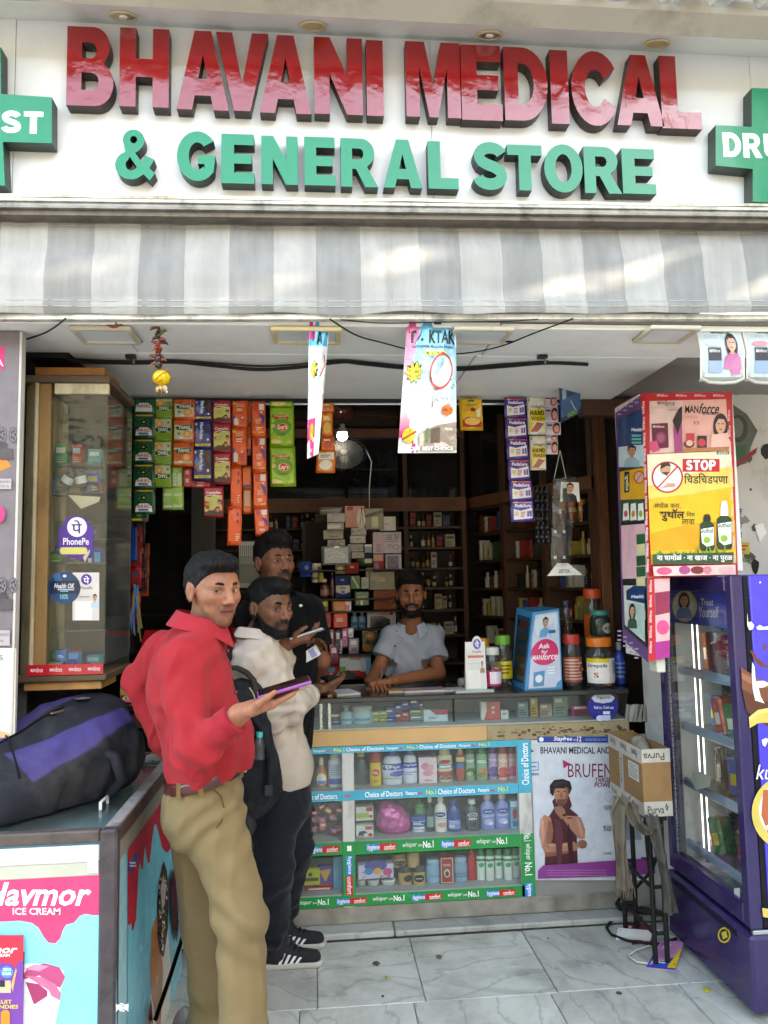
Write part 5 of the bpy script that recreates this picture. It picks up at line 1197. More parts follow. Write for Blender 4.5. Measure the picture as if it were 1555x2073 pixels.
rows_=[('jar',152,445,196,640,S1,'#6b675a','#2b2a28',None,'jar','jar','small smoky jar with black lid at the left end of the top cabinet shelf','clear_plastic'),('drop',232,460,310,652,S1,'#b8762c','#d8d3c2',[('ell',.5,.5,.3,.48,'#e9dcc2'),('rect',.25,.62,.75,.92,'#5b7fc4')],'shampoo_bottle','bottle','amber baby shampoo bottle with white drop shaped label','gloss'),('spray',312,425,402,645,S1,'#dfe1e2','#e9ebec',[('rect',.2,.1,.9,.5,'#dfe1e2')]+[('rect',.25,.1+.1*i,.8-.1*(i%2),.15+.1*i,'#8f9fc4')for i in range(5)]+[('rect',.15,.72,.9,.97,'#3a5fb4')],'lotion_bottle','bottle','tall white bottle with blue printed band beside the amber shampoo','gloss'),('oil',470,420,556,640,S1,'#7b7a6b','#d4b93a',None,'oil_bottle','bottle','clear square oil bottle with yellow cap','clear_plastic'),('block',564,418,634,635,S1,'#e0bc2c','#b0453a',[('ell',.5,.42,.26,.2,'#c23a2c'),('lines',.3,.34,.7,.5,2,'#f3e5b0'),('ell',.5,.85,.13,.08,'#7a5a1a'),('ell',.5,.85,.08,.05,'#e0bc2c')],'hair_oil_bottle','bottle','yellow bottle with red drop emblem and red cap','gloss'),('talc',640,405,762,640,S1,'#d9dcea','#4a4aa0',[('rect',.0,.0,1,.35,'#4b4aa4'),('ell',.3,.3,.32,.25,'#d9dcea'),TXT('nycil',.12,.28,'#e9ecf8',.2,.75),('ell',.68,.55,.3,.16,'#5a55b0'),('rect',.1,.78,.8,.82,'#7aa36a')],'talc_bottle','bottle','white and violet talc bottle next to the yellow oil bottle','gloss'),('talc',766,400,852,630,S1,'#d9dcea','#5a55a8',[('rect',.0,.0,1,.3,'#4b4aa4'),TXT('nycil',.06,.22,'#e9ecf8',.15,.85),('rect',.1,.5,.9,.55,'#7b7fc0'),('rect',.1,.62,.6,.66,'#8b8fc8')],'talc_bottle','bottle','white and violet talc bottle next to the pale pink box','gloss'),('box',862,450,966,632,S1,'#e9cfd4',None,[('ell',.35,.35,.22,.14,'#d98a9c'),('ell',.65,.4,.2,.12,'#e0a3b0'),('ell',.5,.6,.3,.12,'#dd98a8'),('lines',.3,.84,.8,.92,2,'#b0506a')],'powder_box','box','pale pink flowered powder box on the top cabinet shelf','card'),('spray',975,398,1064,615,S1,'#d8cfae','#d5c9a4',[('rect',0,.62,1,1,'#b5412e'),('rect',0,.3,1,.48,'#3a6fb0'),('rect',.2,.34,.8,.44,'#e9e6d8'),('ell',.5,.16,.25,.1,'#c23a4a'),('ell',.3,.2,.12,.06,'#4f8a3a'),('poly',[(.1,1),(.3,.78),(.5,.95),(.7,.8),(.95,1)],'#5fb0c9')],'powder_bottle','bottle','cream bottle with flower picture and red base on the top shelf','gloss'),('spray',1090,395,1138,600,S1,'#b5533a','#c9a46a',[('rect',0,.3,1,.5,'#3a6fb0'),('rect',0,.0,1,.2,'#d9cba0')],'powder_bottle','bottle','narrow red and blue bottle left of the green sprays','gloss'),('spray',1146,393,1206,608,S1,'#8fb08a','#3f7a48',[('lines',.15,.12,.85,.28,2,'#ffffff'),('ell',.5,.72,.34,.2,'#3b6a34'),('ell',.4,.8,.2,.1,'#b9cf9a')],'body_spray','body spray','green body spray with dark leaf print, first of the spray row','gloss'),('spray',1212,390,1275,606,S1,'#7fae80','#3f8a50',[('lines',.15,.15,.85,.3,2,'#ffffff'),('ell',.55,.72,.3,.2,'#d08a4a'),('ell',.4,.82,.25,.1,'#4f7a3a')],'body_spray','body spray','green body spray with orange print, second of the spray row','gloss'),('spray',1284,390,1340,606,S1,'#b9a0c9','#5d3f8a',[TXT('YOU',.12,.26),('ell',.5,.7,.34,.2,'#6f4a9a'),('rect',0,.85,1,1,'#553585')],'body_spray','body spray','purple body spray with dark purple cap on the top shelf','gloss'),('spray',1344,392,1400,604,S1,'#e0b0a4','#c8502f',[TXT('YOU',.12,.26),('ell',.5,.7,.34,.2,'#d0452c'),('rect',0,.85,1,1,'#b83a26')],'body_spray','body spray','orange body spray with pale top on the top shelf','gloss'),('spray',1404,394,1452,603,S1,'#e3a9b4','#b8365a',[TXT('YOU',.12,.26),('ell',.5,.7,.34,.2,'#d0456c'),('rect',0,.85,1,1,'#b8365a')],'body_spray','body spray','pink body spray at the right end of the top cabinet shelf','gloss'),('box',478,748,582,858,S2+.07,'#d9d9d0',None,[('rect',.6,.05,.95,.35,'#c23a3a'),('rect',.0,.45,.75,.8,'#9aa84a'),('rect',0,.82,1,.95,'#c9cbb0'),('ell',.85,.7,.1,.12,'#a8522c')],'mosquito_refill_box','box','white and green refill box stacked on its twin box','card'),('box',480,862,584,962,S2,'#dcdcd4',None,[('rect',.55,.05,.95,.35,'#c23a4a'),('poly',[(.1,.9),(.2,.5),(.5,.42),(.7,.7),(.5,.66),(.4,.95)],'#5f3f7a'),('ell',.82,.8,.12,.14,'#a8322c'),('rect',0,.84,.5,.95,'#9ab84a')],'umbrella_print_box','box','white box with purple umbrella print under the refill box','card'),('pump',838,700,902,840,S2+.05,'#4f9a5a','#3f8a4a',[('rect',.1,.2,.9,.8,'#6fb070')],'handwash_bottle','bottle','green pump bottle standing behind the blue and white tub','gloss'),('tub',815,812,906,950,S2,'#e4e4df','#2c55a0',[('rect',0,.0,1,.45,'#2c55a0'),('lines',.2,.05,.8,.35,2,'#fff'),('rect',0,.45,1,.85,'#3a63ae'),('rect',.2,.52,.8,.78,'#dfe3ea')],'cotton_tub','tub','blue and white round tub in front of the green pump bottle','gloss'),('lotion',908,700,953,930,S2,'#5f7f70','#e4e4e0',[('rect',.15,.3,.85,.9,'#86a898')],'glass_bottle','bottle','greenish glass bottle with white cap left of the white lotion','clear_plastic'),('lotion',960,692,1030,940,S2,'#e7e5e0','#e7e5e0',[('ell',.45,.2,.32,.14,'#1f3a7a'),('text','NIVEA',.25,.16,.65,.24,'#fff',1),('ell',.55,.75,.25,.14,'#d9a08a'),('rect',.2,.4,.8,.44,'#8f8f95'),('rect',.25,.5,.7,.53,'#b0b0b5')],'body_lotion','bottle','white body lotion bottle with round navy badge','gloss'),('lotion',1036,712,1115,935,S2,'#3b4a8f','#4a59a0',[('rect',.15,.45,.85,.98,'#7f90c9'),('rect',.2,.5,.6,.54,'#e4e8f4'),('rect',.2,.6,.7,.63,'#d4daf0'),('rect',.2,.7,.5,.9,'#c9d0ea')],'body_lotion','bottle','dark blue lotion bottle turned with its back label out','gloss'),('lotion',1145,712,1226,930,S2,'#4c525a','#dfe1e2',[('ell',.5,.15,.26,.14,'#dfe3e6'),('ell',.5,.15,.2,.11,'#4c525a'),('text','NIVEA',.36,.12,.64,.18,'#fff',1),('text','MEN',.3,.34,.7,.44,'#fff',2),('rect',.35,.55,.65,.85,'#2f3338')],'mens_lotion','bottle','charcoal bottle with ring emblem and white cap','gloss'),('lotion',1238,678,1322,922,S2,'#8a93cf','#d9c6d4',[('ell',.5,.14,.3,.13,'#3a479a'),('text','NIVEA',.32,.11,.68,.18,'#fff',1),('rect',.2,.36,.8,.4,'#cdd2ee'),('ell',.5,.7,.22,.16,'#b5bce6'),('ell',.6,.78,.12,.08,'#e9e6f0')],'body_lotion','bottle','lavender lotion bottle with round badge, next to the charcoal bottle','gloss'),('lotion',1326,676,1410,922,S2,'#8a93cf','#d9c6d4',[('ell',.5,.14,.3,.13,'#3a479a'),('text','NIVEA',.32,.11,.68,.18,'#fff',1),('rect',.2,.36,.8,.4,'#cdd2ee'),('ell',.5,.7,.22,.16,'#b5bce6'),('ell',.6,.78,.12,.08,'#e9e6f0')],'body_lotion','bottle','lavender lotion bottle with round badge, next to the light blue pack','gloss'),('box',1414,716,1456,906,S2,'#57a9cf',None,[('rect',.0,.0,1,.2,'#c9dfe9'),('ell',.5,.45,.3,.2,'#b8454a'),('rect',.2,.7,.8,.9,'#2f6f9f')],'blue_pack','box','narrow light blue pack at the right end of the middle shelf','card'),('box',492,1092,704,1200,S3+.045,'#c9c2dc',None,[('ell',.5,.1,.32,.4,'#54549a'),('ell',.3,.45,.13,.25,'#3f7fc9'),('ell',.55,.48,.12,.24,'#e0a23c'),('ell',.83,.55,.13,.26,'#c9487a'),('rect',.1,.45,.2,.52,'#5fae6a'),('rect',.62,.78,.9,.95,'#b5326a'),('lines',.66,.81,.86,.92,2,'#fff'),('line',[(.12,.95),(.2,.7)],.03,'#d86a3a')],'gift_box','box','wide box with blue, orange and pink circles on the bottom shelf','card'),('tub',488,1200,544,1262,S3,'#d9dad6','#e2e3df',None,'cream_jar','jar','white cream jar, leftmost of three under the wide circle box','gloss'),('tub',552,1200,622,1258,S3,'#d9dad6','#dcdedb',None,'cream_jar','jar','white cream jar, middle of three under the wide circle box','gloss'),('tub',634,1196,720,1254,S3,'#dfe0dc','#e6e7e4',[('ell',.5,.5,.3,.3,'#c9d3d6')],'cream_jar','jar','white cream jar, rightmost of three under the wide circle box','gloss'),('block',700,1040,786,1130,S3+.075,'#c9a06a','#8a7250',[('ell',.5,.5,.3,.36,'#4b4436')],'roll_on','roll on','tan roll on with dark round badge, upper left of the four','gloss'),('block',792,1030,866,1110,S3+.08,'#c9a878','#b49468',None,'roll_on','roll on','plain tan roll on, upper right of the four','gloss'),('block',738,1115,820,1245,S3,'#c9a370','#4b453e',[('ell',.65,.45,.24,.36,'#3b3630')],'roll_on','roll on','tan roll on with black cap, lower left of the four','gloss'),('block',824,1110,902,1238,S3,'#c9a370','#4b453e',[('ell',.5,.45,.3,.36,'#3b3630'),('lines',.3,.4,.7,.52,2,'#d9d3c4')],'roll_on','roll on','tan roll on with black cap beside the pale blue bottle','gloss'),('big',904,1072,1002,1235,S3,'#8fb4d2','#a9c6dc',[('text','EAGLE',.25,.5,.75,.62,'#5a82a8',1)],'talc_tin','bottle','pale blue bottle left of the red and white box','gloss'),('box',990,1052,1068,1226,S3,'#b03a36',None,[('rect',.06,.03,.94,.97,'#c9c4b8'),('rect',.12,.06,.88,.94,'#a8322f'),('ell',.5,.6,.22,.16,'#d9d0c0'),('ell',.5,.62,.14,.1,'#3a5a3a'),('text','BRAND',.25,.25,.75,.33,'#e9d9c0',1)],'perfume_box','box','red boxed pack with white frame between two pale blue bottles','card'),('big',1074,1060,1156,1225,S3,'#87a9c4','#a0bdd2',[('text','EAGLE',.15,.42,.85,.54,'#35506a',1),('text','BRAND',.15,.62,.85,.74,'#35506a',1)],'talc_tin','bottle','pale blue bottle lettered EAGLE BRAND left of the red bottle','gloss'),('lotion',1158,1008,1211,1215,S3,'#c42f34','#c9383c',None,'red_bottle','bottle','slim red bottle before the row of green and white sprays','gloss'),]
for i in range(5):
 x0=(1214,1268,1322,1377,1426)[i]
 rows_.append(('spray',x0,1015,x0+50,1214,S3,'#dfe6df','#2f8f55',[('rect',0,.0,1,.12,'#2f9a58'),('ell',.5,.32,.22,.12,'#4fae74'),('line',[(.4,.4),(.6,.25)],.05,'#2f8f55'),('rect',.06,.2,.12,.95,'#3f9f62')],'antiseptic_spray','spray','white spray can with green cap, %s of five on the bottom shelf'%('first','second','third','fourth','last')[i],'gloss'))
for(kind,a0,b0,a1,b1,zz,body,cap,art,nm,cat,lab,mt_)in rows_:
 yy=3.66+rb.uniform(0,.03)
 if 'behind' in lab:yy+=.06
 x0,x1,z,h=shelf_item(kind,a0,b0,a1,b1,zz,yy);h=min(h,(.163 if zz==S1 else.172 if zz==S2 else.166)if zz in(S1,S2,S3)else h)
 if kind=='box':carton(nm,lab,cat,x0,x1,yy-.02,z+.0005,h,.05 if(x1-x0)<.2 else.06,body,art,None,rb.uniform(-.05,.05))
 else:
  bottle(nm,lab,cat,(x0+x1)/2,yy+.01,z+.0005,(x1-x0)*.98,h,kind,body,cap,art,'sprays on the bottom shelf' if nm=='antiseptic_spray' else None,mt_)
# pink carrier bag, crumpled
s_=SDF(.006);c_=at(*c5(700,850),Y=3.70)
s_.ell((c_.x,3.70,S2+.055),(.075,.045,.07),.03).ell((c_.x+.03,3.7,S2+.04),(.055,.04,.045),.03).ell((c_.x-.03,3.7,S2+.1),(.035,.03,.05),.03)
V,F=s_.mesh(lambda X:.007*vnoise(X,38,1)+.004*vnoise(X,80,2));V[:,2]=np.maximum(V[:,2],S2+.0005)
tag(soft('carrier_bag',V,F,'foil','#cf5f9c'),'crumpled pink carrier bag on the middle cabinet shelf','bag')
m=MB();m.grid(lambda u,v:Vector((c_.x+.01+.13*u,3.735+.012*math.sin(u*9)*math.sin(v*7),S2+.06+.11*v+.008*math.sin(u*14))),10,8,'#d5d6d6','clear_plastic');solo('clear_bag',m,'clear plastic bag rumpled behind the pink carrier bag','bag')
# small boxes heaped in the left bay (middle shelf)
cols_=['#c9503f','#d0603a','#c8425a','#b83a3a','#d9824a','#c04a6a']
sm=[(180,905,0),(208,905,0),(265,905,0),(335,905,0),(180,850,0),(210,852,0),(268,870,0),(330,830,0),(215,812,0),(262,838,0),(300,790,.5),(330,770,.5),(365,780,.3),(365,900,0),(262,775,-.4)]
for i,(cx,cy,ro)in enumerate(sm):
 a=at(*c5(cx,cy),Y=3.66);w=.016;m=MB();M_=Matrix.Translation((a.x+.01,3.66+.02*(i%3),max(S2+.013,a.z)))@Matrix.Rotation(ro,4,'Y')
 m.box((-.016,0,-.012),(.016,.02,.012),cols_[i%6],'gloss',.001,M_);m.box((-.010,-.0006,-.004),(.010,-.0002,.005),'#5f8fd0' if i%2 else '#e9d9c0','gloss',0,M_)
 tag(mk('medicine_box',m),['red','orange','rose red','dark red','amber','pinkish'][i%6]+' medicine box heaped on the left middle shelf, '+('at its foot','halfway up','near its top')[i//6],'box','heaped medicine boxes')
# bottom left bay
for(a0,b0,a1,b1,col,art,nm,lab,rz)in((40,1095,140,1250,'#d4d6d6',[('lines',.1,.4,.9,.9,6,'#9a9ca4')],'white_packet','white printed packet leaning in the bottom left bay',.0),(165,1130,262,1235,'#b8b22c',[('rect',.1,.55,.9,.75,'#4a4a20'),('ell',.4,.35,.12,.12,'#3a3a1a')],'yellow_packet','yellow green packet in the bottom left bay',0),(250,1118,342,1258,'#5a4a8f',[('poly',[(.1,.2),(.9,.15),(.5,.7)],'#c99a3a'),('rect',.1,.75,.9,.85,'#b8453a')],'purple_packet','purple packet with gold triangle in the bottom left bay',0),(116,1190,160,1275,'#d9d2b8',[('rect',.1,.1,.9,.35,'#2f6f4a'),('ell',.5,.65,.3,.2,'#c9503f')],'small_box','small cream box standing before the yellow green packet',0),(346,1060,418,1266,'#6fb4d0',[],'blue_panel_box','plain light blue box against the post in the bottom left bay',0),(180,1240,338,1268,'#b5352f',[('rect',.1,.3,.9,.7,'#d9d2c8')],'flat_box','flat red box lying under the purple packet',0),(30,1255,110,1285,'#d0b020',[('rect',.1,.2,.6,.6,'#2a2a20')],'flat_box','flat yellow box lying at the far left of the bottom bay',0)):
 x0,x1,z,h=shelf_item('',a0,b0,a1,b1,S3,3.66);bz=at(*c5(a0,b1),Y=3.66).z
 carton(nm,lab,'packet' if 'packet' in nm else 'box',x0,x1,3.66+.012*(a0%3),max(S3+.0005,bz if b1<1245 else 0),h if b1>1245 else h-max(0,bz-S3),.022,col,art)
# goods in the shallow showcase under the countertop
SU=.8845
def c5u(cx,cy,Y=3.70):return at(*c5(cx,cy),Y=Y)
up=[('jar',318,200,384,300,'#2f3338','#d9dad6','ointment_jar','dark jar with white lid at the left of the shallow showcase'),('pump',386,150,460,298,'#9fc4cc','#b9d3d8','sanitizer_bottle','small pale teal pump bottle in the shallow showcase'),('jar',458,150,582,298,'#a9cdd2','#bcd8dc','sanitizer_jar','large pale teal jar with blue label in the shallow showcase')]
for k,a0,b0,a1,b1,col,cap,nm,lab in up:
 a=c5u(a0,b1);b=c5u(a1,b0);bottle(nm,lab,'jar',(a.x+b.x)/2,3.72,SU,(b.x-a.x),min(.112,b.z-SU),k,col,cap,[('rect',.2,.55,.8,.8,'#4f8fb8')],None,'gloss')
upb=[(580,180,628,222,'#a9b83a'),(630,178,668,220,'#b5c04a'),(582,224,626,258,'#8fae3a'),(628,222,668,262,'#a4b43c'),(590,258,668,290,'#b0384a'),(660,160,720,220,'#4a6fb8'),(662,222,718,285,'#2f57a4'),(722,140,760,190,'#3f63b0'),(760,125,808,170,'#2f55a8'),(808,105,864,160,'#2c50a4'),(722,192,760,240,'#b8413a'),(762,185,806,235,'#c04a3a'),(722,240,762,284,'#c2554a'),(764,236,806,282,'#9a3a44'),(810,170,890,205,'#9fb07a'),(812,206,888,236,'#8fa8b4'),(812,238,890,280,'#7f9fb0'),(868,130,890,168,'#b03a4a')]
UPC='lime green|pale lime|moss green|olive green|wide crimson|sky blue|deep blue|mid blue|royal blue|topmost blue|brick red|bright red|dusty red|wine red|sage green|grey blue|slate blue|narrow red'.split('|')
for i,(a0,b0,a1,b1,col)in enumerate(upb):
 a=c5u(a0,b1,3.72);b=c5u(a1,b0,3.72);Hh=b.z-a.z;low=b1>255
 z0=SU if low else a.z
 carton('tablet_box','%s tablet box %s in the shallow showcase stack'%(UPC[i],'standing on the shelf' if low else 'lying on other boxes'),'box',a.x,b.x,3.72+.004*(i%3),z0,min(b.z,1.0)-z0,.05,col,[('rect',.1,.2,.7,.4,'#e6e6e0'),('rect',.1,.6,.9,.75,'#2f3f6a')],'tablet boxes in the showcase')
for a0,b0,a1,b1,col,art,nm,lab in((892,165,1036,276,'#c9dde0',[('poly',[(.25,0),(1,0),(1,.45),(.5,.45)],'#b8385a'),('lines',.2,.62,.65,.8,2,'#3f7fae')],'wipes_pack','pale pack with crimson corner in the shallow showcase'),(1240,120,1352,264,'#dfe0da',[('poly',[(.3,0),(1,0),(1,1),(.15,1),(.3,.5)],'#cf4a40'),('lines',.55,.2,.75,.75,2,'#f3d9d4')],'red_white_box','white and red box standing in the shallow showcase'),(1360,172,1404,258,'#d6dad6',[('rect',.2,.3,.7,.5,'#6f9f9a')],'small_white_box','small white box right of the red and white box')):
 a=c5u(a0,b1);b=c5u(a1,b0);carton(nm,lab,'box',a.x,b.x,3.70,SU,min(.113,b.z-SU),.03,col,art)
for i,(px,col,nm,lab)in enumerate(((1060,'#7f9fa8','clear_packet','clear packet of swabs heaped in the showcase'),(1085,'#c9b04a','yellow_tube_box','yellow carton in the right half of the showcase'),(1103,'#b99a8f','pink_carton','dusty pink carton in the right half of the showcase'),(1130,'#7f9a84','green_carton','dull green carton in the right half of the showcase'),(1165,'#b0406a','pink_box','long dark pink box in the right half of the showcase'))):
 a=at(px,1460,Y=3.72);w=(.05,.035,.06,.07,.12)[i];carton(nm,lab,'carton',a.x-.02,a.x-.02+w,3.74-.008*i,SU,(.07,.09,.06,.095,.05)[i],.03,col,[('rect',.1,.1,.6,.3,'#e0ded6'),('lines',.1,.5,.9,.9,3,'#55524c')])
m=MB();A=Art(m,pxY(YF-.005));rs_=random.Random(9)
for k in range(26):
 x=rs_.uniform(1268,1345);A.poly([(x,1424+rs_.uniform(0,6)),(x+rs_.uniform(3,12),1426),(x+rs_.uniform(-3,14),1462),(x-3,1460)],rs_.choice(['#8f8e88','#a4a39c','#77766f','#5c5b56']))
mk('torn_sticker',m,ct)
# ================================================================ GOODS HUNG UNDER THE SOFFIT
m=MB();m.cyl((-.86,3.42,2.352),(1.36,3.42,2.358),.006,'#c9ccd0','metal',8);solo('hanging_rod',m,'thin steel rod carrying the sachet strips under the ceiling edge','rod')
def c6(x,y):return 250+x*.3023,780+y*.3023
def c7(x,y):return 700+x*.3087,700+y*.3087
def strip(name,label,conv,rows,Y,paint,col,puff=.006,ins=.09,group='sachet strips hung on the rod',mt='foil',cat='sachet strip',back='#c9c9c4',part='sachet'):
 p0=at(*conv(*rows[0][:2]),Y=Y)
 t=thing(name,label,cat,(p0.x,Y,at(*conv(rows[-1][0],rows[-1][3]),Y=Y).z),group)
 for i,r in enumerate(rows):
  x0,y0,x1,y1=r[:4];tl=at(*conv(x0,y0),Y=Y);tr2=at(*conv(x1,y0),Y=Y);bl=at(*conv(r[4]if len(r)>4 else x0,y1),Y=Y)
  W=tr2.x-tl.x;V_=bl-tl;Hh=V_.length
  sachet(part,t,tl,W,Hh,col,paint(i)if callable(paint)else paint,None,V_/Hh,puff,ins,mt,None,back)
 return t
AR=lambda i:[('rect',.12,.05,.30,.14,'#a92a26'),('rect',.30,.05,.92,.14,'#c9a23a'),('text','T 10',.15,.07,.28,.12,'#fff',1)]+[('poly',[(.52+.1*math.cos(a-.12),.38+.07*math.sin(a-.12)),(.52+.34*math.cos(a),.38+.24*math.sin(a)),(.52+.1*math.cos(a+.12),.38+.07*math.sin(a+.12))],'#6f9f52')for a in[k*.52 for k in range(12)]]+[('ell',.52+.11*math.cos(a),.38+.075*math.sin(a),.075,.045,'#16301e',8)for a in[k*1.26 for k in range(5)]]+[('ell',.52,.38,.05,.035,'#cfd98a',8),('poly',[(.14,.96),(.17,.72),(.34,.6),(.70,.6),(.87,.72),(.9,.96)],'#e2e2de'),('text','ARIEL',.2,.65,.84,.77,'#b32a38',2),('rect',.28,.81,.72,.87,'#2c4a8f'),('rect',.3,.89,.75,.92,'#8a97c4')]
ar_rows=[(62,92,212,188),(64,186,210,352),(62,354,208,520),(62,522,208,690),(64,690,214,864,62)]
strip('sachet_strip','strip of dark green detergent sachets lettered ARIEL, leftmost on the rod',c6,ar_rows,3.36,lambda i:AR(i)if i else[('poly',[(.14,.9),(.17,.5),(.34,.3),(.70,.3),(.87,.5),(.9,.9)],'#e2e2de'),('text','ARIEL',.2,.4,.84,.62,'#b32a38',2)],'#0f5030',.007,.08)
strip('sachet_strip','upside down dark green sachet behind the foot of the ARIEL strip',c6,[(48,780,170,918)],3.385,[('rect',.05,.82,.62,.92,'#c9a23a'),('rect',.62,.82,.9,.92,'#a92a26'),('ell',.5,.55,.2,.2,'#5f9a48',10),('ell',.5,.5,.1,.1,'#16301e',8)],'#0f5030',.006,.08)
TG=lambda col:(lambda i:[('rect',.06,.06,.94,.62,'#b9c4ae'),('ell',.3,.26,.2,.16,'#d98a3a',14),('ell',.3,.26,.12,.1,'#e6b06a',12),('ell',.8,.22,.08,.06,'#b5622c',8),('poly',[(.08,.46),(.3,.40),(.92,.44),(.94,.58),(.5,.66),(.1,.6)],'#1c4a22'),('text','TANG',.24,.44,.8,.6,'#eef0ea',2,.1,180),('rect',.0,.68,1,1,col),('rect',.02,.8,.14,.98,'#a92a2a')])
tg_rows=[(214,88,332,222),(206,218,328,376),(204,374,328,532),(206,530,322,684)]
strip('sachet_strip','strip of pale green drink sachets with upside down lettering beside the dark green strip',c6,tg_rows,3.375,TG('#6f9a2c'),'#86a83a',.008,.07)
strip('sachet_strip','two pale green sachets seen from the back, hanging lowest on the left',c6,[(325,545,395,690),(262,680,404,836)],3.40,[('rect',.08,.3,.46,.9,'#b9c9a8'),('rect',.54,.3,.94,.9,'#b3c4a2'),('lines',.12,.4,.4,.8,5,'#7f9a70'),('rect',.48,.0,.52,1,'#8fae5a')],'#83a548',.008,.07)
TO=lambda i:[('rect',.06,.26,.94,.88,'#b5c0a6'),('poly',[(.1,.36),(.3,.28),(.9,.26),(.94,.4),(.6,.5),(.2,.48)],'#1c4a22'),('text','TANG',.26,.3,.82,.44,'#eef0ea',2,.1),('ell',.68,.66,.2,.16,'#d98a3a',14),('ell',.68,.66,.12,.1,'#e6b06a',12),('ell',.28,.64,.08,.06,'#8a6a2a',8),('rect',.3,.78,.5,.86,'#dfe3d8'),('rect',.88,.04,.97,.2,'#8f2020')]
strip('sachet_strip','strip of orange topped drink sachets lettered TANG',c6,[(336,94,482,230),(334,228,474,382),(332,378,470,546)],3.355,TO,'#c9561e',.008,.07)
HO=lambda i:[('poly',[(.5,.02),(.95,.02),(.95,.8),(.7,.8),(.62,.4)],'#3a241a'),('poly',[(.05,.6),(.3,.75),(.42,.72),(.2,.4)],'#c9403a'),('poly',[(.05,.45),(.35,.72),(.5,.7),(.2,.25)],'#4f8ac4'),('text','Horlicks',.34,.08,.54,.66,'#f2f2ee',2,0,90),('rect',.04,.84,.98,.97,'#d8b52a'),('text','ONLY 25',.3,.86,.8,.95,'#2b2420',1,0,180),('ell',.78,.7,.07,.05,'#dfe3e8',10),('ell',.14,.14,.05,.04,'#dfe3e8',8),('ell',.8,.35,.06,.14,'#5a3826',10)]
strip('sachet_strip','strip of blue malt drink sachets with yellow price bands',c6,[(478,98,598,236),(474,238,594,424),(468,420,596,640)],3.37,HO,'#24357f',.009,.07)
CO=lambda i:[('poly',[(.08,.32),(.3,.36),(.6,.28),(.93,.3),(.93,.78),(.6,.7),(.3,.86),(.08,.8)],'#c3bd6a'),('rect',.12,.45,.5,.5,'#a9a455'),('rect',.12,.55,.48,.6,'#a9a455'),('poly',[(.06,.86),(.3,.76),(.94,.8),(.94,.96),(.06,.96)],'#3a2016'),('text','Complan',.14,.16,.86,.27,'#f2eeea',2,.05),('line',[(.15,.32),(.4,.28),(.8,.33)],.02,'#f2eeea'),('ell',.8,.5,.1,.08,'#2a1c18',10),('ell',.8,.54,.07,.06,'#c48a6a',10),('ell',.72,.72,.1,.08,'#2a1c18',10),('ell',.72,.76,.07,.06,'#c48a6a',10)]
strip('sachet_strip','strip of dark red Complan sachets beside the blue strip',c6,[(598,102,722,254),(598,252,722,452),(604,450,722,664)],3.36,CO,'#a02430',.009,.07)
strip('sachet_strip','lone dark red Complan sachet hanging low between the shelves',c6,[(536,678,672,888)],3.38,CO,'#a02430',.01,.07)
strip('sachet_strip','red sachets peeping out below the orange topped and blue strips',c6,[(400,545,460,684),(452,640,590,686)],3.41,[('lines',.3,.1,.7,.9,2,'#d9a09a')],'#9f2028',.006,.07)
OR=lambda i:[('poly',[(.06,.5),(.4,.75),(.06,.95)],'#3b2a78'),('lines',.3,.3,.75,.42,2,'#f0d0c0'),('lines',.25,.12,.8,.26,3,'#e9a98a'),('rect',.14,.70,.42,.92,'#c9c4c0'),('rect',.54,.68,.86,.9,'#b9362a'),('rect',.2,.66,.3,.7,'#e6e2dd'),('rect',.62,.64,.74,.68,'#e6e2dd'),('rect',.06,.1,.3,.16,'#d9b52a')]
strip('sachet_strip','upper strip of orange sachets with bottle pictures, left of the two',c6,[(728,104,832,282),(726,280,826,536)],3.36,OR,'#d0501c',.008,.08)
strip('sachet_strip','narrow orange strip with dark vertical lettering hanging to the man in black',c6,[(716,534,792,820),(700,814,794,1072,694)],3.375,[('lines',.66,.12,.84,.5,2,'#4a2a5a'),('rect',.2,.05,.24,.95,'#c23a10'),('lines',.6,.7,.9,.9,4,'#e9b090')],'#d54f18',.006,.1)
strip('sachet_strip','edge of a third orange strip with purple folds behind the others',c6,[(818,108,856,262),(816,262,856,470),(795,540,858,700),(800,690,858,862)],3.40,lambda i:[('rect',.05,.8,.95,.95,'#4a3078')]if i<3 else[('rect',.2,.1,.85,.7,'#c9a07a'),('lines',.2,.0,.8,.1,2,'#eee')],'#c8561c',.006,.1)
OR2=lambda i:[('rect',.16,.08,.44,.28,'#b32f24'),('rect',.54,.06,.9,.26,'#cdc8c4'),('rect',.24,.04,.34,.08,'#e6e2dd'),('rect',.64,.3,.78,.34,'#cdc8c4'),('poly',[(.5,.34),(.95,.42),(.95,.72),(.7,.5)],'#43307f'),('lines',.3,.5,.75,.66,4,'#e9b09a'),('lines',.34,.74,.8,.84,2,'#f0d0c0'),('rect',.5,.88,.95,.95,'#d9a82a')]
strip('sachet_strip','long strip of four orange sachets with white bottle pictures, right of the two',c6,[(858,108,952,342),(862,340,956,582),(868,580,962,822),(872,820,968,1010,884)],3.35,OR2,'#d04f1e',.008,.08)
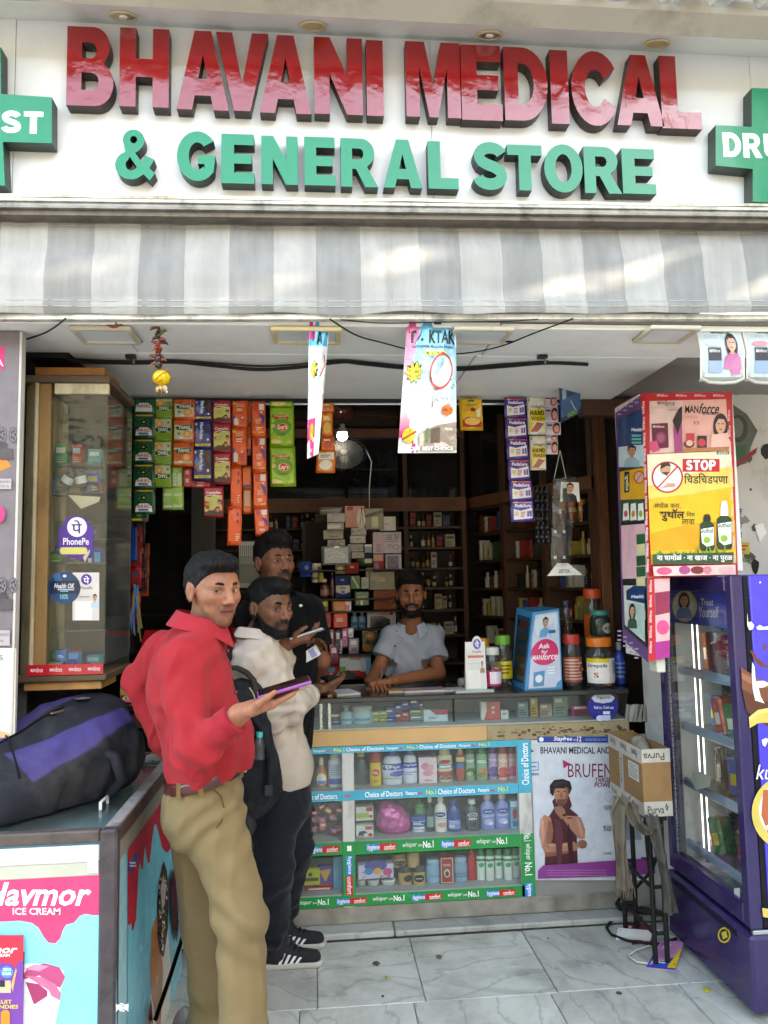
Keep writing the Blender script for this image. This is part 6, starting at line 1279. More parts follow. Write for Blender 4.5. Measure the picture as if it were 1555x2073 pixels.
LA=lambda i:[('ell',.5,.52,.4,.2,'#4f8a1e',20),('poly',[(.2,.3),(.35,.22),(.65,.22),(.8,.3),(.76,.36),(.62,.3),(.38,.3),(.24,.36)],'#a8322c'),('text','10% MORE CHIPS',.3,.24,.7,.28,'#f0dcc0',1),('ell',.54,.53,.24,.1,'#d8b53a',18),('ell',.54,.53,.21,.085,'#c42a2a',18),('text',"Lay's",.36,.47,.72,.6,'#f4efe4',2,.1),('lines',.3,.68,.75,.74,2,'#355a18'),('ell',.2,.88,.18,.06,'#c9b06a',12),('ell',.35,.9,.14,.05,'#d6c07a',12),('ell',.8,.9,.12,.05,'#a9b54a',10),('ell',.12,.5,.12,.05,'#c3b060',10),('ell',.14,.26,.06,.03,'#a8322c',8)]
strip('snack_strip','strip of bright green crisp bags lettered Lay\'s',c6,[(978,112,1138,146),(980,142,1142,414),(980,410,1150,680,986)],3.35,lambda i:LA(i)if i else[('ell',.4,.5,.3,.4,'#c9b06a',12)],'#7ea522',.016,.07,'snack packets hung on the rod',cat='crisp bags',part='crisp_bag')
HA=lambda i:[('rect',.1,.1,.9,.42,['#c9782a','#d88a2c','#b5482a','#c9c4bc'][i]),('ell',.5,.66,.34,.22,['#a8622c','#d0a04a','#b83a2c','#cfc9c0'][i],14),('rect',.1,.05,.5,.14,'#a82a2a' if i<3 else '#c9a02a'),('lines',.2,.2,.8,.36,2,'#f4e4c8' if i<3 else '#7a6a5a')]
strip('snack_strip','strip of orange snack packets half behind the narrow mosquito bat bag',c6,[(1326,118,1410,182),(1326,178,1402,346),(1322,344,1416,442),(1296,436,1424,588,1288)],3.32,HA,'#cf6a1e',.012,.1,'snack packets hung on the rod',cat='snack packets',part='snack_packet')
strip('snack_strip','yellow and red snack packet right of the wide mosquito bat bag',c7,[(742,344,892,556,752)],3.34,[('poly',[(.05,.72),(.3,.6),(.7,.62),(.97,.78),(.97,.95),(.05,.95)],'#a8241e'),('ell',.5,.74,.34,.12,'#d9b25a',16),('rect',.36,.06,.62,.14,'#2a5a3a'),('ell',.25,.4,.1,.06,'#c9862a',8),('ell',.55,.38,.12,.06,'#8f2a2a',8),('poly',[(.7,.4),(.9,.3),(.86,.6),(.7,.62)],'#e6d9b0'),('lines',.25,.2,.7,.3,2,'#9a6a1a')],'#d8a81c',.018,.08,'snack packets hung on the rod',cat='snack packet',part='snack_packet')
PE=lambda i:[('rect',.1,.04,.96,.13,'#c4472c'),('rect',.1,.05,.3,.12,'#d9a22a'),('text','PediaSure',.16,.18,.86,.34,'#e9e2f4',2,.1),('poly',[(.1,.42),(.4,.5),(.9,.36),(.92,.84),(.6,.88),(.1,.92)],'#d6d2dc'),('ell',.24,.64,.1,.12,'#b9c08a',10),('lines',.4,.54,.62,.82,4,'#a8444a'),('rect',.68,.52,.78,.78,'#6f5f9a'),('rect',.8,.5,.88,.78,'#4f4a86')]
strip('sachet_strip','strip of six purple health drink sachets right of the ceiling bulb',c7,[(1040,340,1180,470,1042),(1046,470,1190,606,1048),(1054,604,1196,742,1058),(1062,742,1206,880,1068),(1072,880,1220,1016,1078),(1080,1014,1230,1154,1084)],3.34,PE,'#3f2a78',.006,.08)
HW=lambda i:[('poly',[(.0,.62),(.55,.5),(1,.42),(1,1),(0,1)],'#d9d4c0'),('rect',.1,.34,.96,.66,'#d6b91f'),('text','magic',.2,.22,.92,.33,'#3a3a3a',1),('text','HAND',.14,.38,.92,.5,'#2f2c18',9),('text','WASH',.16,.53,.92,.64,'#2f2c18',2),('poly',[(.1,.96),(.5,.68),(.9,.72),(.5,1)],'#a8624a'),('poly',[(.0,.66),(.3,.7),(.1,1),(0,1)],'#d6b91f'),('rect',.0,.06,.12,.14,'#3a6a3a')]
strip('sachet_strip','two white and yellow hand wash pouches beside the purple strip',c7,[(1186,336,1302,582,1196),(1204,590,1310,816,1208)],3.36,HW,'#d4d0c4',.008,.06)
WO=lambda i:[('ell',.68,.5,.26,.46,'#b5446a',14),('ell',.7,.52,.16,.3,'#d9a68f',12),('poly',[(.5,.4),(.6,.08),(.85,.1),(.9,.4),(.7,.26)],'#3a2024'),('rect',.06,.2,.42,.32,'#5a3a4a'),('rect',.08,.5,.4,.6,'#c9b0bc')]
strip('sachet_strip','strip of white cosmetic sachets with a woman in pink, rightmost on the rod',c7,[(1302,328,1386,402),(1302,402,1394,500),(1310,500,1410,586),(1306,588,1390,626),(1308,624,1392,712)],3.38,WO,'#d9d3d6',.005,.08)
# ---- two long printed bags with mosquito bats
def batbag(label,q,Y,paint,W_,yaw):
 tl,tr2,br,bl=[at(x,y,Y=Y)for x,y in q]
 t=thing('mosquito_bat_bag',label,'hanging bag',((bl.x+br.x)/2,Y,(bl.z+br.z)/2),'mosquito bat bags under the awning')
 dx=math.sin(yaw)
 def fn(u,v,d,s_=1):
  p=(tl*(1-u)+tr2*u)*(1-v)+(bl*(1-u)+br*u)*v
  bul=.016*math.sin(u*math.pi)**.6*math.sin(min(1,v*1.15+.03)*math.pi)**.5
  wr=.004*math.sin(u*17+v*9)*(1-v)**2+.003*mnoise.noise(Vector((u*5,v*9,2)))+.0015*mnoise.noise(Vector((u*16,v*26,7)))
  return p+Vector((0,(u-.5)*W_*dx-s_*(bul+wr)-d,0))
 m=MB();A=Art(m,lambda u,v,d:fn(u,v,d),'foil')
 m.grid(lambda u,v:fn(u,1-v,0),24,44,paint,'foil');m.grid(lambda u,v:fn(1-u,1-v,0,-.6),8,16,'#c9c9c9','foil');mk('bag',m,t)
 return t,fn
def bgcol(u,v):
 v=1-v
 pink,sky_,pale=np.array(hx('#c9357f')),np.array(hx('#3aa6cf')),np.array(hx('#cfd9d6'))
 e1=.30-.42*v;e2=.02+.45*(v-.58)*1.6
 if v<.62 and u<e1:c=pink*(1-min(1,v*1.3))+pale*min(1,v*1.3)
 elif v>.58 and u<e2:k=min(1,(v-.58)/.28);c=pale*(1-k)+np.array(hx('#c22f78'))*k
 else:k=min(1,max(0,v*1.35));c=sky_*(1-k)+pale*k
 return tuple(c)
def burst(A,cx,cy,rx,ry,col,n=11,rs=1):
 r=random.Random(rs);P=[]
 for k in range(2*n):
  a=math.pi*k/n;f=1 if k%2==0 else.72
  P.append((cx+rx*f*math.cos(a)*r.uniform(.9,1.08),cy+ry*f*math.sin(a)))
 A.mb.add([A.fn(cx,cy,A.nxt())]+[A.fn(x,y,A.k*A.step+.0004)for x,y in P],[(0,(i+1)%(2*n)+1,i+1)for i in range(2*n)],col,A.m)
t,fn=batbag('wide hanging bag with racket picture, lettered TAKTAK',[(824,646),(924,646),(925,916),(805,918)],2.44,bgcol,.14,.1)
q=MB();A=Art(q,fn,'foil',sub=5)
A.text('T',.05,.09,.2,.19,'#1c1c22',9);A.poly([(.31,.09),(.45,.2),(.17,.2)],'#1c1c22');A.poly([(.31,.125),(.39,.19),(.23,.19)],'#7fc0d9');A.ell(.31,.165,.03,.014,'#1c1c22',10)
A.text('KTAK',.45,.09,.98,.19,'#1c1c22',2);A.text('Rechargeable Mosquito Swatter',.12,.2,.95,.235,'#1d4a6a',1,.1);A.rect(.38,.25,.78,.28,'#d8c93a');A.text('Model : RM-088',.41,.255,.75,.276,'#222',1)
burst(A,.19,.41,.17,.09,'#2a2410',10,3);burst(A,.19,.41,.155,.08,'#d8c42a',10,3)
for s_,yy in(('NO',.365),('THERE',.395),('TAK-TAK',.43)):A.text(s_,.09+.02*(s_=='NO'),yy,.29-.06*(s_=='NO'),yy+.025,'#2a2410',1,.2)
P=[(.70+.21*math.cos(a),.40+.125*math.sin(a)-.02*math.cos(a))for a in[2*math.pi*k/30 for k in range(31)]]
A.poly([(x*.93+.05,y*.93+.028)for x,y in P[:-1]],'#cdd0d0')
for k in range(12):A.line([(.53+k*.031,.40-.1*math.sin((k+.7)/12.5*math.pi)),(.53+k*.031-.012,.40+.11*math.sin((k+.7)/12.5*math.pi))],.005,'#8f9496',2.2)
A.line(P,.03,'#b5342a',2.2);A.poly([(.54,.49),(.66,.52),(.72,.53),(.60,.545),(.57,.53)],'#b5342a');A.line([(.60,.55),(.555,.62)],.02,'#d9cfc6',2.2);A.line([(.555,.63),(.545,.67)],.014,'#b5342a',2.2)
rr_=random.Random(6)
for k in range(9):
 x,y=(.52,.88,.9,.94,.5,.8,.84,.62,.72)[k],(.29,.46,.52,.5,.45,.6,.64,.615,.6)[k]
 A.line([(x-.03,y+.008),(x,y),(x+.03,y+.012)],.008,'#2a2a2c',2.2);A.line([(x-.02,y-.01),(x+.02,y+.016)],.006,'#3a3a3c',2.2)
burst(A,.82,.69,.13,.045,'#cf6a22',12,8);A.text('GUARANTEE',.72,.68,.92,.7,'#8f3a12',1)
A.poly([(.34,.86),(.66,.80),(.99,.775),(.99,.985),(.36,.985)],'#8a7a6e');A.poly([(.34,.87),(.42,.84),(.42,.95),(.35,.96)],'#b5b09a');A.poly([(.45,.83),(.5,.82),(.5,.92),(.45,.93)],'#5a7a4a');A.poly([(.54,.83),(.7,.815),(.7,.93),(.54,.93)],'#5a4a40');A.poly([(.6,.91),(.9,.9),(.92,.95),(.6,.96)],'#b9a79c')
for k in range(3):A.rect(.78,.82+k*.03,.92,.84+k*.03,'#c3beb4')
A.ell(.16,.875,.11,.052,'#d8b92a',20);A.ell(.16,.875,.09,.042,'#b85a2a',20);A.ell(.16,.875,.085,.038,'#d8b92a',20);A.poly([(.04,.9),(.28,.84),(.29,.855),(.05,.915)],'#a8442a')
A.text('IS YOUR BEST CHOICE',.06,.958,.93,.985,'#eef0ee',1)
mk('print',q,t)
m=MB();m.box((at(885,640,Y=2.42).x-.012,2.405,at(885,655,Y=2.42).z),(at(885,640,Y=2.42).x+.012,2.42,2.384),'#2a2a28','rubber',.002);mk('clip',m,t)
t,fn=batbag('narrow twisted hanging bag beside the crisp strip, pink foot',[(626,646),(668,646),(645,918),(622,930)],2.44,lambda u,v:hx('#c9357f')if(1-v<.16 and u<.35)or(1-v>.72 and u<.62-(1-.0-v)*.1)else(hx('#3aa6cf')if(1-v)<.2 else hx('#cdd6d6')),.03,.6)
q=MB();A=Art(q,fn,'foil',sub=4)
A.text('T',.12,.07,.32,.17,'#1c1c22',9);A.text('A',.42,.09,.7,.19,'#1c1c22',9);burst(A,.35,.38,.26,.07,'#2a2410',8,4);burst(A,.35,.38,.22,.06,'#d8c42a',8,4);A.text('NO THE',.25,.34,.42,.41,'#2a2410',1,0,90)
A.line([(.85,.27),(.95,.34),(.7,.43)],.05,'#b5342a',4);A.ell(.3,.82,.16,.06,'#d8a02a',10);A.text('YOUR',.1,.94,.4,.965,'#eef0ee',1)
mk('print',q,t)
# ---- chilli and lemon charm on a string
p=at(324,650,Y=2.46);zb0=at(327,800,Y=2.46).z
t=thing('lemon_chilli_charm','string charm of dried red chillies with a yellow lemon at its foot','charm',(p.x,2.46,zb0))
m=MB();m.tube([(p.x,2.46,2.376),(p.x+.003,2.46,zb0)],.0018,'#8a2a22','cloth',5);mk('string',m,t)
rc=random.Random(12)
for k in range(17):
 z=at(320,652+k*5.2,Y=2.46).z;a=rc.uniform(0,6.28);L=rc.uniform(.02,.036);c=rc.choice(['#7a1f16','#5a1712','#8a3a1c','#3a1a14','#4f5a2a' if k<6 else '#3a1712'])
 m=MB();b=Vector((p.x-.004+.003*rc.random(),2.46,z));d=Vector((math.cos(a),math.sin(a)*.6,rc.uniform(-.7,.5))).normalized()
 m.tube([b,b+d*L*.4+Vector((0,0,.003)),b+d*L*.8,b+d*L+Vector((0,0,-.006))],[.005,.006,.004,.001],c,'gloss',6);mk('chilli',m,t)
for z_ in(726,738):
 m=MB();q_=at(321,z_,Y=2.46);m.ball(q_,(.012,.012,.014),'#2c1814','gloss',10,6);mk('seed_bead',m,t)
m=MB();q_=at(327,765,Y=2.46);m.ball(q_,(.028,.028,.025),'#d2ad14','gloss',16,10);mk('lemon',m,t)
m=MB()
for k in range(4):m.tube([q_+Vector((.0285*math.sin(a+k*.8)*math.cos(k*.5),-.0285*math.cos(a+k*.8)*math.cos(k*.5),.0262*math.sin(a)*.9))for a in[i*.35-1.4 for i in range(9)]],.0012,'#a85a14','cloth',4)
mk('thread_wrap',m,t)
m=MB()
for k in range(26):
 a=rc.uniform(0,6.28);e=at(327,788,Y=2.46);m.tube([e+Vector((0,0,.012)),e+Vector((.018*math.cos(a),.012*math.sin(a),rc.uniform(-.012,.008)))],[.003,.004],rc.choice(['#c9b48a','#b5854a','#d9cfae']),'cloth',4)
mk('tassel',m,t,kind='stuff')
m=MB();pz=at(231,652,Y=2.44)
m.tube([pz+Vector((-.038+.076*k/10,0,.012-.028*math.sin(k/10*math.pi)))for k in range(11)],.006,'#7a4a3c','cloth',7);solo('thread_ring',m,'faded maroon thread loop hanging under the awning at left','thread loop')
# ---- cables along the soffit
def cable(name,lab,pts,r=.006,Z=2.37,col='#1b1a19'):
 P=[at(x,y,Z=Z)for x,y in pts]
 out=[]
 for i in range(len(P)-1):
  a,b,c,d=P[max(i-1,0)],P[i],P[i+1],P[min(i+2,len(P)-1)]
  for k in range(8):
   t_=k/8;out.append(.5*((2*b)+(c-a)*t_+(2*a-5*b+4*c-d)*t_**2+(3*b-a-3*c+d)*t_**3))
 out.append(P[-1]);m=MB();m.tube(out,r,col,'rubber',6);return solo(name,m,lab,'cable')
cable('power_cable','thick black cable sagging in waves across the shop ceiling',[(40,716),(97,727),(180,733),(280,735),(355,733),(440,741),(520,748),(600,744),(690,733),(730,736),(820,745),(930,748),(1020,742),(1110,735),(1190,738)],.0065,Z=2.368)
cable('power_cable','thin second cable running just above the thick ceiling cable',[(97,722),(190,729),(300,731),(355,729),(450,736),(530,741),(600,738),(690,729),(820,740),(930,743),(1020,737),(1110,731)],.0035,Z=2.37)
cable('thin_wire','thin black wire drooping from the awning behind the wide bag',[(668,646),(720,678),(775,694),(850,712),(930,716),(1010,702),(1080,675),(1160,645)],.0028,Z=2.362)
cable('thin_wire','thin black wire from the left panel up to the awning',[(-10,697),(40,690),(95,672),(133,645)],.003,Z=2.365)
cable('thin_wire','thin wire lying under the awning edge at right',[(690,647),(775,654),(900,652),(1030,650),(1090,646)],.002,Z=2.37)
m=MB();a=at(1166,645,Y=2.46);m.tube([a,a+Vector((.006,0,-.02)),a+Vector((.008,0,-.046))],[.006,.005,.001],'#8a2f26','cloth',6);solo('red_tag',m,'short red ribbon hanging under the awning right of the wires','ribbon')
for i,(px,py)in enumerate(((265,722),(1098,722))):
 m=MB();a=at(px,py,Z=2.37);m.box((a.x-.018,a.y-.012,2.362),(a.x+.018,a.y+.012,2.3755),'#3a3733','metal',.002);m.cyl((a.x+.01,a.y,2.345),(a.x+.01,a.y,2.362),.005,'#8a8880','metal',6)
 solo('ceiling_clip',m,('metal cable clip on the ceiling left of the lemon charm','metal cable clip on the ceiling near the blue card')[i],'clip','cable clips on the ceiling')
# ---- blue card, hanging razor pouch, black strips at the right
def card3(name,lab,q,Y,col,art,cat='card',th=.003,dy=0):
 P=[at(x,y,Y=Y+(dy if i in(1,2)else 0))for i,(x,y)in enumerate(q)];f=quadface(*P);m=MB()
 m.add([f(0,0,0),f(1,0,0),f(1,1,0),f(0,1,0),f(0,0,-th),f(1,0,-th),f(1,1,-th),f(0,1,-th)],[(3,2,1,0),(4,5,6,7),(0,1,5,4),(1,2,6,5),(2,3,7,6),(3,0,4,7)],col,'gloss')
 A=Art(m,f,'gloss')
 for c in art:getattr(A,c[0])(*c[1:])
 return solo(name,m,lab,cat)
card3('health_card','dark blue hanging card with green foot below the ceiling at right',[(1132,766),(1170,744),(1177,836),(1136,856)],3.2,'#16345f',[('text','Health OK',.3,.1,.95,.2,'#e8ecf2',2,.2),('lines',.4,.24,.9,.36,3,'#7fb04a'),('poly',[(.1,.3),(.3,.26),(.3,.6),(.1,.64)],'#8fa9c4'),('rect',.0,.52,1,.9,'#2f5f94'),('text','600',.3,.86,.8,.96,'#6fc04a',1),('line',[(.5,.62),(.7,.86)],.03,'#c9d9e6')],dy=.1)
t=thing('razor_pouch','clear hanging pouch of black tubes with a man\'s portrait card','hanging pouch',(at(1142,1165,Y=3.35).x,3.35,at(1142,1165,Y=3.35).z))
m=MB();top=at(1134,912,Y=3.35)
for px in(1122,1146):m.tube([top,at(px,968,Y=3.35)],.0015,'#c9c7b8','cloth',5)
mk('string',m,t)
m=MB();A_=[at(x,y,Y=3.35)for x,y in((1120,970),(1164,965),(1155,1145),(1115,1148))];f=quadface(*A_)
m.grid(lambda u,v:f(u,1-v,.014*math.sin(u*math.pi)+.004*math.sin(v*23+u*5)),8,20,'#d5d8d8','clear_plastic');mk('pouch',m,t)
m=MB();q4=[at(x,y,Y=3.34)for x,y in((1136,975),(1172,977),(1174,1016),(1134,1016))];f2=quadface(*q4);m.add([f2(0,0,0),f2(1,0,0),f2(1,1,0),f2(0,1,0)],[(3,2,1,0)],'#d9d6d0','gloss');A=Art(m,f2);A.fig(.12,.02,.76,.98,'#b9856a','#171412','#20201f',False);A.rect(.1,.32,.34,.85,'#1c1c1e');mk('portrait_card',m,t)
for k,(px,py)in enumerate(((1124,1033),(1142,1033),(1124,1085),(1142,1085))):
 a=at(px,py+40,Y=3.36);m=MB();m.lathe([(.006,0),(.007,.02),(.009,.09)],a,'#1d1c20','gloss',10,sy=.6);m.lathe([(.0062,-.014),(.0064,-.0005)],a,'#c9c7c4','gloss',10);mk('tube',m,t)
m=MB();q5=[at(x,y,Y=3.345)for x,y in((1128,1140),(1150,1140),(1180,1164),(1108,1166))];f3=quadface(*q5);m.add([f3(0,0,0),f3(1,0,0),f3(1,1,0),f3(0,1,0)],[(3,2,1,0)],'#c9c7be','gloss');A=Art(m,f3);A.text('DETOX',.3,.5,.72,.8,'#222',2);mk('header_flap',m,t)
t=thing('blister_strips','glossy black blister strips hanging beside the clear pouch','blister strips',(at(1098,1100,Y=3.42).x,3.42,at(1098,1100,Y=3.42).z))
for k in range(3):
 px=1086+k*10;m=MB();a=at(px,985,Y=3.43);b=at(px+3,1100,Y=3.43)
 m.grid(lambda u,v:a*v+b*(1-v)+Vector(((u-.5)*.022,-.012*math.sin(u*math.pi)*(1+.5*math.sin(v*40)),0)),6,44,'#16161a','gloss');mk('strip',m,t)
# ================================================================ INSIDE THE SHOP
def c3(x,y):return 620+x*.2187,1000+y*.2187
bs=thing('back_shelves','dark wooden wall shelves along the back of the shop','shelf',(-.1,5.15,.04))
m=MB();m.box((-1.19,5.29,.05),(1.0,5.315,2.75),'#3a2c22','wood');mk('back_panel',m,bs)
SHZ=(1.20,1.365,1.51,1.638,1.773,1.91)
for z in SHZ+(1.02,.6):m=MB();m.box((-1.18,5.02,z-.014),(1.0,5.29,z),'#4a3426','wood');mk('shelf',m,bs)
m=MB();m.box((-1.18,4.99,2.01),(1.0,5.018,2.10),'#6e4530','wood');mk('rail',m,bs)
m=MB();m.box((-1.18,4.995,2.50),(1.0,5.018,2.56),'#5d3826','wood');mk('rail',m,bs)
for x in(-1.17,-.35,at(817,1030,Y=5.0).x,.97):m=MB();m.box((x,5.0,.05),(x+.028,5.28,2.75),'#4e3324','wood_up');mk('upright',m,bs)
for a,b in((-1.1,-.4),(-.3,.2),(.22,.55),(.62,.95)):m=MB();m.box((a,5.005,2.102),(b,5.009,2.498),'#fff','dark_glass');mk('glass_door',m,bs)
rs2=random.Random(31)
BC=[('brown','#4a2412'),('dark','#1c1a1a'),('amber','#6a3a14'),('pale','#b5afa2'),('green','#2f4a34')]
CC=[('white','#b9b9b4'),('yellow','#a08a3a'),('red','#8a2a26'),('blue','#3a4f84'),('cream','#b0a48a')]
ORD='x first second third fourth fifth sixth seventh eighth ninth tenth eleventh twelfth thirteenth fourteenth'.split()
def stock(x0,x1,y,z,hmax,where,seed,dens=.86):
# a packed row: small medicine bottles and cartons side by side
 r=random.Random(seed);x=x0;cnt=0
 while x<x1-.02:
  isb=r.random()<.55;w=r.uniform(.024,.034)if isb else r.uniform(.03,.075);h=hmax*r.uniform(.55,.92)
  if x+w>x1:break
  if r.random()<dens:
   cnt+=1
   yy=y+r.uniform(0,.05);m=MB()
   if isb:
    nm,c=r.choice(BC);m.lathe([(w*.44,0),(w*.46,h*.6),(w*.2,h*.74),(w*.2,h*.78)],(x+w/2,yy,z+.0005),c,'gloss',8);m.lathe([(w*.24,h*.78),(w*.24,h)],(x+w/2,yy,z+.0005),r.choice(['#1a1a1a','#b9b4a8','#8a2a22']),'plastic',8)
    m.lathe([(w*.47,h*.12),(w*.47,h*.48)],(x+w/2,yy,z+.0005),r.choice(['#b9b5a8','#a8864a','#7f8f8a']),'print',8,cap=False)
    solo('medicine_bottle',m,'%s medicine bottle, %s from left %s'%(nm,ORD[cnt],where),'bottle','medicine bottles on the shelves')
   else:
    nm,c=r.choice(CC);m.box((x,yy-.02,z+.0005),(x+w*.96,yy+.03,z+h),c,'card');f=front(x,z,w*.96,h,yy-.02);A=Art(m,f);A.rect(.1,.15,.9,.35,r.choice(['#8a2a2a','#2c4a7a','#3a5a3a','#55504a']));A.lines(.1,.5,.9,.85,3,'#6a665e',r)
    solo('medicine_carton',m,'%s medicine carton, %s from left %s'%(nm,ORD[cnt],where),'carton','medicine cartons on the shelves')
  x+=w+r.uniform(.002,.010)
NM=('lowest','second','third','fourth','fifth','top')
for k,z in enumerate(SHZ):
 stock(.60,.95,5.08,z,.12,'on the %s back shelf right of the shopkeeper'%NM[k],200+k)
 if k>2:stock(-.30,.16,5.08,z,.12,'on the %s back shelf above the man in black'%NM[k],300+k)
for k,z in enumerate((1.14,1.32,1.50,1.68,1.86)):
 for j,(ya,yb2)in enumerate(((4.04,4.34),(4.41,4.70),(4.77,5.06))):
  y=ya;cnt=0
  r=random.Random(400+k*3+j)
  while y<yb2:
   cnt+=1;w=r.uniform(.032,.055);x=sx_at(y)+.05;h=r.uniform(.08,.135);m=MB();nm,c=r.choice(CC if r.random()<.6 else BC)
   if r.random()<.5:m.box((x,y,z+.0005),(x+.07,y+w,z+h),c,'card');Art(m,plane((x,y+w,z),(0,-1,0),(0,0,1),w,h)).rect(.1,.2,.9,.45,r.choice(['#8a2a2a','#2c4a7a','#3a5a3a','#b5a06a'])).lines(.1,.55,.9,.9,3,'#6a665e',r);nn2='carton'
   else:m.lathe([(w*.4,0),(w*.42,h*.62),(w*.2,h*.76),(w*.22,h*.78),(w*.22,h)],(x+.04,y+w/2,z+.0005),c,'gloss',10);nn2='bottle'
   solo('medicine_'+nn2,m,'%s %s, %s from the front in the %s bay of the %s right hand shelf'%(nm,nn2,ORD[cnt],('front','middle','rear')[j],NM[k]),nn2,'stock on the right hand shelves');y+=w+.004
# orange and green tubes on the upper right shelf
for k,(px,c,lab)in enumerate(((1192,'#a8501e','brown orange'),(1206,'#b8682a','pale orange'),(1219,'#c9741f','bright orange'),(1230,'#2f7a3a','green'))):
 y=4.32-k*.075;bottle('cream_tube','%s cream tube standing cap down on the upper right shelf'%lab,'tube',sx_at(y)+.07,y,2.0305-.17,.05,.13,'tube',c,'#d5d2c9',[('rect',.1,.3,.9,.6,'#d9c9a0')],'cream tubes','gloss')
# blue wrapped packs behind the upper glass
for k in range(10):
 x=.24+(k%5)*.062;z=2.1025+(k//5)*.19;S=SDF(.008);S.ell((x+.03,5.12,z+.08),(.035,.05,.075),.01).rbox((x+.03,5.12,z+.06),(.022,.03,.05),.012,.01);V,F=S.mesh(lambda X:.006*vnoise(X,45,k));V[:,2]=np.maximum(V[:,2],z)
 tag(soft('wrapped_pack',V,F,'foil','#23306f' if k%3 else '#2f3f8a'),'dark blue wrapped pack, %s from left in the %s row behind the upper glass'%(ORD[k%5+1],'lower' if k<5 else 'upper'),'pack','wrapped packs behind the glass')
m=MB();m.box((.22,5.0,2.288),(.56,5.25,2.292),'#3a2c22','wood');mk('inner_shelf',m,bs)
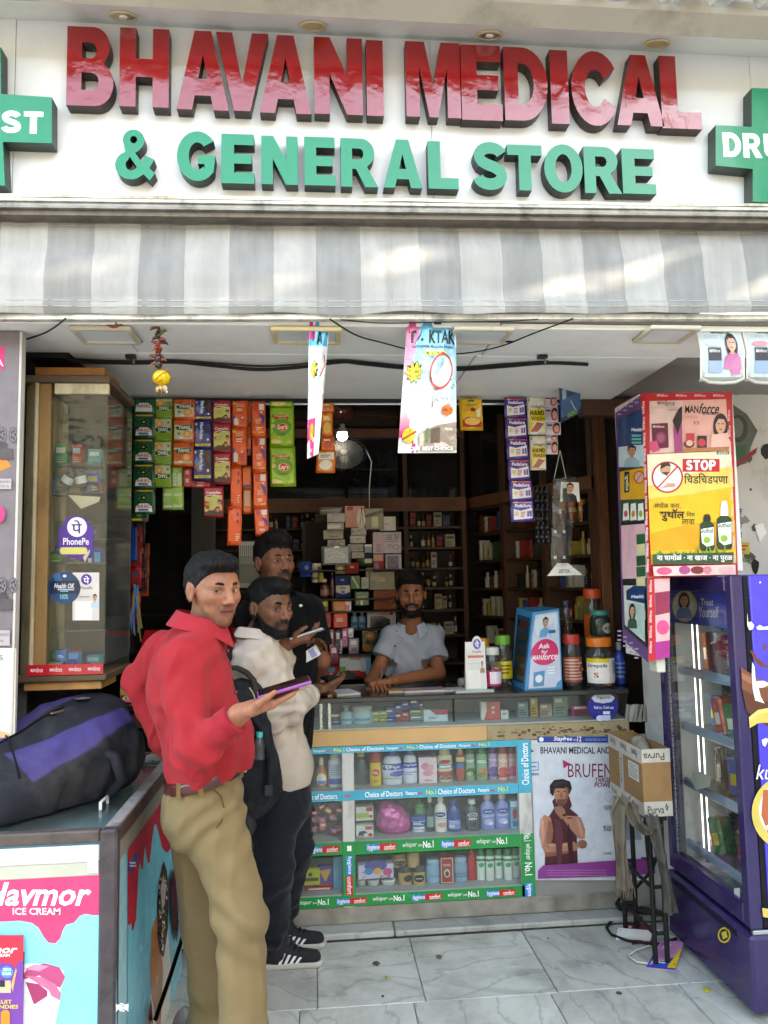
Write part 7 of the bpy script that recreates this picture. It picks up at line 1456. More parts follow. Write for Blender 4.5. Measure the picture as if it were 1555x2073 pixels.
# the crowded rack of boxes and packets behind the counter
gr=thing('goods_rack','narrow stepped rack behind the counter carrying stacked boxes and packets','rack',(.2,4.6,.04))
RX0,RX1=at(*c3(-40,700),Y=4.6).x,at(*c3(885,700),Y=4.6).x
for cy in(700,968,1085,1250,1480,1700):z=at(*c3(400,cy),Y=4.5).z;m=MB();m.box((RX0,4.47,z-.008),(RX1,4.8,z),'#2e231c','wood');mk('rack_shelf',m,gr)
for x in(RX0,RX1-.02):m=MB();m.box((x,4.78,.05),(x+.02,4.8,1.93),'#2a201a','wood_up');mk('rack_post',m,gr)
m=MB();m.box((RX0,4.8,.05),(RX1,4.81,1.93),'#241c17','matte');mk('rack_back',m,gr)
W_,GY='#b9b4ac','#a8a39a'
G3=[(193,178,358,262,W_,'carton','plain white carton near the top of the box stack, under the clear bag',[('lines',.3,.1,.7,.25,2,'#8a867e')]),(196,262,350,332,GY,'carton','open flapped white carton, second of the left stack',[('poly',[(0,.4),(.8,.3),(.8,.7),(0,.9)],'#c9c5bc')]),(158,332,345,418,'#a8a08c','carton','wide cream carton lettered along its lower edge',[('lines',.3,.62,.9,.82,2,'#4a3a30')]),(196,418,362,492,'#a9a59e','carton','white carton with purple lettering just above the silver pack',[('text','CARESCENT',.1,.35,.75,.85,'#7a4a78',2),('poly',[(.6,0),(1,0),(1,.6),(.8,.5)],'#6f8a7a')]),(360,108,540,312,'#b98478','tall_box','salmon pink box with a drawn figure of a woman',[('rect',.1,.02,.4,.2,'#7a3f36'),('ell',.82,.6,.22,.5,'#bfb0a8'),('line',[(.85,.15),(.82,.45),(.75,.95)],.03,'#2a2426'),('line',[(.85,.15),(.9,.45),(.92,.95)],.03,'#2a2426'),('ell',.86,.14,.05,.06,'#2a2426')]),(545,132,716,330,'#8f8a76','flat_box','olive and cream boxes taped together right of the pink box',[('poly',[(0,.3),(1,.05),(1,.2),(0,.45)],'#3a3026'),('rect',.35,.4,.7,.9,'#b5ac8a')]),(684,206,830,342,'#c2bdb4','cube_box','square white box lettered across its middle',[('lines',.2,.48,.7,.56,2,'#4a4642')]),(418,308,560,380,'#c2bdb3','flat_carton','top white carton of the middle pile with round emblem',[('ell',.12,.5,.07,.2,'#8f8a80'),('lines',.4,.3,.7,.5,2,'#77736a')]),(406,382,550,458,'#bab5ab','flat_carton','second white carton of the middle pile with round emblem',[('ell',.12,.5,.07,.2,'#8f8a80'),('lines',.4,.35,.75,.6,2,'#77736a')]),(388,460,532,535,'#b3aea5','flat_carton','third white carton of the middle pile, plainly lettered',[('lines',.6,.5,.9,.8,2,'#77736a')]),(422,536,540,596,'#aaa59c','flat_carton','lowest white carton of the middle pile',[('lines',.4,.3,.6,.6,2,'#88847a')]),(540,465,612,545,'#8f979a','small_box','small glossy box with pale lid right of the middle pile',[('rect',0,0,1,.25,'#c9cfd2')]),(542,548,612,640,'#2c3350','small_box','small navy and white box under the pale lidded one',[('rect',0,.55,1,1,'#a9a59c')]),(620,348,882,552,'#bfb2ba','massager_box','large lilac box lettered CARESCENT',[('rect',0,0,.4,1,'#a58a9c'),('text','CARES',.42,.1,.68,.38,'#4a3a44',2),('text','CENT',.72,.1,.94,.38,'#4a3a44',2),('rect',.42,.43,.9,.47,'#6a5a64'),('ell',.58,.65,.08,.08,'#4a3a44',14),('ell',.58,.65,.05,.05,'#bfb2ba',12),('ell',.8,.7,.13,.1,'#4a3a44',16),('ell',.8,.7,.1,.07,'#bfb2ba',14),('poly',[(.1,.55),(.3,.55),(.26,.75),(.32,.95),(.08,.95),(.14,.75)],'#8a6a80')]),(622,556,718,712,'#a8342c','red_box','red box with round blue badge',[('rect',0,0,1,.4,'#b57a66'),('ell',.35,.68,.25,.22,'#33306a')]),(738,554,888,705,'#c0bac4','purple_print_box','white box with purple square print beside the red box',[('rect',.1,.1,.8,.95,'#3a2a62'),('ell',.45,.45,.28,.3,'#6a5a94'),('ell',.45,.45,.22,.24,'#2f2258')]),(270,652,360,742,'#8f8a5a','olive_pack','olive green pack above the navy packet',[('ell',.5,.5,.3,.25,'#c9c49a')]),(362,632,488,742,'#a02622','red_tub','dark red tub with yellow mark under the white cartons',[('rect',.35,.3,.65,.5,'#c9862a')]),(555,680,626,770,'#b5a884','cream_box','cream coloured box below the green tub',[('lines',.2,.3,.8,.8,3,'#7a6a4a')]),(270,752,412,962,'#27305f','navy_pack','navy and cream packet with crest, middle of the rack',[('lines',.35,.15,.65,.25,2,'#aab0d0'),('poly',[(.05,.45),(.95,.45),(.95,.75),(.5,.85),(.05,.75)],'#a9a492'),('lines',.3,.52,.7,.62,2,'#3a3226'),('ell',.5,.75,.14,.08,'#4a5a94')]),(412,755,500,880,'#6f8a5a','green_carton','green and white carton with thermometer picture',[('line',[(.15,.05),(.85,.95)],.14,'#c9cbc4')]),(512,768,582,880,'#b5b1aa','white_carton','pale carton left of the clear bag box',[('lines',.3,.6,.7,.7,2,'#6a665e')]),(588,715,820,890,'#a59a84','clear_wrapped_box','box in clear wrap with gold bands above the brown carton',[('rect',.08,.3,.6,.38,'#c9a85a'),('rect',.3,.4,.6,.55,'#c2b494'),('lines',.05,.5,.25,.9,4,'#6a6458')]),(628,860,835,1075,'#9a5638','brown_carton','rust brown carton with faint dark lettering behind the shopkeeper',[('lines',.1,.35,.3,.5,2,'#6a3420'),('lines',.52,.1,.68,.2,2,'#6a3420'),('lines',.5,.28,.7,.38,2,'#6a3420'),('ell',.74,.66,.14,.14,'#6a3420'),('ell',.74,.66,.1,.1,'#9a5638')]),(565,1085,830,1240,'#b9b4b0','offer_box','white box lettered FREE with dark picture',[('poly',[(.1,.3),(.5,.25),(.8,.5),(.8,1),(.1,1)],'#23262a'),('text','FREE',.42,.06,.68,.22,'#b0323a',2),('ell',.84,.14,.08,.1,'#b03a4a')]),(308,1492,600,1700,'#d0cdc4','kinder_tray','white and red chocolate egg tray on the counter shelf',[('rect',.05,.75,1,1,'#b52a26'),('rect',.0,.5,.2,.78,'#7aa04a'),('ell',.5,.55,.2,.36,'#e4e0d6'),('poly',[(.32,.7),(.68,.7),(.6,.9),(.4,.9)],'#c23a2c'),('text','Kinder',.36,.06,.7,.2,'#c23a2c',2),('rect',.84,.15,1,.9,'#6fb0c9')]),(190,1590,305,1710,'#b0282c','red_tray','red tray of toy packets left of the egg tray',[('ell',.4,.3,.3,.25,'#5f9ab0'),('lines',.2,.6,.8,.9,2,'#d9c9b0')]),(-60,620,45,770,'#1f3f8f','blue_box','dark blue box behind the man in black',[('ell',.6,.4,.2,.15,'#5f7fc4')])]
used=[]
for(a0,b0,a1,b1,col,nm,lab,art)in G3:
 a=at(*c3(a0,b1),Y=4.5);b=at(*c3(a1,b0),Y=4.5);yy=4.5+rs2.uniform(0,.03);carton(nm,lab,'box',a.x+.001,b.x-.001,yy,a.z+.001,b.z-a.z-.002,.12,col,art)
for(kind,a0,b0,a1,b1,col,cap,nm,lab,art)in(('jar',48,640,142,722,'#c9c6be','#d5d3cc','supplement_jar','white jar with black square label at the left of the rack',[('rect',.55,.2,.85,.8,'#1c1c1c')]),('jar',50,725,112,822,'#b9b5a8','#c9c6be','supplement_jar','white jar with grey label below the first white jar',[('rect',.1,.2,.9,.7,'#55524a')]),('jar',112,725,164,820,'#a8902f','#b09a3a','supplement_jar','mustard yellow jar beside the white jars',None),('lotion',125,785,215,962,'#5a2420','#c9c4ba','syrup_bottle','dark red syrup bottle with white cap on the rack',[('rect',.1,.3,.9,.9,'#8a6a5a')]),('lotion',210,700,272,962,'#2a1416','#1c1014','syrup_bottle','tall dark bottle next to the navy packet',[('rect',.1,.2,.9,.9,'#4a2024')]),('lotion',410,1085,480,1248,'#5f8aa0','#86a8b8','shampoo_bottle','pale blue shampoo bottle, left of the pair',[('ell',.5,.6,.3,.2,'#2a4a7a')]),('lotion',482,1085,552,1248,'#5f8aa0','#86a8b8','shampoo_bottle','pale blue shampoo bottle, right of the pair',[('ell',.5,.6,.3,.2,'#2a4a7a')]),('tub',462,596,625,676,'#2f4a2c','#35542f','green_tub','dark green tub lying over the middle pile',None)):
 a=at(*c3(a0,b1),Y=4.55);b=at(*c3(a1,b0),Y=4.55);bottle(nm,lab,'bottle',(a.x+b.x)/2,4.55,a.z+.001,b.x-a.x-.002,b.z-a.z-.002,kind,col,cap,art)
def pouch(a0,b0,a1,b1,col,lab,art,nm='snack_pouch',Y=4.52,conv=c3,mt='foil',puff=.02):
 tl=at(*conv(a0,b0),Y=Y);br=at(*conv(a1,b1),Y=Y);t=thing(nm,lab,'pouch',((tl.x+br.x)/2,Y,br.z));sachet('pouch',t,tl,br.x-tl.x,tl.z-br.z,col,art,None,None,puff,.1,mt)
pouch(140,485,415,655,'#8f979c','shiny silver wrapped pack high on the rack',[('line',[(.2,.4),(.5,.3),(.8,.5)],.03,'#c9d2d6'),('line',[(.2,.7),(.4,.55),(.8,.6)],.02,'#d9e0e4')],'silver_pack',4.49)
pouch(108,122,345,190,'#7a9088','clear crumpled bag on top of the white cartons',[('line',[(.1,.5),(.9,.4)],.03,'#c2d0cc')],'clear_bag',4.5,mt='clear_plastic')
pouch(440,895,590,1040,'#1e4a22','dark green herbal pouch with pale window',[('rect',.2,.35,.8,.7,'#8a7a4a'),('rect',.4,.6,.55,.9,'#b9c4a0')])
pouch(232,985,390,1100,'#a8501e','orange pouch hung above the red pouch',[('ell',.5,.5,.3,.3,'#c9782a')]);pouch(240,1090,392,1248,'#b5301c','bright red orange pouch on the rack',[('lines',.25,.35,.75,.6,2,'#d9c0a0'),('line',[(.1,.9),(.9,.8)],.05,'#c9782a')])
pouch(130,985,205,1090,'#8a9a2c','small lime and red packet left of the orange pouch',[('rect',.1,.5,.9,.9,'#a8342c')]);pouch(150,1090,235,1245,'#9a2420','dark red packet left of the red orange pouch',[]);pouch(355,985,420,1090,'#b0a0a8','pale pink packet right of the orange pouch',[('ell',.5,.6,.2,.2,'#a8446a')])
pouch(500,1245,680,1478,'#16321e','dark green round topped noodle pouch with orange badges',[('ell',.5,.3,.24,.16,'#b5622a'),('lines',.36,.25,.64,.36,2,'#e0b060'),('ell',.3,.75,.24,.14,'#b5622a'),('line',[(.1,.12),(.5,.04),(.9,.12)],.04,'#c9782a')])
for k,(a0,b0,a1,b1,c)in enumerate(((210,1250,262,1470,'#8a3a4a'),(262,1250,325,1480,'#2c3040'),(328,1245,385,1420,'#b0668a'),(385,1240,440,1330,'#b9b4b8'),(300,1340,335,1480,'#a9a6a8'),(390,1335,490,1480,'#8f8088'),(215,1400,300,1580,'#9a3a5a'))):
 pouch(a0,b0,a1,b1,c,'hanging %s on the lower part of the rack'%('dark red card','black pouch','pink comb card','white card','narrow grey card','clear mauve bag','rose pink card')[k],[('rect',.25,.15,.75,.4,'#d0c4c9'),('lines',.2,.55,.8,.85,2,'#4a4046')],'hanging_card',4.46,puff=.006)
# fans and lamp
lb=at(693,880,Y=4.3);t=thing('light_bulb','lit white LED bulb hanging under the inner ceiling','bulb',tuple(lb))
m=MB();m.ball(lb+Vector((0,0,-.006)),(.030,.030,.028),'#fff','lit_bulb',14,10);mk('glowing_globe',m,t)
m=MB();m.lathe([(.028,.012),(.024,.035),(.014,.045),(.014,.06)],lb,'#b9b9b4','plastic',14);m.tube([lb+Vector((0,0,.06)),lb+Vector((.02,0,.3)),lb+Vector((.05,.1,.46))],.003,'#1a1a1a','rubber',5);mk('holder',m,t)
fh=at(690,838,Y=4.6);t=thing('ceiling_fan','dark maroon ceiling fan behind the hanging bags','fan',(fh.x,4.6,2.78))
m=MB();m.lathe([(.03,.06),(.085,.045),(.09,.0),(.06,-.03),(.02,-.035)],fh,'#3a1c1a','gloss',20);m.cyl(fh+Vector((0,0,.05)),(fh.x,4.6,2.78),.012,'#2a1816','gloss',8);m.lathe([(.06,.0),(.02,-.07)],(fh.x,4.6,2.78),'#2a1816','gloss',12);mk('motor',m,t)
for k in range(3):
 a=.25+k*2.094;u=Vector((math.cos(a),math.sin(a),0));v=Vector((-u.y,u.x,.12));m=MB();P=[fh+u*r+v*w for r,w in((.09,-.03),(.55,-.065),(.58,0),(.55,.065),(.09,.03))];m.add(P+[p-Vector((0,0,.004))for p in P],[(0,1,2,3,4),(9,8,7,6,5)]+[(i,i+5,(i+1)%5+5,(i+1)%5)for i in range(5)],'#4a2220','gloss');mk('blade',m,t)
wf_=at(696,918,Y=4.5);t=thing('table_fan','grey caged fan hanging behind the orange snack strip','fan',tuple(wf_))
m=MB()
for k in range(28):a=k*2*math.pi/28;m.tube([wf_+Vector((.02*math.cos(a),-.06,.015*math.sin(a))),wf_+Vector((.10*math.cos(a),-.045,.07*math.sin(a)+.01)),wf_+Vector((.13*math.cos(a),0,.095*math.sin(a)))],.0022,'#2c3236','plastic',4)
mk('cage',m,t)
m=MB();m.lathe([(.132,-.012),(.138,0),(.132,.012)],wf_,'#30363a','plastic',24,axis=(0,1,0),cap=False,sy=.74);m.lathe([(.12,.02),(.05,.03)],wf_,'#1c2024','plastic',20,axis=(0,1,0),sy=.74);mk('shroud',m,t)
m=MB();m.tube([wf_+Vector((.13,0,.03)),wf_+Vector((.165,.01,-.05)),wf_+Vector((.15,.02,-.2)),wf_+Vector((.15,.05,-.32))],.003,'#9aa0a0','rubber',5);mk('lead',m,t)
# left end: dark side counter, chocolate display, hanging straws and packets
m=MB();m.box((-1.19,3.57,.06),(-.43,4.02,1.0),'#1d1a18','gloss');m.box((-1.19,3.55,1.0005),(-.425,4.03,1.026),'#2a2320','gloss',.004);m.box((-1.19,3.545,.93),(-.43,3.568,.985),'#4a2a20','wood');m.box((-1.19,3.55,.80),(-.43,3.566,.812),'#8a8a86','metal');solo('side_counter',m,'dark side counter running left behind the freezer','counter')
t=thing('chocolate_display','red chocolate bar display box behind the man in red','display box',(-.62,3.7,1.027))
q=[at(x,y,Y=3.62)for x,y in((243,1428),(300,1428))];x0=q[0].x;x1=at(470,1428,Y=3.62).x
m=MB();m.box((x0,3.62,1.027),(x1,3.82,1.10),'#b0242a','card',.002);A=Art(m,front(x0,1.027,x1-x0,.073,3.62));A.rect(0,.0,.12,.5,'#c9b04a');A.rect(.015,.08,.06,.3,'#d9d6cc');A.ell(.11,.7,.09,.22,'#e4e0d8',16);A.text('KitKat',.04,.55,.18,.85,'#a8202a',2,.2);mk('base_tray',m,t)
m=MB();P0=[Vector((x0+.03,3.70,1.10)),Vector((x1,3.70,1.10)),Vector((x1,3.84,1.34)),Vector((x0+.06,3.84,1.34))];f=quadface(P0[3],P0[2],P0[1],P0[0]);m.add([f(0,0,0),f(1,0,0),f(1,1,0),f(0,1,0),f(0,0,-.01),f(1,0,-.01),f(1,1,-.01),f(0,1,-.01)],[(3,2,1,0),(4,5,6,7),(0,1,5,4),(1,2,6,5),(2,3,7,6),(3,0,4,7)],'#a01c24','gloss');A=Art(m,f);A.rect(.08,.12,.97,.9,'#1c1a1e');A.rect(.1,.3,.95,.5,'#3a2026');A.rect(.1,.6,.95,.8,'#2a2f44');mk('header_board',m,t)
m=MB()
for k in range(4):m.box((x0+.05+k*.07,3.66,1.1005),(x0+.11+k*.07,3.69,1.16),['#8a1c22','#6a1a1c','#3a2a6a','#8a2a20'][k],'foil',.003)
mk('bars',m,t,kind='stuff')
S=SDF(.006);c=at(120,1418,Y=3.64);c.z=1.06;S.ell(c,(.06,.04,.045),.02).ell(c+Vector((-.03,0,-.01)),(.04,.035,.03),.02);V,F=S.mesh(lambda X:.007*vnoise(X,40,3));V[:,2]=np.maximum(V[:,2],1.027);tag(soft('snack_bag',V,F,'foil','#1f35a0'),'crumpled shiny blue snack bag on the side counter','bag')
bottle('gold_can','small gold can beside the blue snack bag','can',at(84,1420,Y=3.68).x,3.68,1.027,.045,.075,'jar','#8f7a2a','#a8923a',[('rect',.2,.3,.8,.6,'#b5322a')])
rh=random.Random(14)
for k in range(9):
 px=212+k*9+rh.uniform(-3,3);y0,y1=rh.uniform(1010,1100),rh.uniform(1160,1330);Y_=3.72+.02*(k%3);a,b=at(px,y0,Y=Y_),at(px+rh.uniform(-4,6),y1,Y=Y_);c=('#8a2028','#b02a30','#3a2030','#a04a24','#5a2060')[k%5]
 pouch_t=thing('hanging_strip','hanging %s packet strip in the dark left corner'%('dark red','wine red','black plum','rust brown','purple','longer dark red','longer wine red','longer black plum','longer rust brown')[k],'packet strip',tuple(b),'packet strips in the dark left corner');n=3
 for i in range(n):tl=a+(b-a)*(i/n);sachet('packet',pouch_t,tl,.05,(a.z-b.z)/n,c,[('rect',.2,.2,.8,.45,rh.choice(['#8a3a2a','#9a7a3a','#55505a'])),('lines',.2,.6,.8,.85,2,'#6a3a3a')],None,None,.007)
for nm,lab,c,n,px,py0,py1 in(('purple_straws','bundle of shiny purple tinsel hanging at left','#6a48b8',14,236,1170,1290),('blue_yellow_brushes','blue and yellow braided brush bundle hanging at left','#2f78c8',10,275,1180,1290),('black_cables','bundle of glossy black cords hanging at left','#15151a',10,258,1180,1330)):
 m=MB()
 for i in range(n):a=at(px+rh.uniform(-6,6),py0+rh.uniform(0,20),Y=3.66);b=at(px+rh.uniform(-16,16),py1+rh.uniform(-20,10),Y=3.66);m.tube([a,(a+b)/2+Vector((rh.uniform(-.01,.01),-.01,0)),b],.003 if i%3 else.005,c if(i%2 or c!='#2f78c8')else '#a8923a','gloss',5)
 solo(nm,m,lab,'bundle')
m=MB();a=at(270,1075,Y=3.68);m.box((a.x-.02,3.68,a.z-.14),(a.x+.016,3.70,a.z+.02),'#1f4fa8','gloss',.006);solo('blue_brush',m,'bright blue plastic brush handle hanging at left','brush')
card3('price_board','small white board lettered Plz in the dark left corner',[(243,912),(263,915),(263,995),(254,990)],3.5,'#b0aca2',[('text','Plz. D',.1,.12,.95,.3,'#222',1),('text','Plas',.3,.78,.95,.92,'#222',1)],'board')
m=MB();a,b=at(388,990,Y=4.4),at(432,990,Y=4.4);m.box((a.x,4.4,.05),(b.x,4.5,2.75),'#55524c','plaster');struct('inner_column',m)
m=MB();m.box((-1.19,4.5,.05),(at(390,990,Y=4.5).x,4.52,2.7),'#fff','dark_glass');solo('glass_partition',m,'dark glass partition behind the hanging sachets at left','partition')
card3('wall_mirror','mirror behind the man in black with a reflection of pale stripes painted on',[(484,1095),(525,1095),(525,1190),(484,1190)],4.42,'#6f7674',[('rect',.0,.02,1,.1,'#b9bcba'),*[('rect',.1*i,.1,.1*i+.05,.32,'#a9acaa')for i in range(10)],('rect',0,.5,1,.9,'#3a4a42')],'mirror')  # reflection painted as pale stripes and a dark band
# ================================================================ LEFT DISPLAY CABINET AND NEIGHBOUR'S PANEL
def c8(x,y):return x*.2572,690+y*.2572
def c9(x,y):return x*.2572,1100+y*.2572
KX0,KX1,KY0,KY1,KZ0,KZ1=-.985,-.712,2.70,3.05,1.262,2.255
dc=thing('display_cabinet','narrow glass display cabinet in a peeling cream wooden frame at the left','cabinet',(-.85,2.88,1.24))
gx=at(100,1000,Y=KY0).x
m=MB();m.add([(KX0-.012,KY0+.04,KZ0),(KX0+.034,KY0-.012,KZ0),(KX0+.034,KY1,KZ0),(KX0-.012,KY1,KZ0),(KX0-.012,KY0+.04,KZ1),(KX0+.034,KY0-.012,KZ1),(KX0+.034,KY1,KZ1),(KX0-.012,KY1,KZ1)],[(3,2,1,0),(4,5,6,7),(0,1,5,4),(1,2,6,5),(2,3,7,6),(3,0,4,7)],'#b9aa86','peel');mk('side_pilaster',m,dc)
m=MB();m.box((KX0+.0345,KY0-.014,KZ0),(KX0+.046,KY0+.03,KZ1),'#b0a283','peel',.002);mk('bead',m,dc)
m=MB();m.box((KX0+.0465,KY0-.006,KZ0),(gx,KY0+.03,KZ1),'#8a6a42','peel',.003);mk('stripped_post',m,dc)
m=MB();m.box((KX0-.02,KY0-.016,KZ1+.0005),(KX1+.012,KY1,KZ1+.026),'#5a4a3c','wood',.003);mk('top_moulding',m,dc)
m=MB();m.box((KX0+.03,KY0-.006,KZ1+.027),(KX1-.008,KY0+.2,KZ1+.056),'#96622f','wood',.002);mk('top_board',m,dc)
m=MB();m.box((gx+.012,KY0-.008,KZ1-.038),(KX1+.006,KY0+.012,KZ1-.0005),'#cdc3a6','peel',.002);mk('top_rail',m,dc)
m=MB();m.box((gx+.0005,KY0,KZ0+.036),(KX1,KY0+.003,KZ1-.039),'#fff','glass');mk('front_pane',m,dc)
m=MB();m.box((KX1+.0005,KY0,KZ0+.03),(KX1+.004,KY1,KZ1-.03),'#fff','dusty_glass');mk('side_pane',m,dc)
m=MB();m.box((KX0+.034,KY1+.001,KZ0),(KX1,KY1+.012,KZ1),'#2b2824','wood_up');mk('back_board',m,dc)
m=MB();m.box((KX0-.012,KY0-.014,KZ0-.024),(KX1+.012,KY1,KZ0-.0005),'#54432f','wood',.004);mk('base_moulding',m,dc)
m=MB();m.box((KX0+.014,KY0+.004,KZ0-.052),(KX1-.008,KY0+.2,KZ0-.025),'#a87c48','wood',.002);mk('base_board',m,dc)
m=MB();m.box((KX0+.03,KY0-.0165,KZ0),(KX1+.003,KY0-.0145,KZ0+.035),'#b01f2a','gloss');A=Art(m,front(KX0+.03,KZ0,KX1-KX0-.027,.035,KY0-.0165))
for k in range(4):A.text('MAN',.05+k*.25,.35,.12+k*.25,.65,'#e9d0d0',2);A.text('force',.125+k*.25,.25,.21+k*.25,.7,'#e9d0d0',1,.3)
mk('red_tape',m,dc)
KS=[at(150,y,Y=2.85).z for y in(940,990,1008,1135,1165,1272)]
for z in(at(150,942,Y=2.8).z,at(150,1000,Y=2.8).z,at(150,1140,Y=2.8).z,at(150,1273,Y=2.8).z):m=MB();m.box((gx+.006,KY0+.03,z-.006),(KX1-.001,KY1,z),'#a8b0a8','clear_plastic');mk('glass_shelf',m,dc)
# stickers on the glass
m=MB();A=Art(m,pxY(KY0-.001),'gloss')
A.poly([(119,1122),(119,1072),(128,1064),(132,1052),(142,1045),(158,1043),(172,1048),(180,1058),(181,1064),(190,1068),(189,1112),(180,1128),(168,1134)],'#4b2a86')
A.ell(156,1067,20,20,'#e4dde8',26);A.text('पे',145,1053,166,1080,'#3d2470',1);A.text('PhonePe',128,1089,180,1103,'#e9e4f0',1)
A.rect(126,1108,172,1122,'#c9bf6a');A.ell(126,1115,5,7,'#c9bf6a',12);A.ell(172,1115,5,7,'#c9bf6a',12);A.poly([(168,1128),(182,1112),(182,1118),(172,1138)],'#b9a893');mk('purple_sticker',m,dc)
m=MB();A=Art(m,pxY(KY0-.001),'gloss');A.rect(147,1159,201,1256,'#c6c2bd');A.ell(175,1173,11,11,'#4b2a86',20);A.text('पे',169,1166,181,1181,'#e9e4f0',1);A.text('PhonePe',163,1187,187,1193,'#55505a',1);A.rect(153,1217,187,1255,'#dcd8d3');A.fig(184,1202,16,28,'#b98a72','#1a1616','#a9bcc9',False);A.rect(160,1207,182,1209,'#8a868a');mk('white_card',m,dc)
m=MB();A=Art(m,pxY(KY0-.0025),'gloss');A.ell(130,1190,33,33,'#1d3f66',32);A.poly([(99,1176),(160,1175),(163,1190),(160,1202),(99,1202)],'#12263f');A.poly([(106,1164),(120,1158),(126,1176),(112,1176)],'#2f5f8f');A.text('Health OK',110,1181,151,1191,'#d9dde4',2,.2);A.rect(117,1192,150,1195,'#a9b4c4');A.text('100%',122,1203,138,1213,'#6fc0c9',2);A.rect(122,1196,138,1198,'#8fa9c4');A.ell(131,1166,4,3,'#c9d3de',10);mk('blue_sticker',m,dc)
# goods inside
def kbox(x0,y0,x1,y1,z,col,nm,lab,art,Y=2.78,d=.05,mt='card'):
 a=at(x0,y1,Y=Y);b=at(x1,y0,Y=Y);return carton(nm,lab,'box',a.x,b.x,Y,z+.0006,b.z-a.z,d,col,art,None,0,mt)
zk=[at(150,y,Y=2.8).z for y in(942,1000,1140,1273)];zf0=KZ0+.0005
kbox(112,1308,134,1338,zf0+.022,'#2f6fb0','blue_box','small bright blue box on the cabinet floor, left of two',[('lines',.2,.3,.8,.5,2,'#d9e4f0'),('rect',0,.7,1,1,'#1a3a7a')]);kbox(138,1314,158,1338,zf0+.022,'#3f8ac4','blue_box','small bright blue box on the cabinet floor, right of two',[('rect',0,.5,1,1,'#2a3a8a')])
kbox(92,1332,124,1352,zf0,'#a09064','soap_box','tan soap box with a face on the cabinet floor',[('ell',.8,.5,.14,.4,'#c9b48a')],2.76);kbox(130,1341,166,1352,zf0,'#2f86b8','flat_blue_box','flat blue carton lying on the cabinet floor',[('rect',.1,.3,.6,.7,'#7fc0e0')],2.76);kbox(166,1335,178,1350,zf0,'#6a2a5a','plum_box','small plum coloured box on the cabinet floor',[],2.79)
kbox(98,1128,126,1152,zk[2],'#3f6a24','herbal_box','green herbal box behind the glass under the purple sticker',[('ell',.5,.45,.34,.25,'#6f9a3a'),('rect',.2,.75,.8,.85,'#c9d0a0')]);kbox(178,1128,203,1158,zk[2],'#2a3f9a','navy_box','blue and pale box behind the glass right of the soap',[('rect',.5,.3,1,1,'#5f9ac9'),('rect',0,.7,.3,1,'#c9cfe0')])
S=SDF(.005);c=at(152,1147,Y=2.79);S.ell(c,(.036,.03,.022),.01).ell(c+Vector((.012,0,-.004)),(.034,.028,.02),.01);V,F=S.mesh();V[:,2]=np.maximum(V[:,2],zk[2]+.0005);tag(soft('soap_pack',V,F,'foil','#8fb08a'),'pale green wrapped soap with a face, behind the glass','soap')
for k,(x0,y0,x1,y1,col,lab)in enumerate(((106,950,130,985,'#3a4a5a','grey blue carton on the cabinet shelf below the stripes'),(108,960,132,990,'#8a8f9a','pale carton with red script behind the dark jars'),(172,948,204,966,'#7f8584','clear boxed pack at the right of the upper cabinet shelf'),(180,968,206,992,'#6a2a2c','dark red pack at the right of the upper cabinet shelf'))):kbox(x0,y0,x1,y1,zk[1]if y1>984 else zk[1]+.06,col,'cabinet_carton',lab,[('lines',.2,.3,.8,.7,2,'#b9b4ac')],2.84-.02*(k%2))
for k,(px,ang,lab)in enumerate(((140,.6,'dark jar with white label lying tilted, left of two in the cabinet'),(163,-.2,'dark jar with white label and lid, right of two in the cabinet'))):
 t=thing('dark_jar',lab,'jar',tuple(at(px,985,Y=2.78)));c=at(px,968,Y=2.78);ax=Vector((math.sin(ang),-.25,math.cos(ang)));m=MB();m.lathe([(.018,-.03),(.02,-.026),(.02,.018)],c,'#16221c','gloss',14,axis=ax);mk('jar_body',m,t);m=MB();m.lathe([(.0206,-.018),(.0206,.008)],c,'#b9b9b4','print',14,axis=ax,cap=False);mk('label',m,t);m=MB();m.lathe([(.021,.019),(.021,.032)],c,'#20302a','plastic',14,axis=ax);mk('lid',m,t)
card3('paper_flap','cream folded paper hanging inside the cabinet above the purple sticker',[(138,1002),(203,1006),(200,1016),(164,1030)],2.74,'#b8a890',[],'paper')
for k in range(4):kbox(120+k*20,1022+(k%2)*8,138+k*20,1060,zk[2]+.09,('#1d3a34','#6a6a2a','#2a3038','#3a4a44')[k],'dim_box','dim %s box in the shade behind the purple sticker'%('teal','olive','black','grey green')[k],[('ell',.5,.5,.3,.2,'#6a7a6a')],2.9)
m=MB();m.box((gx+.006,2.86,zk[2]+.083),(KX1-.001,3.04,zk[2]+.0895),'#4a4a44','wood');mk('inner_shelf',m,dc)
rk=random.Random(44)
for k in range(12):
 zz=(zk[0],zk[1],zk[2],zf0)[k//3];px=104+(k%3)*34+rk.uniform(0,8);a=at(px,1100,Y=2.82);w=rk.uniform(.03,.05);cn,c=(('green','#2f7a40'),('plum','#8a3460'),('navy','#2f44a0'),('tan','#a08450'),('teal','#2f8a8a'),('red','#b03a30'))[(k*5+k//3)%6]
 h=rk.uniform(.05,.085);m=MB();m.box((a.x,2.82,zz+.0006),(a.x+w,2.87,zz+h),c,'card',.001);A=Art(m,front(a.x,zz,w,h,2.82));A.rect(.12,.15,.88,.4,rk.choice(['#b9b4a4','#a8903a','#8fa0a8']));A.lines(.15,.55,.85,.85,3,'#8a867a',rk)
 solo('stored_box',m,'%s box, %s in the back row on the %s of the cabinet'%(cn,ORD[k%3+1],('top shelf','second shelf','third shelf','floor')[k//3]),'box','back row boxes in the cabinet')
pp=thing('advert_hoarding','grey mauve printed hoarding of the next shop at the left edge','hoarding',(-1.3,2.5,0));X0p=at(33,1000,Y=2.5).x
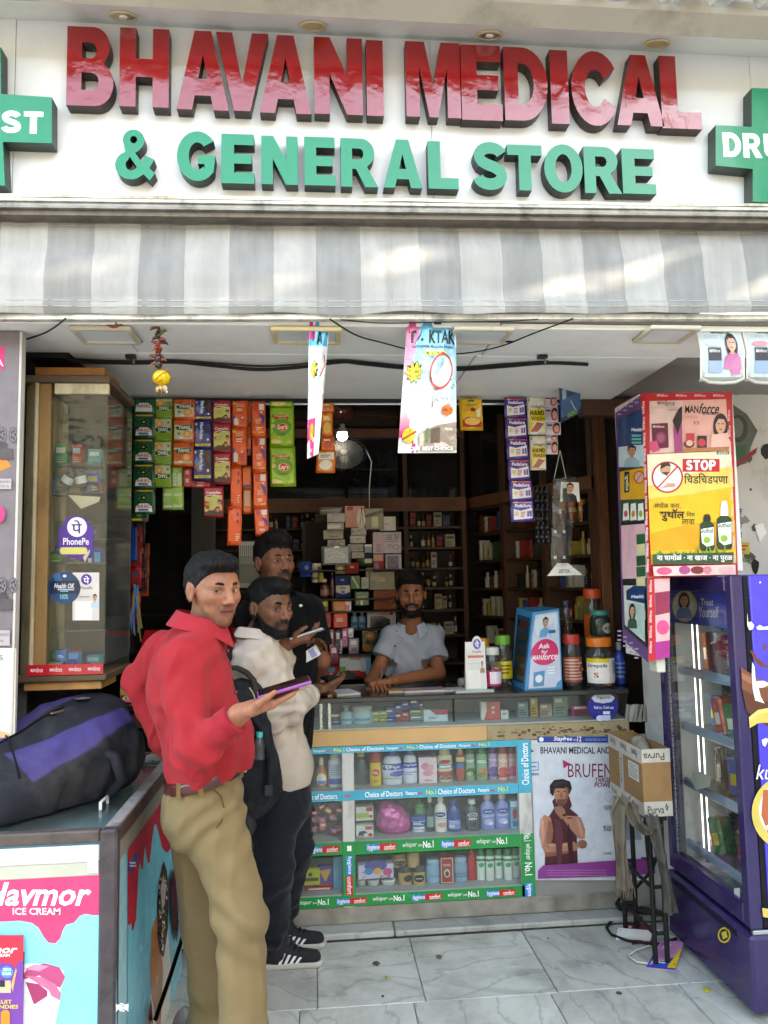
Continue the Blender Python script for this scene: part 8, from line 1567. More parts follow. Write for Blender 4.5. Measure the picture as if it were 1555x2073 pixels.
m=MB();m.box((-1.9,2.5,.02),(X0p,2.53,2.372),'#6f666a','print');A=Art(m,pxY(2.5))
A.poly([(-300,1310),(33,1312),(30,1500),(-300,1500)],'#cfc9bd');A.rect(-200,702,9,748,'#c4216a');A.text('A',-6,728,7,742,'#ecd0de',1);A.poly([(-40,910),(0,912),(24,944),(-4,956),(-40,950)],'#c9772c');A.poly([(-60,1462),(30,1488),(28,1510),(-60,1512)],'#cfa57a')
for yb in(0,305):
 for cx in(5,27):A.ell(cx,880+yb,9,16,'#4d474b',20);A.ell(cx,880+yb,7.4,14,'#6f676b',20);[A.ell(cx+4*math.cos(a),880+yb+8*math.sin(a),1.9,3.4,'#3a3538',8)for a in[q*1.26 for q in range(5)]]
 A.rect(-6,896+yb,14,910+yb,'#3f3a3d');A.rect(-8,908+yb,26,930+yb,'#4a4548')
A.rect(-40,969,23,990,'#a89fa2');A.text('LEMON',-4,973,20,978,'#4a4548',0);A.text('CONTACTE',-14,982,18,987,'#4a4548',0);A.rect(-40,1276,20,1307,'#a39a9d');A.text('GREEN',-4,1282,17,1288,'#4a4548',0);A.text('9826',-6,1295,8,1299,'#4a4548',0)
A.ell(-2,1041,13,18,'#b5306a',16);A.text('S',-2,1326,6,1336,'#55607a',1)
mk('printed_sheet',m,pp)
m=MB();m.box((X0p+.0005,2.495,.02),(X0p+.008,2.53,2.372),'#b9b4ac','paint',.001);mk('edge_trim',m,pp)
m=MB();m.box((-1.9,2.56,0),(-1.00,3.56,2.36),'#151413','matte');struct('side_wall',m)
m=MB();a=at(36,1400,Y=2.75);m.box((a.x-.005,2.74,.02),(a.x+.03,2.76,1.24),'#4a4c4e','worn_metal',.003);solo('metal_upright',m,'dark perforated metal upright under the display cabinet at left','upright')
# ================================================================ ON THE COUNTERTOP
ZC=1.0285
def jar(lab,px,py0,py1,w,Y,kind,body,lid,art,mt='clear_plastic',fill=None,nm='plastic_jar',z=ZC):
 a=at(px,py1,Y=Y);b=at(px,py0,Y=Y);h=b.z-z;t=bottle(nm,lab,'jar',a.x,Y,z,w*Y/1557,h,kind,body,lid,art,None,mt,1.0,'plastic',20)
 if fill:
  m=MB();r=w*Y/3114;rr=random.Random(px)
  for k in range(26):an=rr.uniform(0,6.28);q=r*.82*rr.random()**.4;m.ball((a.x+q*math.cos(an),Y+q*math.sin(an),z+.012+(h*.5)*rr.random()),(r*.22,r*.2,r*.16),rr.choice(fill),'gloss',7,5)
  mk('sweets',m,t,kind='stuff')
 return t
jar('ribbed jar with green lid and yellow label left of the dispenser',1020,1286,1384,36,3.80,'big','#a9a498','#5f9a2c',[('rect',0,.2,1,.85,'#cbb52a'),('lines',.3,.3,.8,.7,3,'#6a5a1a')],fill=['#6a4a2a','#8a6a3a'])
jar('jar with amber lid behind the pink labelled jar',980,1292,1384,30,3.90,'big','#b0aca2','#c98a2c',None,fill=['#8a3a3a','#b5aca0'])
jar('small jar with pink label and pale lid',998,1310,1386,34,3.72,'big','#b9b5b0','#c9c5bc',[('rect',0,.3,1,1,'#c42f6a'),('rect',.3,.35,.95,.9,'#e4d5dd'),('poly',[(.4,.75),(.85,.6),(.85,.78),(.4,.92)],'#7a3a8a')],fill=['#b0305a','#c9a0ac'])
jar('jar of red brown sticks with wide red lid',1160,1284,1396,40,3.70,'big','#a39a94','#b8342a',[('rect',.0,.05,1,.95,'#a0503f'),('lines',.1,.1,.9,.9,7,'#c9a094'),('ell',.85,.5,.08,.06,'#d0b04a')],fill=['#8a3a2c','#6a2a22'])
jar('big jar lettered Strepsils with orange lid',1216,1290,1398,58,3.68,'big','#bdb6ae','#d8701c',[('rect',0,.02,.62,.18,'#d8c02a'),('rect',0,.18,.62,.98,'#e4e0dc'),('poly',[(.0,.8),(.35,.7),(.62,.45),(.62,.98),(0,.98)],'#d8561c'),('rect',.62,.02,1,.98,'#cfcdca'),('text','Strepsils',.04,.22,.56,.4,'#2a2a2e',1),('ell',.28,.66,.16,.17,'#e9e4de'),('text','S',.22,.56,.34,.76,'#b8321c',2),('lines',.7,.12,.95,.6,6,'#8a8886')],fill=['#c9602a','#b5501f','#d88a4a'])
jar('stout jar with teal lid and round white label',1215,1236,1284,40,3.80,'big','#2a3a34','#2f8a80',[('ell',.72,.55,.26,.4,'#b9bcb8'),('lines',.58,.4,.86,.7,3,'#77807a')],'gloss',None,'plastic_jar',at(1215,1287,Y=3.80).z)
jar('stacked jar with yellow lid under the teal lidded jar',1215,1284,1390,42,3.84,'big','#9a948a','#c9a02a',None,fill=['#7a6a5a','#a08a6a'])
jar('tall jar with orange red lid and orange label at the back',1203,1192,1300,42,3.96,'big','#a0948a','#cf4a26',[('rect',0,.15,1,1,'#c25a22'),('lines',.25,.4,.8,.65,2,'#e0a860')],fill=['#b5602a'],nm='plastic_jar',z=at(1203,1300,Y=3.96).z)
jar('small blue bottle at the right end of the counter',1256,1300,1394,22,3.74,'oil','#1f3f9a','#8a8f9a',[('lines',.1,.1,.9,.9,4,'#5f7fc4')],'gloss')
jar('dim jar of brown sweets behind the dispenser',1148,1216,1284,26,4.0,'big','#8a8076','#2a2a3a',None,fill=['#6a4a34'],z=at(1148,1290,Y=4.0).z)
m=MB();z_=at(1203,1300,Y=3.96).z;m.box((at(1136,1300,Y=3.96).x,3.90,ZC),(at(1190,1300,Y=3.96).x,4.02,at(1148,1290,Y=4.0).z-.001),'#2a2622','card');solo('dark_carton',m,'dark carton behind the dispenser holding up a jar','carton')
m=MB();m.box((at(1181,1300,Y=3.96).x+.012,3.91,ZC),(at(1226,1300,Y=3.96).x,4.02,z_-.001),'#3a2f26','card');solo('brown_carton',m,'brown carton behind the jars holding up the orange labelled jar','carton')
# blue dispenser
ds=thing('sales_dispenser','blue and white dispenser lettered Ask for MANforce on the counter','dispenser',tuple(at(1090,1398,Y=3.62)))
P={k:at(*v,Y=y)for k,v,y in(('a',(1062,1399),3.615),('b',(1139,1398),3.615),('c',(1132,1232),3.66),('d',(1078,1240),3.66),('e',(1035,1392),3.84),('f',(1046,1230),3.84),('g',(1108,1228),3.84))}
for k in 'abe':P[k].z=ZC+.0005
P['h']=Vector((P['b'].x-.02,3.84,ZC+.0005));m=MB();L_=[P[k]for k in 'abcdefgh'];m.add(L_,[(0,1,2,3),(4,0,3,5),(3,2,6,5),(1,7,6,2),(7,4,5,6)],'#2f86b8','plastic');mk('body',m,ds)
m=MB();A=Art(m,quadface(P['d'],P['c'],P['b'],P['a']),'gloss');A.poly([(.12,.04),(.95,.03),(.97,.97),(.1,.98),(.08,.3)],'#bcc6da');A.poly([(.1,.12),(.3,.05),(.9,.06),(.86,.3),(.5,.36),(.2,.3)],'#cdd9de');A.fig(.3,.08,.4,.26,'#b5907a','#1d3a4a','#5fa0c9',False);A.ell(.5,.53,.42,.165,'#cf2f66',30);A.text('Ask',.3,.42,.66,.485,'#f4e6ec',2);A.text('for',.4,.5,.6,.545,'#f4e6ec',1);A.text('MAN',.14,.56,.42,.625,'#f4e6ec',2);A.text('force',.43,.545,.88,.63,'#f4e6ec',1,.3);A.poly([(.2,.78),(.52,.76),(.5,.95),(.22,.96)],'#3f86b0');A.ell(.36,.86,.1,.05,'#d5dde6',12);A.rect(.62,.26,.84,.3,'#2a5f94');[A.rect(.6,.72+k*.035,.8,.735+k*.035,'#e9edf4')for k in range(3)];A.poly([(.85,.92),(.97,.88),(.98,.98),(.82,.98)],'#2f86b8');mk('front_print',m,ds)
m=MB();f=quadface(P['f'],P['d'],P['a'],P['e']);m.add([f(.1,.08,.001),f(.9,.08,.001),f(.9,.93,.001),f(.1,.93,.001)],[(3,2,1,0)],'#20242a','dark_glass');A=Art(m,f);[A.rect(.14,.14+k*.15,.86,.24+k*.15,('#4a2a2c','#3a3430','#2f343a','#4a3a24','#3a2426')[k])for k in range(5)];mk('side_window',m,ds)
# code stand, books, papers
m=MB();a=at(942,1384,Y=3.66);b=at(985,1300,Y=3.66);f=quadface(Vector((a.x+.012,3.70,b.z)),Vector((b.x,3.70,b.z)),Vector((b.x-.006,3.65,ZC)),Vector((a.x,3.65,ZC)));m.add([f(0,0,0),f(1,0,0),f(1,1,0),f(0,1,0),f(0,0,-.003),f(1,0,-.003),f(1,1,.0-.05),f(0,1,-.05)],[(3,2,1,0),(4,5,6,7),(0,1,5,4),(1,2,6,5),(3,0,4,7)],'#c9c3bc','gloss');A=Art(m,f,'gloss');A.ell(.6,.02,.24,.14,'#c9c3bc',20);A.ell(.6,.05,.2,.11,'#4b2a86',20);A.text('पे',.5,-.02,.7,.12,'#e9e4f0',1);A.text('PhonePe',.36,.18,.8,.23,'#5a5560',1);A.rect(.12,.28,.92,.33,'#b5532c');A.rect(.06,.44,.9,.46,'#b9b2aa');A.rect(.1,.58,.72,.95,'#d6d1cb');A.fig(.7,.4,.24,.24,'#b98a72','#1a1616','#8a6a5a',False);solo('payment_stand',m,'small white payment stand with round purple badge on the counter','stand')
def book(lab,px0,px1,py,Y,th,d,col,rot=0,z=ZC,art=None,nm='booklet'):
 a=at(px0,py,Y=Y);b=at(px1,py,Y=Y);m=MB();m.box((a.x,Y,z),(b.x,Y+d,z+th),'#c9c4bc','card');m.box((a.x-.001,Y-.001,z+th),(b.x+.001,Y+d,z+th+.0015),col,'print');A=Art(m,plane((a.x,Y,z+th+.0015),(1,0,0),(0,1,0),b.x-a.x,d));A.rect(.5,.15,.9,.8,'#8a8a90')if art else None;o=solo(nm,m,lab,'book' if nm=='booklet' else nm);o.rotation_euler[2]=rot
book('pink and grey receipt booklet before the shopkeeper',818,902,1392,3.66,.008,.10,'#a8808a',.06,art=1);book('orange edged booklet next to the shopkeeper hands',788,832,1392,3.68,.006,.08,'#b5803a',-.05);book('loose sheaf of grey papers right of the booklets',896,950,1390,3.67,.004,.09,'#b5aea6',.2);book('thin pad with teal edge under the payment stand',922,1000,1396,3.61,.006,.035,'#9fc0b8',.04)
book('open white notebook in front of the man in black',652,722,1404,3.62,.008,.16,'#cdd0dc',.3)
m=MB();a=at(930,1382,Y=3.76);m.lathe([(.02,0),(.02,.055)],a+Vector((0,0,0)),'#b0aaa0','card',14,axis=(.95,.2,.1));solo('paper_roll',m,'roll of grey till paper behind the payment stand','paper roll')
m=MB();a=at(762,1375,Y=3.95);[m.tube([Vector((a.x+.02*math.cos(k),3.95+.02*math.sin(k),ZC)),Vector((a.x+.03*math.cos(k),3.95+.025*math.sin(k),ZC+.075))],.003,'#7a7f86','gloss',5)for k in range(5)];solo('pen_cup',m,'few pens standing beside the shopkeeper hands','pens')
m=MB();A=Art(m,pxY(YF-.006),'gloss');A.ell(1221,1430,31,30,'#252f8a',36);A.poly([(1197,1413),(1203,1407),(1221,1401),(1239,1407),(1245,1413),(1238,1421),(1221,1424),(1204,1421)],'#c9cad6');A.text('Vaporin',1208,1408,1236,1417,'#3a3a44',2,.1);A.text('Rub in, Cold out.',1203,1429,1243,1436,'#dfe2f0',1);A.rect(1221,1440,1235,1446,'#d5d9ea');A.ell(1215,1454,8,6,'#c9d3ea',14);A.rect(1219,1448,1236,1459,'#b9c6e4');mk('round_sticker',m,ct)
# ================================================================ PEOPLE
def nv(v):v=np.array(v,float);return v/np.linalg.norm(v)
def pt(px,py,Y):return np.array(at(px,py,Y=Y))
def place(V,C,R,s):return np.array(C)+(V*s)@R.T
def frame_of(fwd,up=(0,0,1),roll=0):
 f=nv(fwd);l=nv(np.cross(up,f));u=np.cross(f,l)
 return np.stack([f,l,u],1)
def mixc(V,base,regions):
 C=np.tile(np.array(hx(base)),(len(V),1))
 for w,c in regions:w=np.clip(w,0,1)[:,None];C=C*(1-w)+np.array(hx(c))*w
 return C
def sstep(x,a,b):t=np.clip((x-a)/(b-a),0,1);return t*t*(3-2*t)
def head_sdf(res,jaw=1.0,full=0):
 S=SDF(res)
 S.ell((-.014,0,.036),(.098,.076,.086),.02).ell((.030,0,-.012),(.063,.0615+full,.088),.03)
 S.ell((.028,0,-.066),(.056,(.050+full)*jaw,.044),.025).ell((.070,0,-.096),(.02,.024*jaw,.018),.025)
 for y in(-1,1):
  S.ell((.053,y*.041,-.018),(.030,.022,.020),.022)
  S.cap((.079,y*.012,.022),(.066,y*.047,.022),.010,.009,.014)
 for y in(-1,1):S.ell((.097,y*.0305,.003),(.017,.0175,.0105),.012,op='s')
 S.cap((.088,0,.016),(.1105,0,-.030),.0075,.0125,.010)
 for y in(-1,1):S.ell((.099,y*.0125,-.033),(.0115,.0085,.0085),.006)
 S.cap((.086,-.016,-.0565),(.086,.016,-.0565),.0075,.0075,.008).cap((.085,-.014,-.0695),(.085,.014,-.0695),.008,.008,.008)
 S.cap((.0955,-.023,-.0630),(.0955,.023,-.0630),.0028,.0028,.004,op='s')
 for y in(-1,1):
  S.ell((-.006,y*.078,-.004),(.019,.0085,.032),.006).ell((-.002,y*.086,.000),(.010,.006,.019),.005,op='s')
  S.ell((-.016,y*.081,.004),(.012,.008,.027),.006)
 return S
def make_head(root,skin,C,fwd,s,hair,look=.0,up=(0,0,1),beard=0,stache=0,brow=1.0,hairfn=None,full=0,haircol='#070606',lips='#7a4038',neck=None,shade='#2a1d18',tilt=None):
 R=frame_of(fwd,up)
 S=head_sdf(.0026,1,full)
 if neck is not None:
  nl=(np.array(neck)-np.array(C))@R/s
  S.cap((-.025,0,-.06),nl,.053,.058,.03)
 V,F=S.mesh();V=relax(V,F,1,.4)
 x,y,z=V.T;ay=np.abs(y);n=vnoise(V,300,3)*.25
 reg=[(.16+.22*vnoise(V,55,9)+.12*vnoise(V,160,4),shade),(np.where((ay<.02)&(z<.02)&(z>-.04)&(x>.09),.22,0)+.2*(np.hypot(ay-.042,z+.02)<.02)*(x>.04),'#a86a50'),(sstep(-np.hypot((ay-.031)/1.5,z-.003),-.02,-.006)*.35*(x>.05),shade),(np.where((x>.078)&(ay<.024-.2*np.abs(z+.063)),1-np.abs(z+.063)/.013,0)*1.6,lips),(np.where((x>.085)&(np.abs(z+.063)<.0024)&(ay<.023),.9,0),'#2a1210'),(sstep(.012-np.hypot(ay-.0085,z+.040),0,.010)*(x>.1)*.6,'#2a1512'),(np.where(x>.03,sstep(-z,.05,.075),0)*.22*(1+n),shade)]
 if stache:reg.append((np.where(x>.07,sstep(.0085-np.abs(z+.0475+ay*.22),-.003,.004)*sstep(.034-ay,0,.008),0)*stache*(1+n),haircol))
 if beard:
  line=np.interp(x,[-.03,.02,.06,.085,.1],[-.02,-.030,-.058,-.078,-.080])
  bw=sstep(line-z,0,.012)*(x>-.03)*sstep(z+.135,0,.02)
  bw=np.maximum(bw,np.where((x>.04)&(ay>.022)&(z<-.045),sstep(.052-ay,0,.02)*.8,0))
  reg.append((bw*beard*(1+n),haircol))
 Vw=place(V,C,R,s)
 out=[(Vw,F,mixc(V,skin,reg))]
# eyes: white almond with iris
 for e in(-1,1):
  m=MB();nu,nv_=22,14;P=[]
  for j in range(nv_+1):
   for i in range(nu+1):
    a=-1.25+2.5*i/nu;b=-1.25+2.5*j/nv_
    P.append((.0150*math.cos(a)*math.cos(b),.0168*math.sin(a),.0078*math.sin(b)-.0018*math.sin(a)*e*-1))
  P=np.array(P);Q=P+np.array([.0672,e*.0305,.0035])
  Wd=place(Q,C,R,s);lk=look
  fc=[(j*(nu+1)+i,j*(nu+1)+i+1,(j+1)*(nu+1)+i+1,(j+1)*(nu+1)+i)for j in range(nv_)for i in range(nu)]
  r=np.hypot(P[:,1]-lk,P[:,2]-.0008);cc=np.tile(np.array(hx('#a39a92')),(len(P),1))
  cc[r<.0062]=hx('#2a1a12');cc[r<.0028]=hx('#080606');cc[(P[:,2]>.0054)]=hx('#120c0a')
  soft('eye',Wd,np.array(fc),'gloss',cc,root)
  m=MB();bp=[(.0895,.011,.0215),(.0905,.020,.0265),(.086,.033,.0285),(.0745,.046,.0245)]
  bp=[Vector(place(np.array([[a,e*b,c_]]),C,R,s)[0])for a,b,c_ in bp]
  m.tube(bp,[.0030*brow,.0045*brow,.0040*brow,.0015],haircol,'hair',7);mk('eyebrow',m,root)
  m=MB();lid=[Vector(place(np.array([[.0665+.0148*math.cos(a),e*.0305+.0152*math.sin(a),.0035+.0068*math.cos(a)**.7+.0005]]),C,R,s)[0])for a in[-1.3+2.6*k/8 for k in range(9)]]
  m.tube(lid,.0019*s,skin,'skin',6);mk('eyelid',m,root)
# hair
 H=SDF(.004)
 for c,r in hair:H.ell(c,r,.02)
 def disp(X):return.004*vnoise(X*np.array([1,2.2,1.1]),30,5)+.003*vnoise(X*np.array([.6,3.4,.9]),95,6)
 Vh,Fh=H.mesh(disp,hairfn);soft('hair',place(Vh,C,R,s),Fh,'hair',haircol,root)
 if beard>.7:
  B=head_sdf(.0034,1,full)
  def bcut(X):
   x,y,z=X[...,0],X[...,1],X[...,2]
   line=np.interp(x,[-.03,.02,.055,.085,.1],[-.012,-.028,-.056,-.080,-.083])
   return np.maximum(np.maximum(z-line,-(x+.012)),-(z+.16))
  Vb,Fb=B.mesh(lambda X:-.0065+.003*vnoise(X,150,8),bcut);soft('beard',place(Vb,C,R,s),Fb,'hair',haircol,root)
 return out,R
def hand(S,w,d,n,side,curl=(.35,.4,.45,.5),thumb=(.5,.5),s=1.0,spread=.06):
# w wrist, d towards the knuckles, n the way the palm faces, side = which way the thumb lies (+1: n x d)
 d=nv(d);n=nv(np.array(n)-np.dot(n,d)*d);t=np.cross(n,d)*side;w=np.array(w)
 R=np.stack([d,t,n])
 S.rbox(w+d*.045*s,(.034*s,.029*s,.0035*s),.011*s,.012,R)
 S.cap(w-d*.02*s,w+d*.02*s,.025*s,.024*s,.02,(1,1.12,.78),R)
 for i,(off,L)in enumerate(((.027,.072),(.0095,.080),(-.0085,.074),(-.0255,.058))):
  p=w+d*(.082-.004*abs(i-1))*s+t*off*s;a=.12;sd=(1.5-i)*spread
  for k,f in enumerate((.45,.32,.25)):
   a+=curl[i]*(1,1.25,.8)[k]
   v=nv(d*math.cos(a)+n*math.sin(a)+t*sd*(1 if k==0 else.4));q=p+v*L*f*s
   r0=(.0092,.0082,.0074,.0064)[k]*s*(1 if i<3 else.88);S.cap(p,q,r0,(.0082,.0074,.0062)[k]*s*(1 if i<3 else.88),.0035 if k or True else.01);p=q
 p=w+d*.022*s+t*.024*s;b=p+nv(d*.55+t*.75+n*thumb[0])*.040*s;c=b+nv(d*.85+t*.3+n*thumb[1])*.032*s;e=c+nv(d*.95-t*.05+n*thumb[1])*.026*s
 S.cap(p,b,.014*s,.0115*s,.010).cap(b,c,.0105*s,.0092*s,.004).cap(c,e,.0092*s,.0070*s,.004)
 return S
def join_meshes(parts):
 V,F,C,o=[],[],[],0
 for v,f,c in parts:
  V.append(v);F.append(f+o);C.append(c);o+=len(v)
 return np.concatenate(V),np.concatenate(F),np.concatenate(C)
def folds(amp,sc,seed,axis=(.28,.12,.95)):
# thin creases drawn out along the hang of the cloth
 A=nv(axis)
 def f(X):
  q=X-(X@A)[...,None]*A*.72;q=q+.02*vnoise(X,sc*.5,seed+5)[...,None]
  n=vnoise(q,sc,seed);return-amp*np.exp(-(n/.22)**2)-amp*.35*vnoise(q,sc*2.3,seed+2)
 return f
def collar(root,nb,R,r,col,h=.036,spread=.03,gap=.5,name='collar',mt='cloth',tiltf=.25,flare=1.28):
# R columns: body forward, left, up; nb neck base
 f,l,u=R.T;m=MB()
 def P(a,v,rad,dz):
  p=np.array(nb)+(f*math.cos(a)+l*math.sin(a))*rad+u*dz
  return Vector(p-u*tiltf*.10*(math.cos(a)+1)*.5)
 n=36
 ang=lambda t:gap*.5+(2*math.pi-gap)*t
 def outer(t,v):
  a=ang(t);e=min(t,1-t)*2;drop=(.55+.45*max(0,1-e*3.2)*1.6)*h
  return P(a,v,r*(1.02+(flare-1.02)*v),h*.92-v*(drop+h*.25))
 m.grid(lambda t,v:outer(t,v),n,6,col,mt);m.grid(lambda t,v:outer(1-t,v)*1.0+Vector((0,0,-.001)),n,6,col,mt)
 m.grid(lambda t,v:P(ang(1-t),v,r*.985,h*.93-v*h*1.5),n,4,col,mt);m.grid(lambda t,v:P(ang(t),v,r*.975,h*.93-v*h*1.5),n,4,col,mt)
 return mk(name,m,root)
def neckcut(X,nb):return np.where(np.linalg.norm(X[...,:2]-nb[:2],axis=-1)<.078,X[...,2]-nb[2]-.002,-1)
HAIRCUT=lambda front=.064,burn=-.02,nape=-.05:(lambda X:(np.interp(X[...,0],[-.2,-.075,-.03,-.004,.004,.022,.034,.05,.068,.2],[nape,nape,.015,.028,burn,burn,.03,.046,front-.012,front])-X[...,2])*.7)
# ---------------------------------------------------------------- man in the red shirt
t=thing('person','man in red shirt and khaki trousers leaning on the freezer with a phone in hand','person',(at(460,2150,Y=2.38).x,2.38,0))
SK='#96624a'
F_=nv((.97,.2,0));L_v=np.cross((0,0,1),F_);RB=np.stack([F_,L_v,(0,0,1)],1);RA=RB.T
nb=pt(408,1268,2.37);hc=pt(432,1192,2.36)
shR,elR,wrR=pt(368,1340,2.24),pt(392,1528,2.14),pt(486,1447,2.10)
shL,elL,wrL=pt(335,1325,2.54),pt(287,1378,2.60),pt(335,1500,2.56)
pel=pt(415,1612,2.40);ch=pt(385,1385,2.39);bel=pt(420,1500,2.40)
hR,kR,aR=pt(432,1655,2.33),pt(487,1858,2.27),pt(500,2105,2.22)
hL,kL,aL=pt(392,1655,2.48),pt(418,1860,2.50),pt(432,2090,2.52)
aR[2]=aL[2]=.1
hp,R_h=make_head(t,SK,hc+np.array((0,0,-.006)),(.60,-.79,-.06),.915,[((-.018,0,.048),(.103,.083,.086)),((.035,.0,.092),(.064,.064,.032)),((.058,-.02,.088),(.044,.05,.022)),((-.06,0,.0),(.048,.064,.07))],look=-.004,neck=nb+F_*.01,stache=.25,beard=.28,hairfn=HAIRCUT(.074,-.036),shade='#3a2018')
A_=SDF(.0034)
wf=wrR;A_.cap(elR+(wrR-elR)*.55,wrR,.032,.026,.02)
HD=nv((.93,.08,.24));HN=np.array((-.22,-.12,.95));HN=nv(HN-(HN@HD)*HD)
hand(A_,wrR+nv(wrR-elR)*.02,HD,HN,-1,(.04,.05,.07,.12),(.55,.35),.90)
hv,hf=A_.mesh()
T_b=SDF(.010)
T_b.cap(nb-(0,0,.13),ch,.075,.105,.05,(.8,1.2,1),RA).cap(nb-(0,0,.12),nb,.05,.05,.02).cap(ch,pel,.115,.11,.05,(.85,1.15,1),RA)
for a,b,c in((shR,elR,wrR-(wrR-elR)*.3),(shL,elL,wrL)):T_b.cap(a,b,.04,.032,.03).cap(b,c,.032,.026,.03)
for a,b,c in((hR,kR,aR),(hL,kL,aL)):T_b.cap(a,b,.07,.05,.03).cap(b,c,.05,.035,.03)
hand(T_b,wrL,(.3,.2,-1),(1,0,0),1,(.5,.5,.5,.5))
bv,bf=T_b.mesh()
V,F,C=join_meshes(hp+[(hv,hf,mixc(hv,SK,[(.25*vnoise(hv,120,2),'#6f4230')])),(bv,bf,mixc(bv,SK,[]))])
soft('body',V,F,'skin',C,t)
RED='#96262c'
S=SDF(.0065)
S.cap(nb-(0,0,.045),ch,.08,.130,.06,(.82,1.26,1),RA).cap(ch,bel,.130,.122,.07,(.88,1.2,1),RA).ell(bel+F_*.022+(0,0,-.01),(.104,.14,.12),.05,RA).cap(bel,pel,.122,.108,.05,(.92,1.22,1),RA)
S.cap(nb-(0,0,.03),shR,.046,.060,.05).cap(nb-(0,0,.03),shL,.046,.058,.05)
S.cap(shR,elR+(0,.01,.015),.062,.053,.03).cap(elR,elR+(wrR-elR)*.84,.052,.041,.025).cap(shL,elL,.066,.054,.03).cap(elL,wrL,.052,.046,.03)
bz=lambda X:pel[2]+.058+.24*(X[...,0]-pel[0])
cutw=elR+(wrR-elR)*.86;dw=nv(wrR-elR)
def wr_dir(X):
 d=np.linalg.norm(X-elR,axis=-1);g=np.exp(-(d/.11)**2)
 w=np.exp(-((X[...,2]-bz(X))/.09)**2);c=np.exp(-(np.linalg.norm(X-(shR+ch)/2,axis=-1)/.12)**2)
 q=X@np.array([[.5,.1,.9],[.2,1,.1],[-.8,.1,.5]])
 return folds(.007,15,11,(.45,.1,.85))(X)+g*(.010*np.sin((X@dw)*95+4*vnoise(X,14,3)))+w*.008*np.sin(X[...,0]*60+X[...,1]*50+3*vnoise(X,9,4))+c*.009*np.sin(q[...,0]*85+3*vnoise(X,10,6))
V,F=S.mesh(wr_dir,lambda X:np.maximum(np.maximum(np.where(X[...,1]<2.235,-1,bz(X)-.004-X[...,2]),np.where(np.linalg.norm(X-cutw,axis=-1)<.16,(X-cutw)@dw,-1)),neckcut(X,nb)))
soft('shirt',V,F,'cloth',RED,t)
# cuff
c0=SDF(.004);c0.cap(cutw-dw*.05,cutw+dw*.012,.047,.043,.005);V,F=c0.mesh(lambda X:.002*vnoise(X,30,2),lambda X:np.maximum((X-cutw)@dw-.006,-((X-cutw)@dw+.052)));soft('cuff',V,F,'cloth','#8f212b',t)
collar(t,nb+np.array((.005,0,.004)),np.stack([nv(F_*.95-L_v*.25),nv(L_v*.95+F_*.25),(0,0,1)],1)@np.eye(3),.076,'#9a2832',.052,gap=.7,tiltf=.4,flare=1.42)
m=MB()
for k in range(9):
 a0=ch+F_*.108+np.array((0,-.05,.14));b0=bel+F_*.122+np.array((0,-.045,-.02));p=a0*(1-k/8)+b0*k/8
 m.ball(tuple(p),(.0055,.0055,.0055),'#8a2a30','gloss',8,5)
mk('buttons',m,t,kind='stuff')
KH='#7a6749'
S=SDF(.0065)
S.cap(pel+(0,0,.07),pel-(0,0,.03),.118,.122,.04,(.90,1.2,1),RA)
S.cap(hR,kR,.083,.066,.035,(1,1,1)).cap(kR,aR-(0,0,.05),.064,.058,.03).cap(hL,kL,.082,.068,.035).cap(kL,aL-(0,0,.05),.066,.058,.03)
S.ell(pel-F_*.03-(0,0,.05),(.088,.135,.10),.04,RA)
def kfold(X):
 g=np.exp(-(np.linalg.norm(X-kR,axis=-1)/.12)**2);h2=np.exp(-(np.linalg.norm(X-hR,axis=-1)/.13)**2);s2=np.exp(-((X[...,2]-.2)/.15)**2)
 cr=np.exp(-((X[...,1]-2.19-.02*X[...,2])/.02)**2)*0
 return folds(.006,13,31,(.1,.0,1))(X)+g*.009*np.sin(X[...,2]*60+X[...,0]*45+3*vnoise(X,8,1))+h2*.008*np.sin(X[...,2]*70-X[...,0]*60+3*vnoise(X,8,2))+s2*.008*np.sin(X[...,2]*70+4*vnoise(X,7,5))+cr
V,F=S.mesh(kfold,lambda X:np.maximum(X[...,2]-bz(X)-.022,.04-X[...,2]));soft('trousers',V,F,'cloth',KH,t)
B=SDF(.005);B.cap(pel+(0,0,.10),pel-(0,0,.01),.128,.129,.03,(.93,1.22,1),RA)
V,F=B.mesh(None,lambda X:np.abs(X[...,2]-bz(X)-.006)-.0165);soft('belt',V,F,'gloss','#4a1f20',t)
m=MB()
for ang in(-2.3,-1.75,-1.15,-.6):
 d=F_*math.cos(ang)*.93+L_v*math.sin(ang)*1.22;p=pel+d*.127;z=bz(p)+.006;dn=nv(d)
 tx=np.cross((0,0,1),dn)*.007
 q=[Vector(np.array((p[0],p[1],z))+a*tx+dn*.003+np.array((0,0,b)))for a,b in((-1,-.025),(1,-.025),(1,.022),(-1,.022))];m.add(q,[(0,1,2,3)],'#6f5a3c','cloth')
mk('belt_loops',m,t,kind='stuff')
m=MB();p=pel+F_*.112-L_v*.05;m.box(tuple(p-(.004,.02,.0)),tuple(p+(.008,.02,.0))if False else(p[0]+.008,p[1]+.02,p[2]+.0),'#999','metal')if False else m.box((p[0]-.003,p[1]-.02,bz(p)-.012),(p[0]+.007,p[1]+.02,bz(p)+.024),'#b5b2ab','metal',.002);mk('buckle',m,t)
m=MB();pk=[pt(x,y,2.20)for x,y in((430,1594),(448,1612),(455,1640),(449,1662),(438,1676))]
def snap(p,S_=S):
 p=np.array(p,float);o=np.array((0,0,H_CAM));d=nv(p-o);L0=np.linalg.norm(p-o)-.15
 for i in range(80):
  q=o+d*(L0+i*.005);D=min(S_.dist(pp,q[None])[0]for pp in S_.p)
  if D<.013:return q
 return p
m.tube([Vector(snap(p))for p in pk],.0022,'#4f3f29','cloth',6);mk('pocket_seam',m,t)
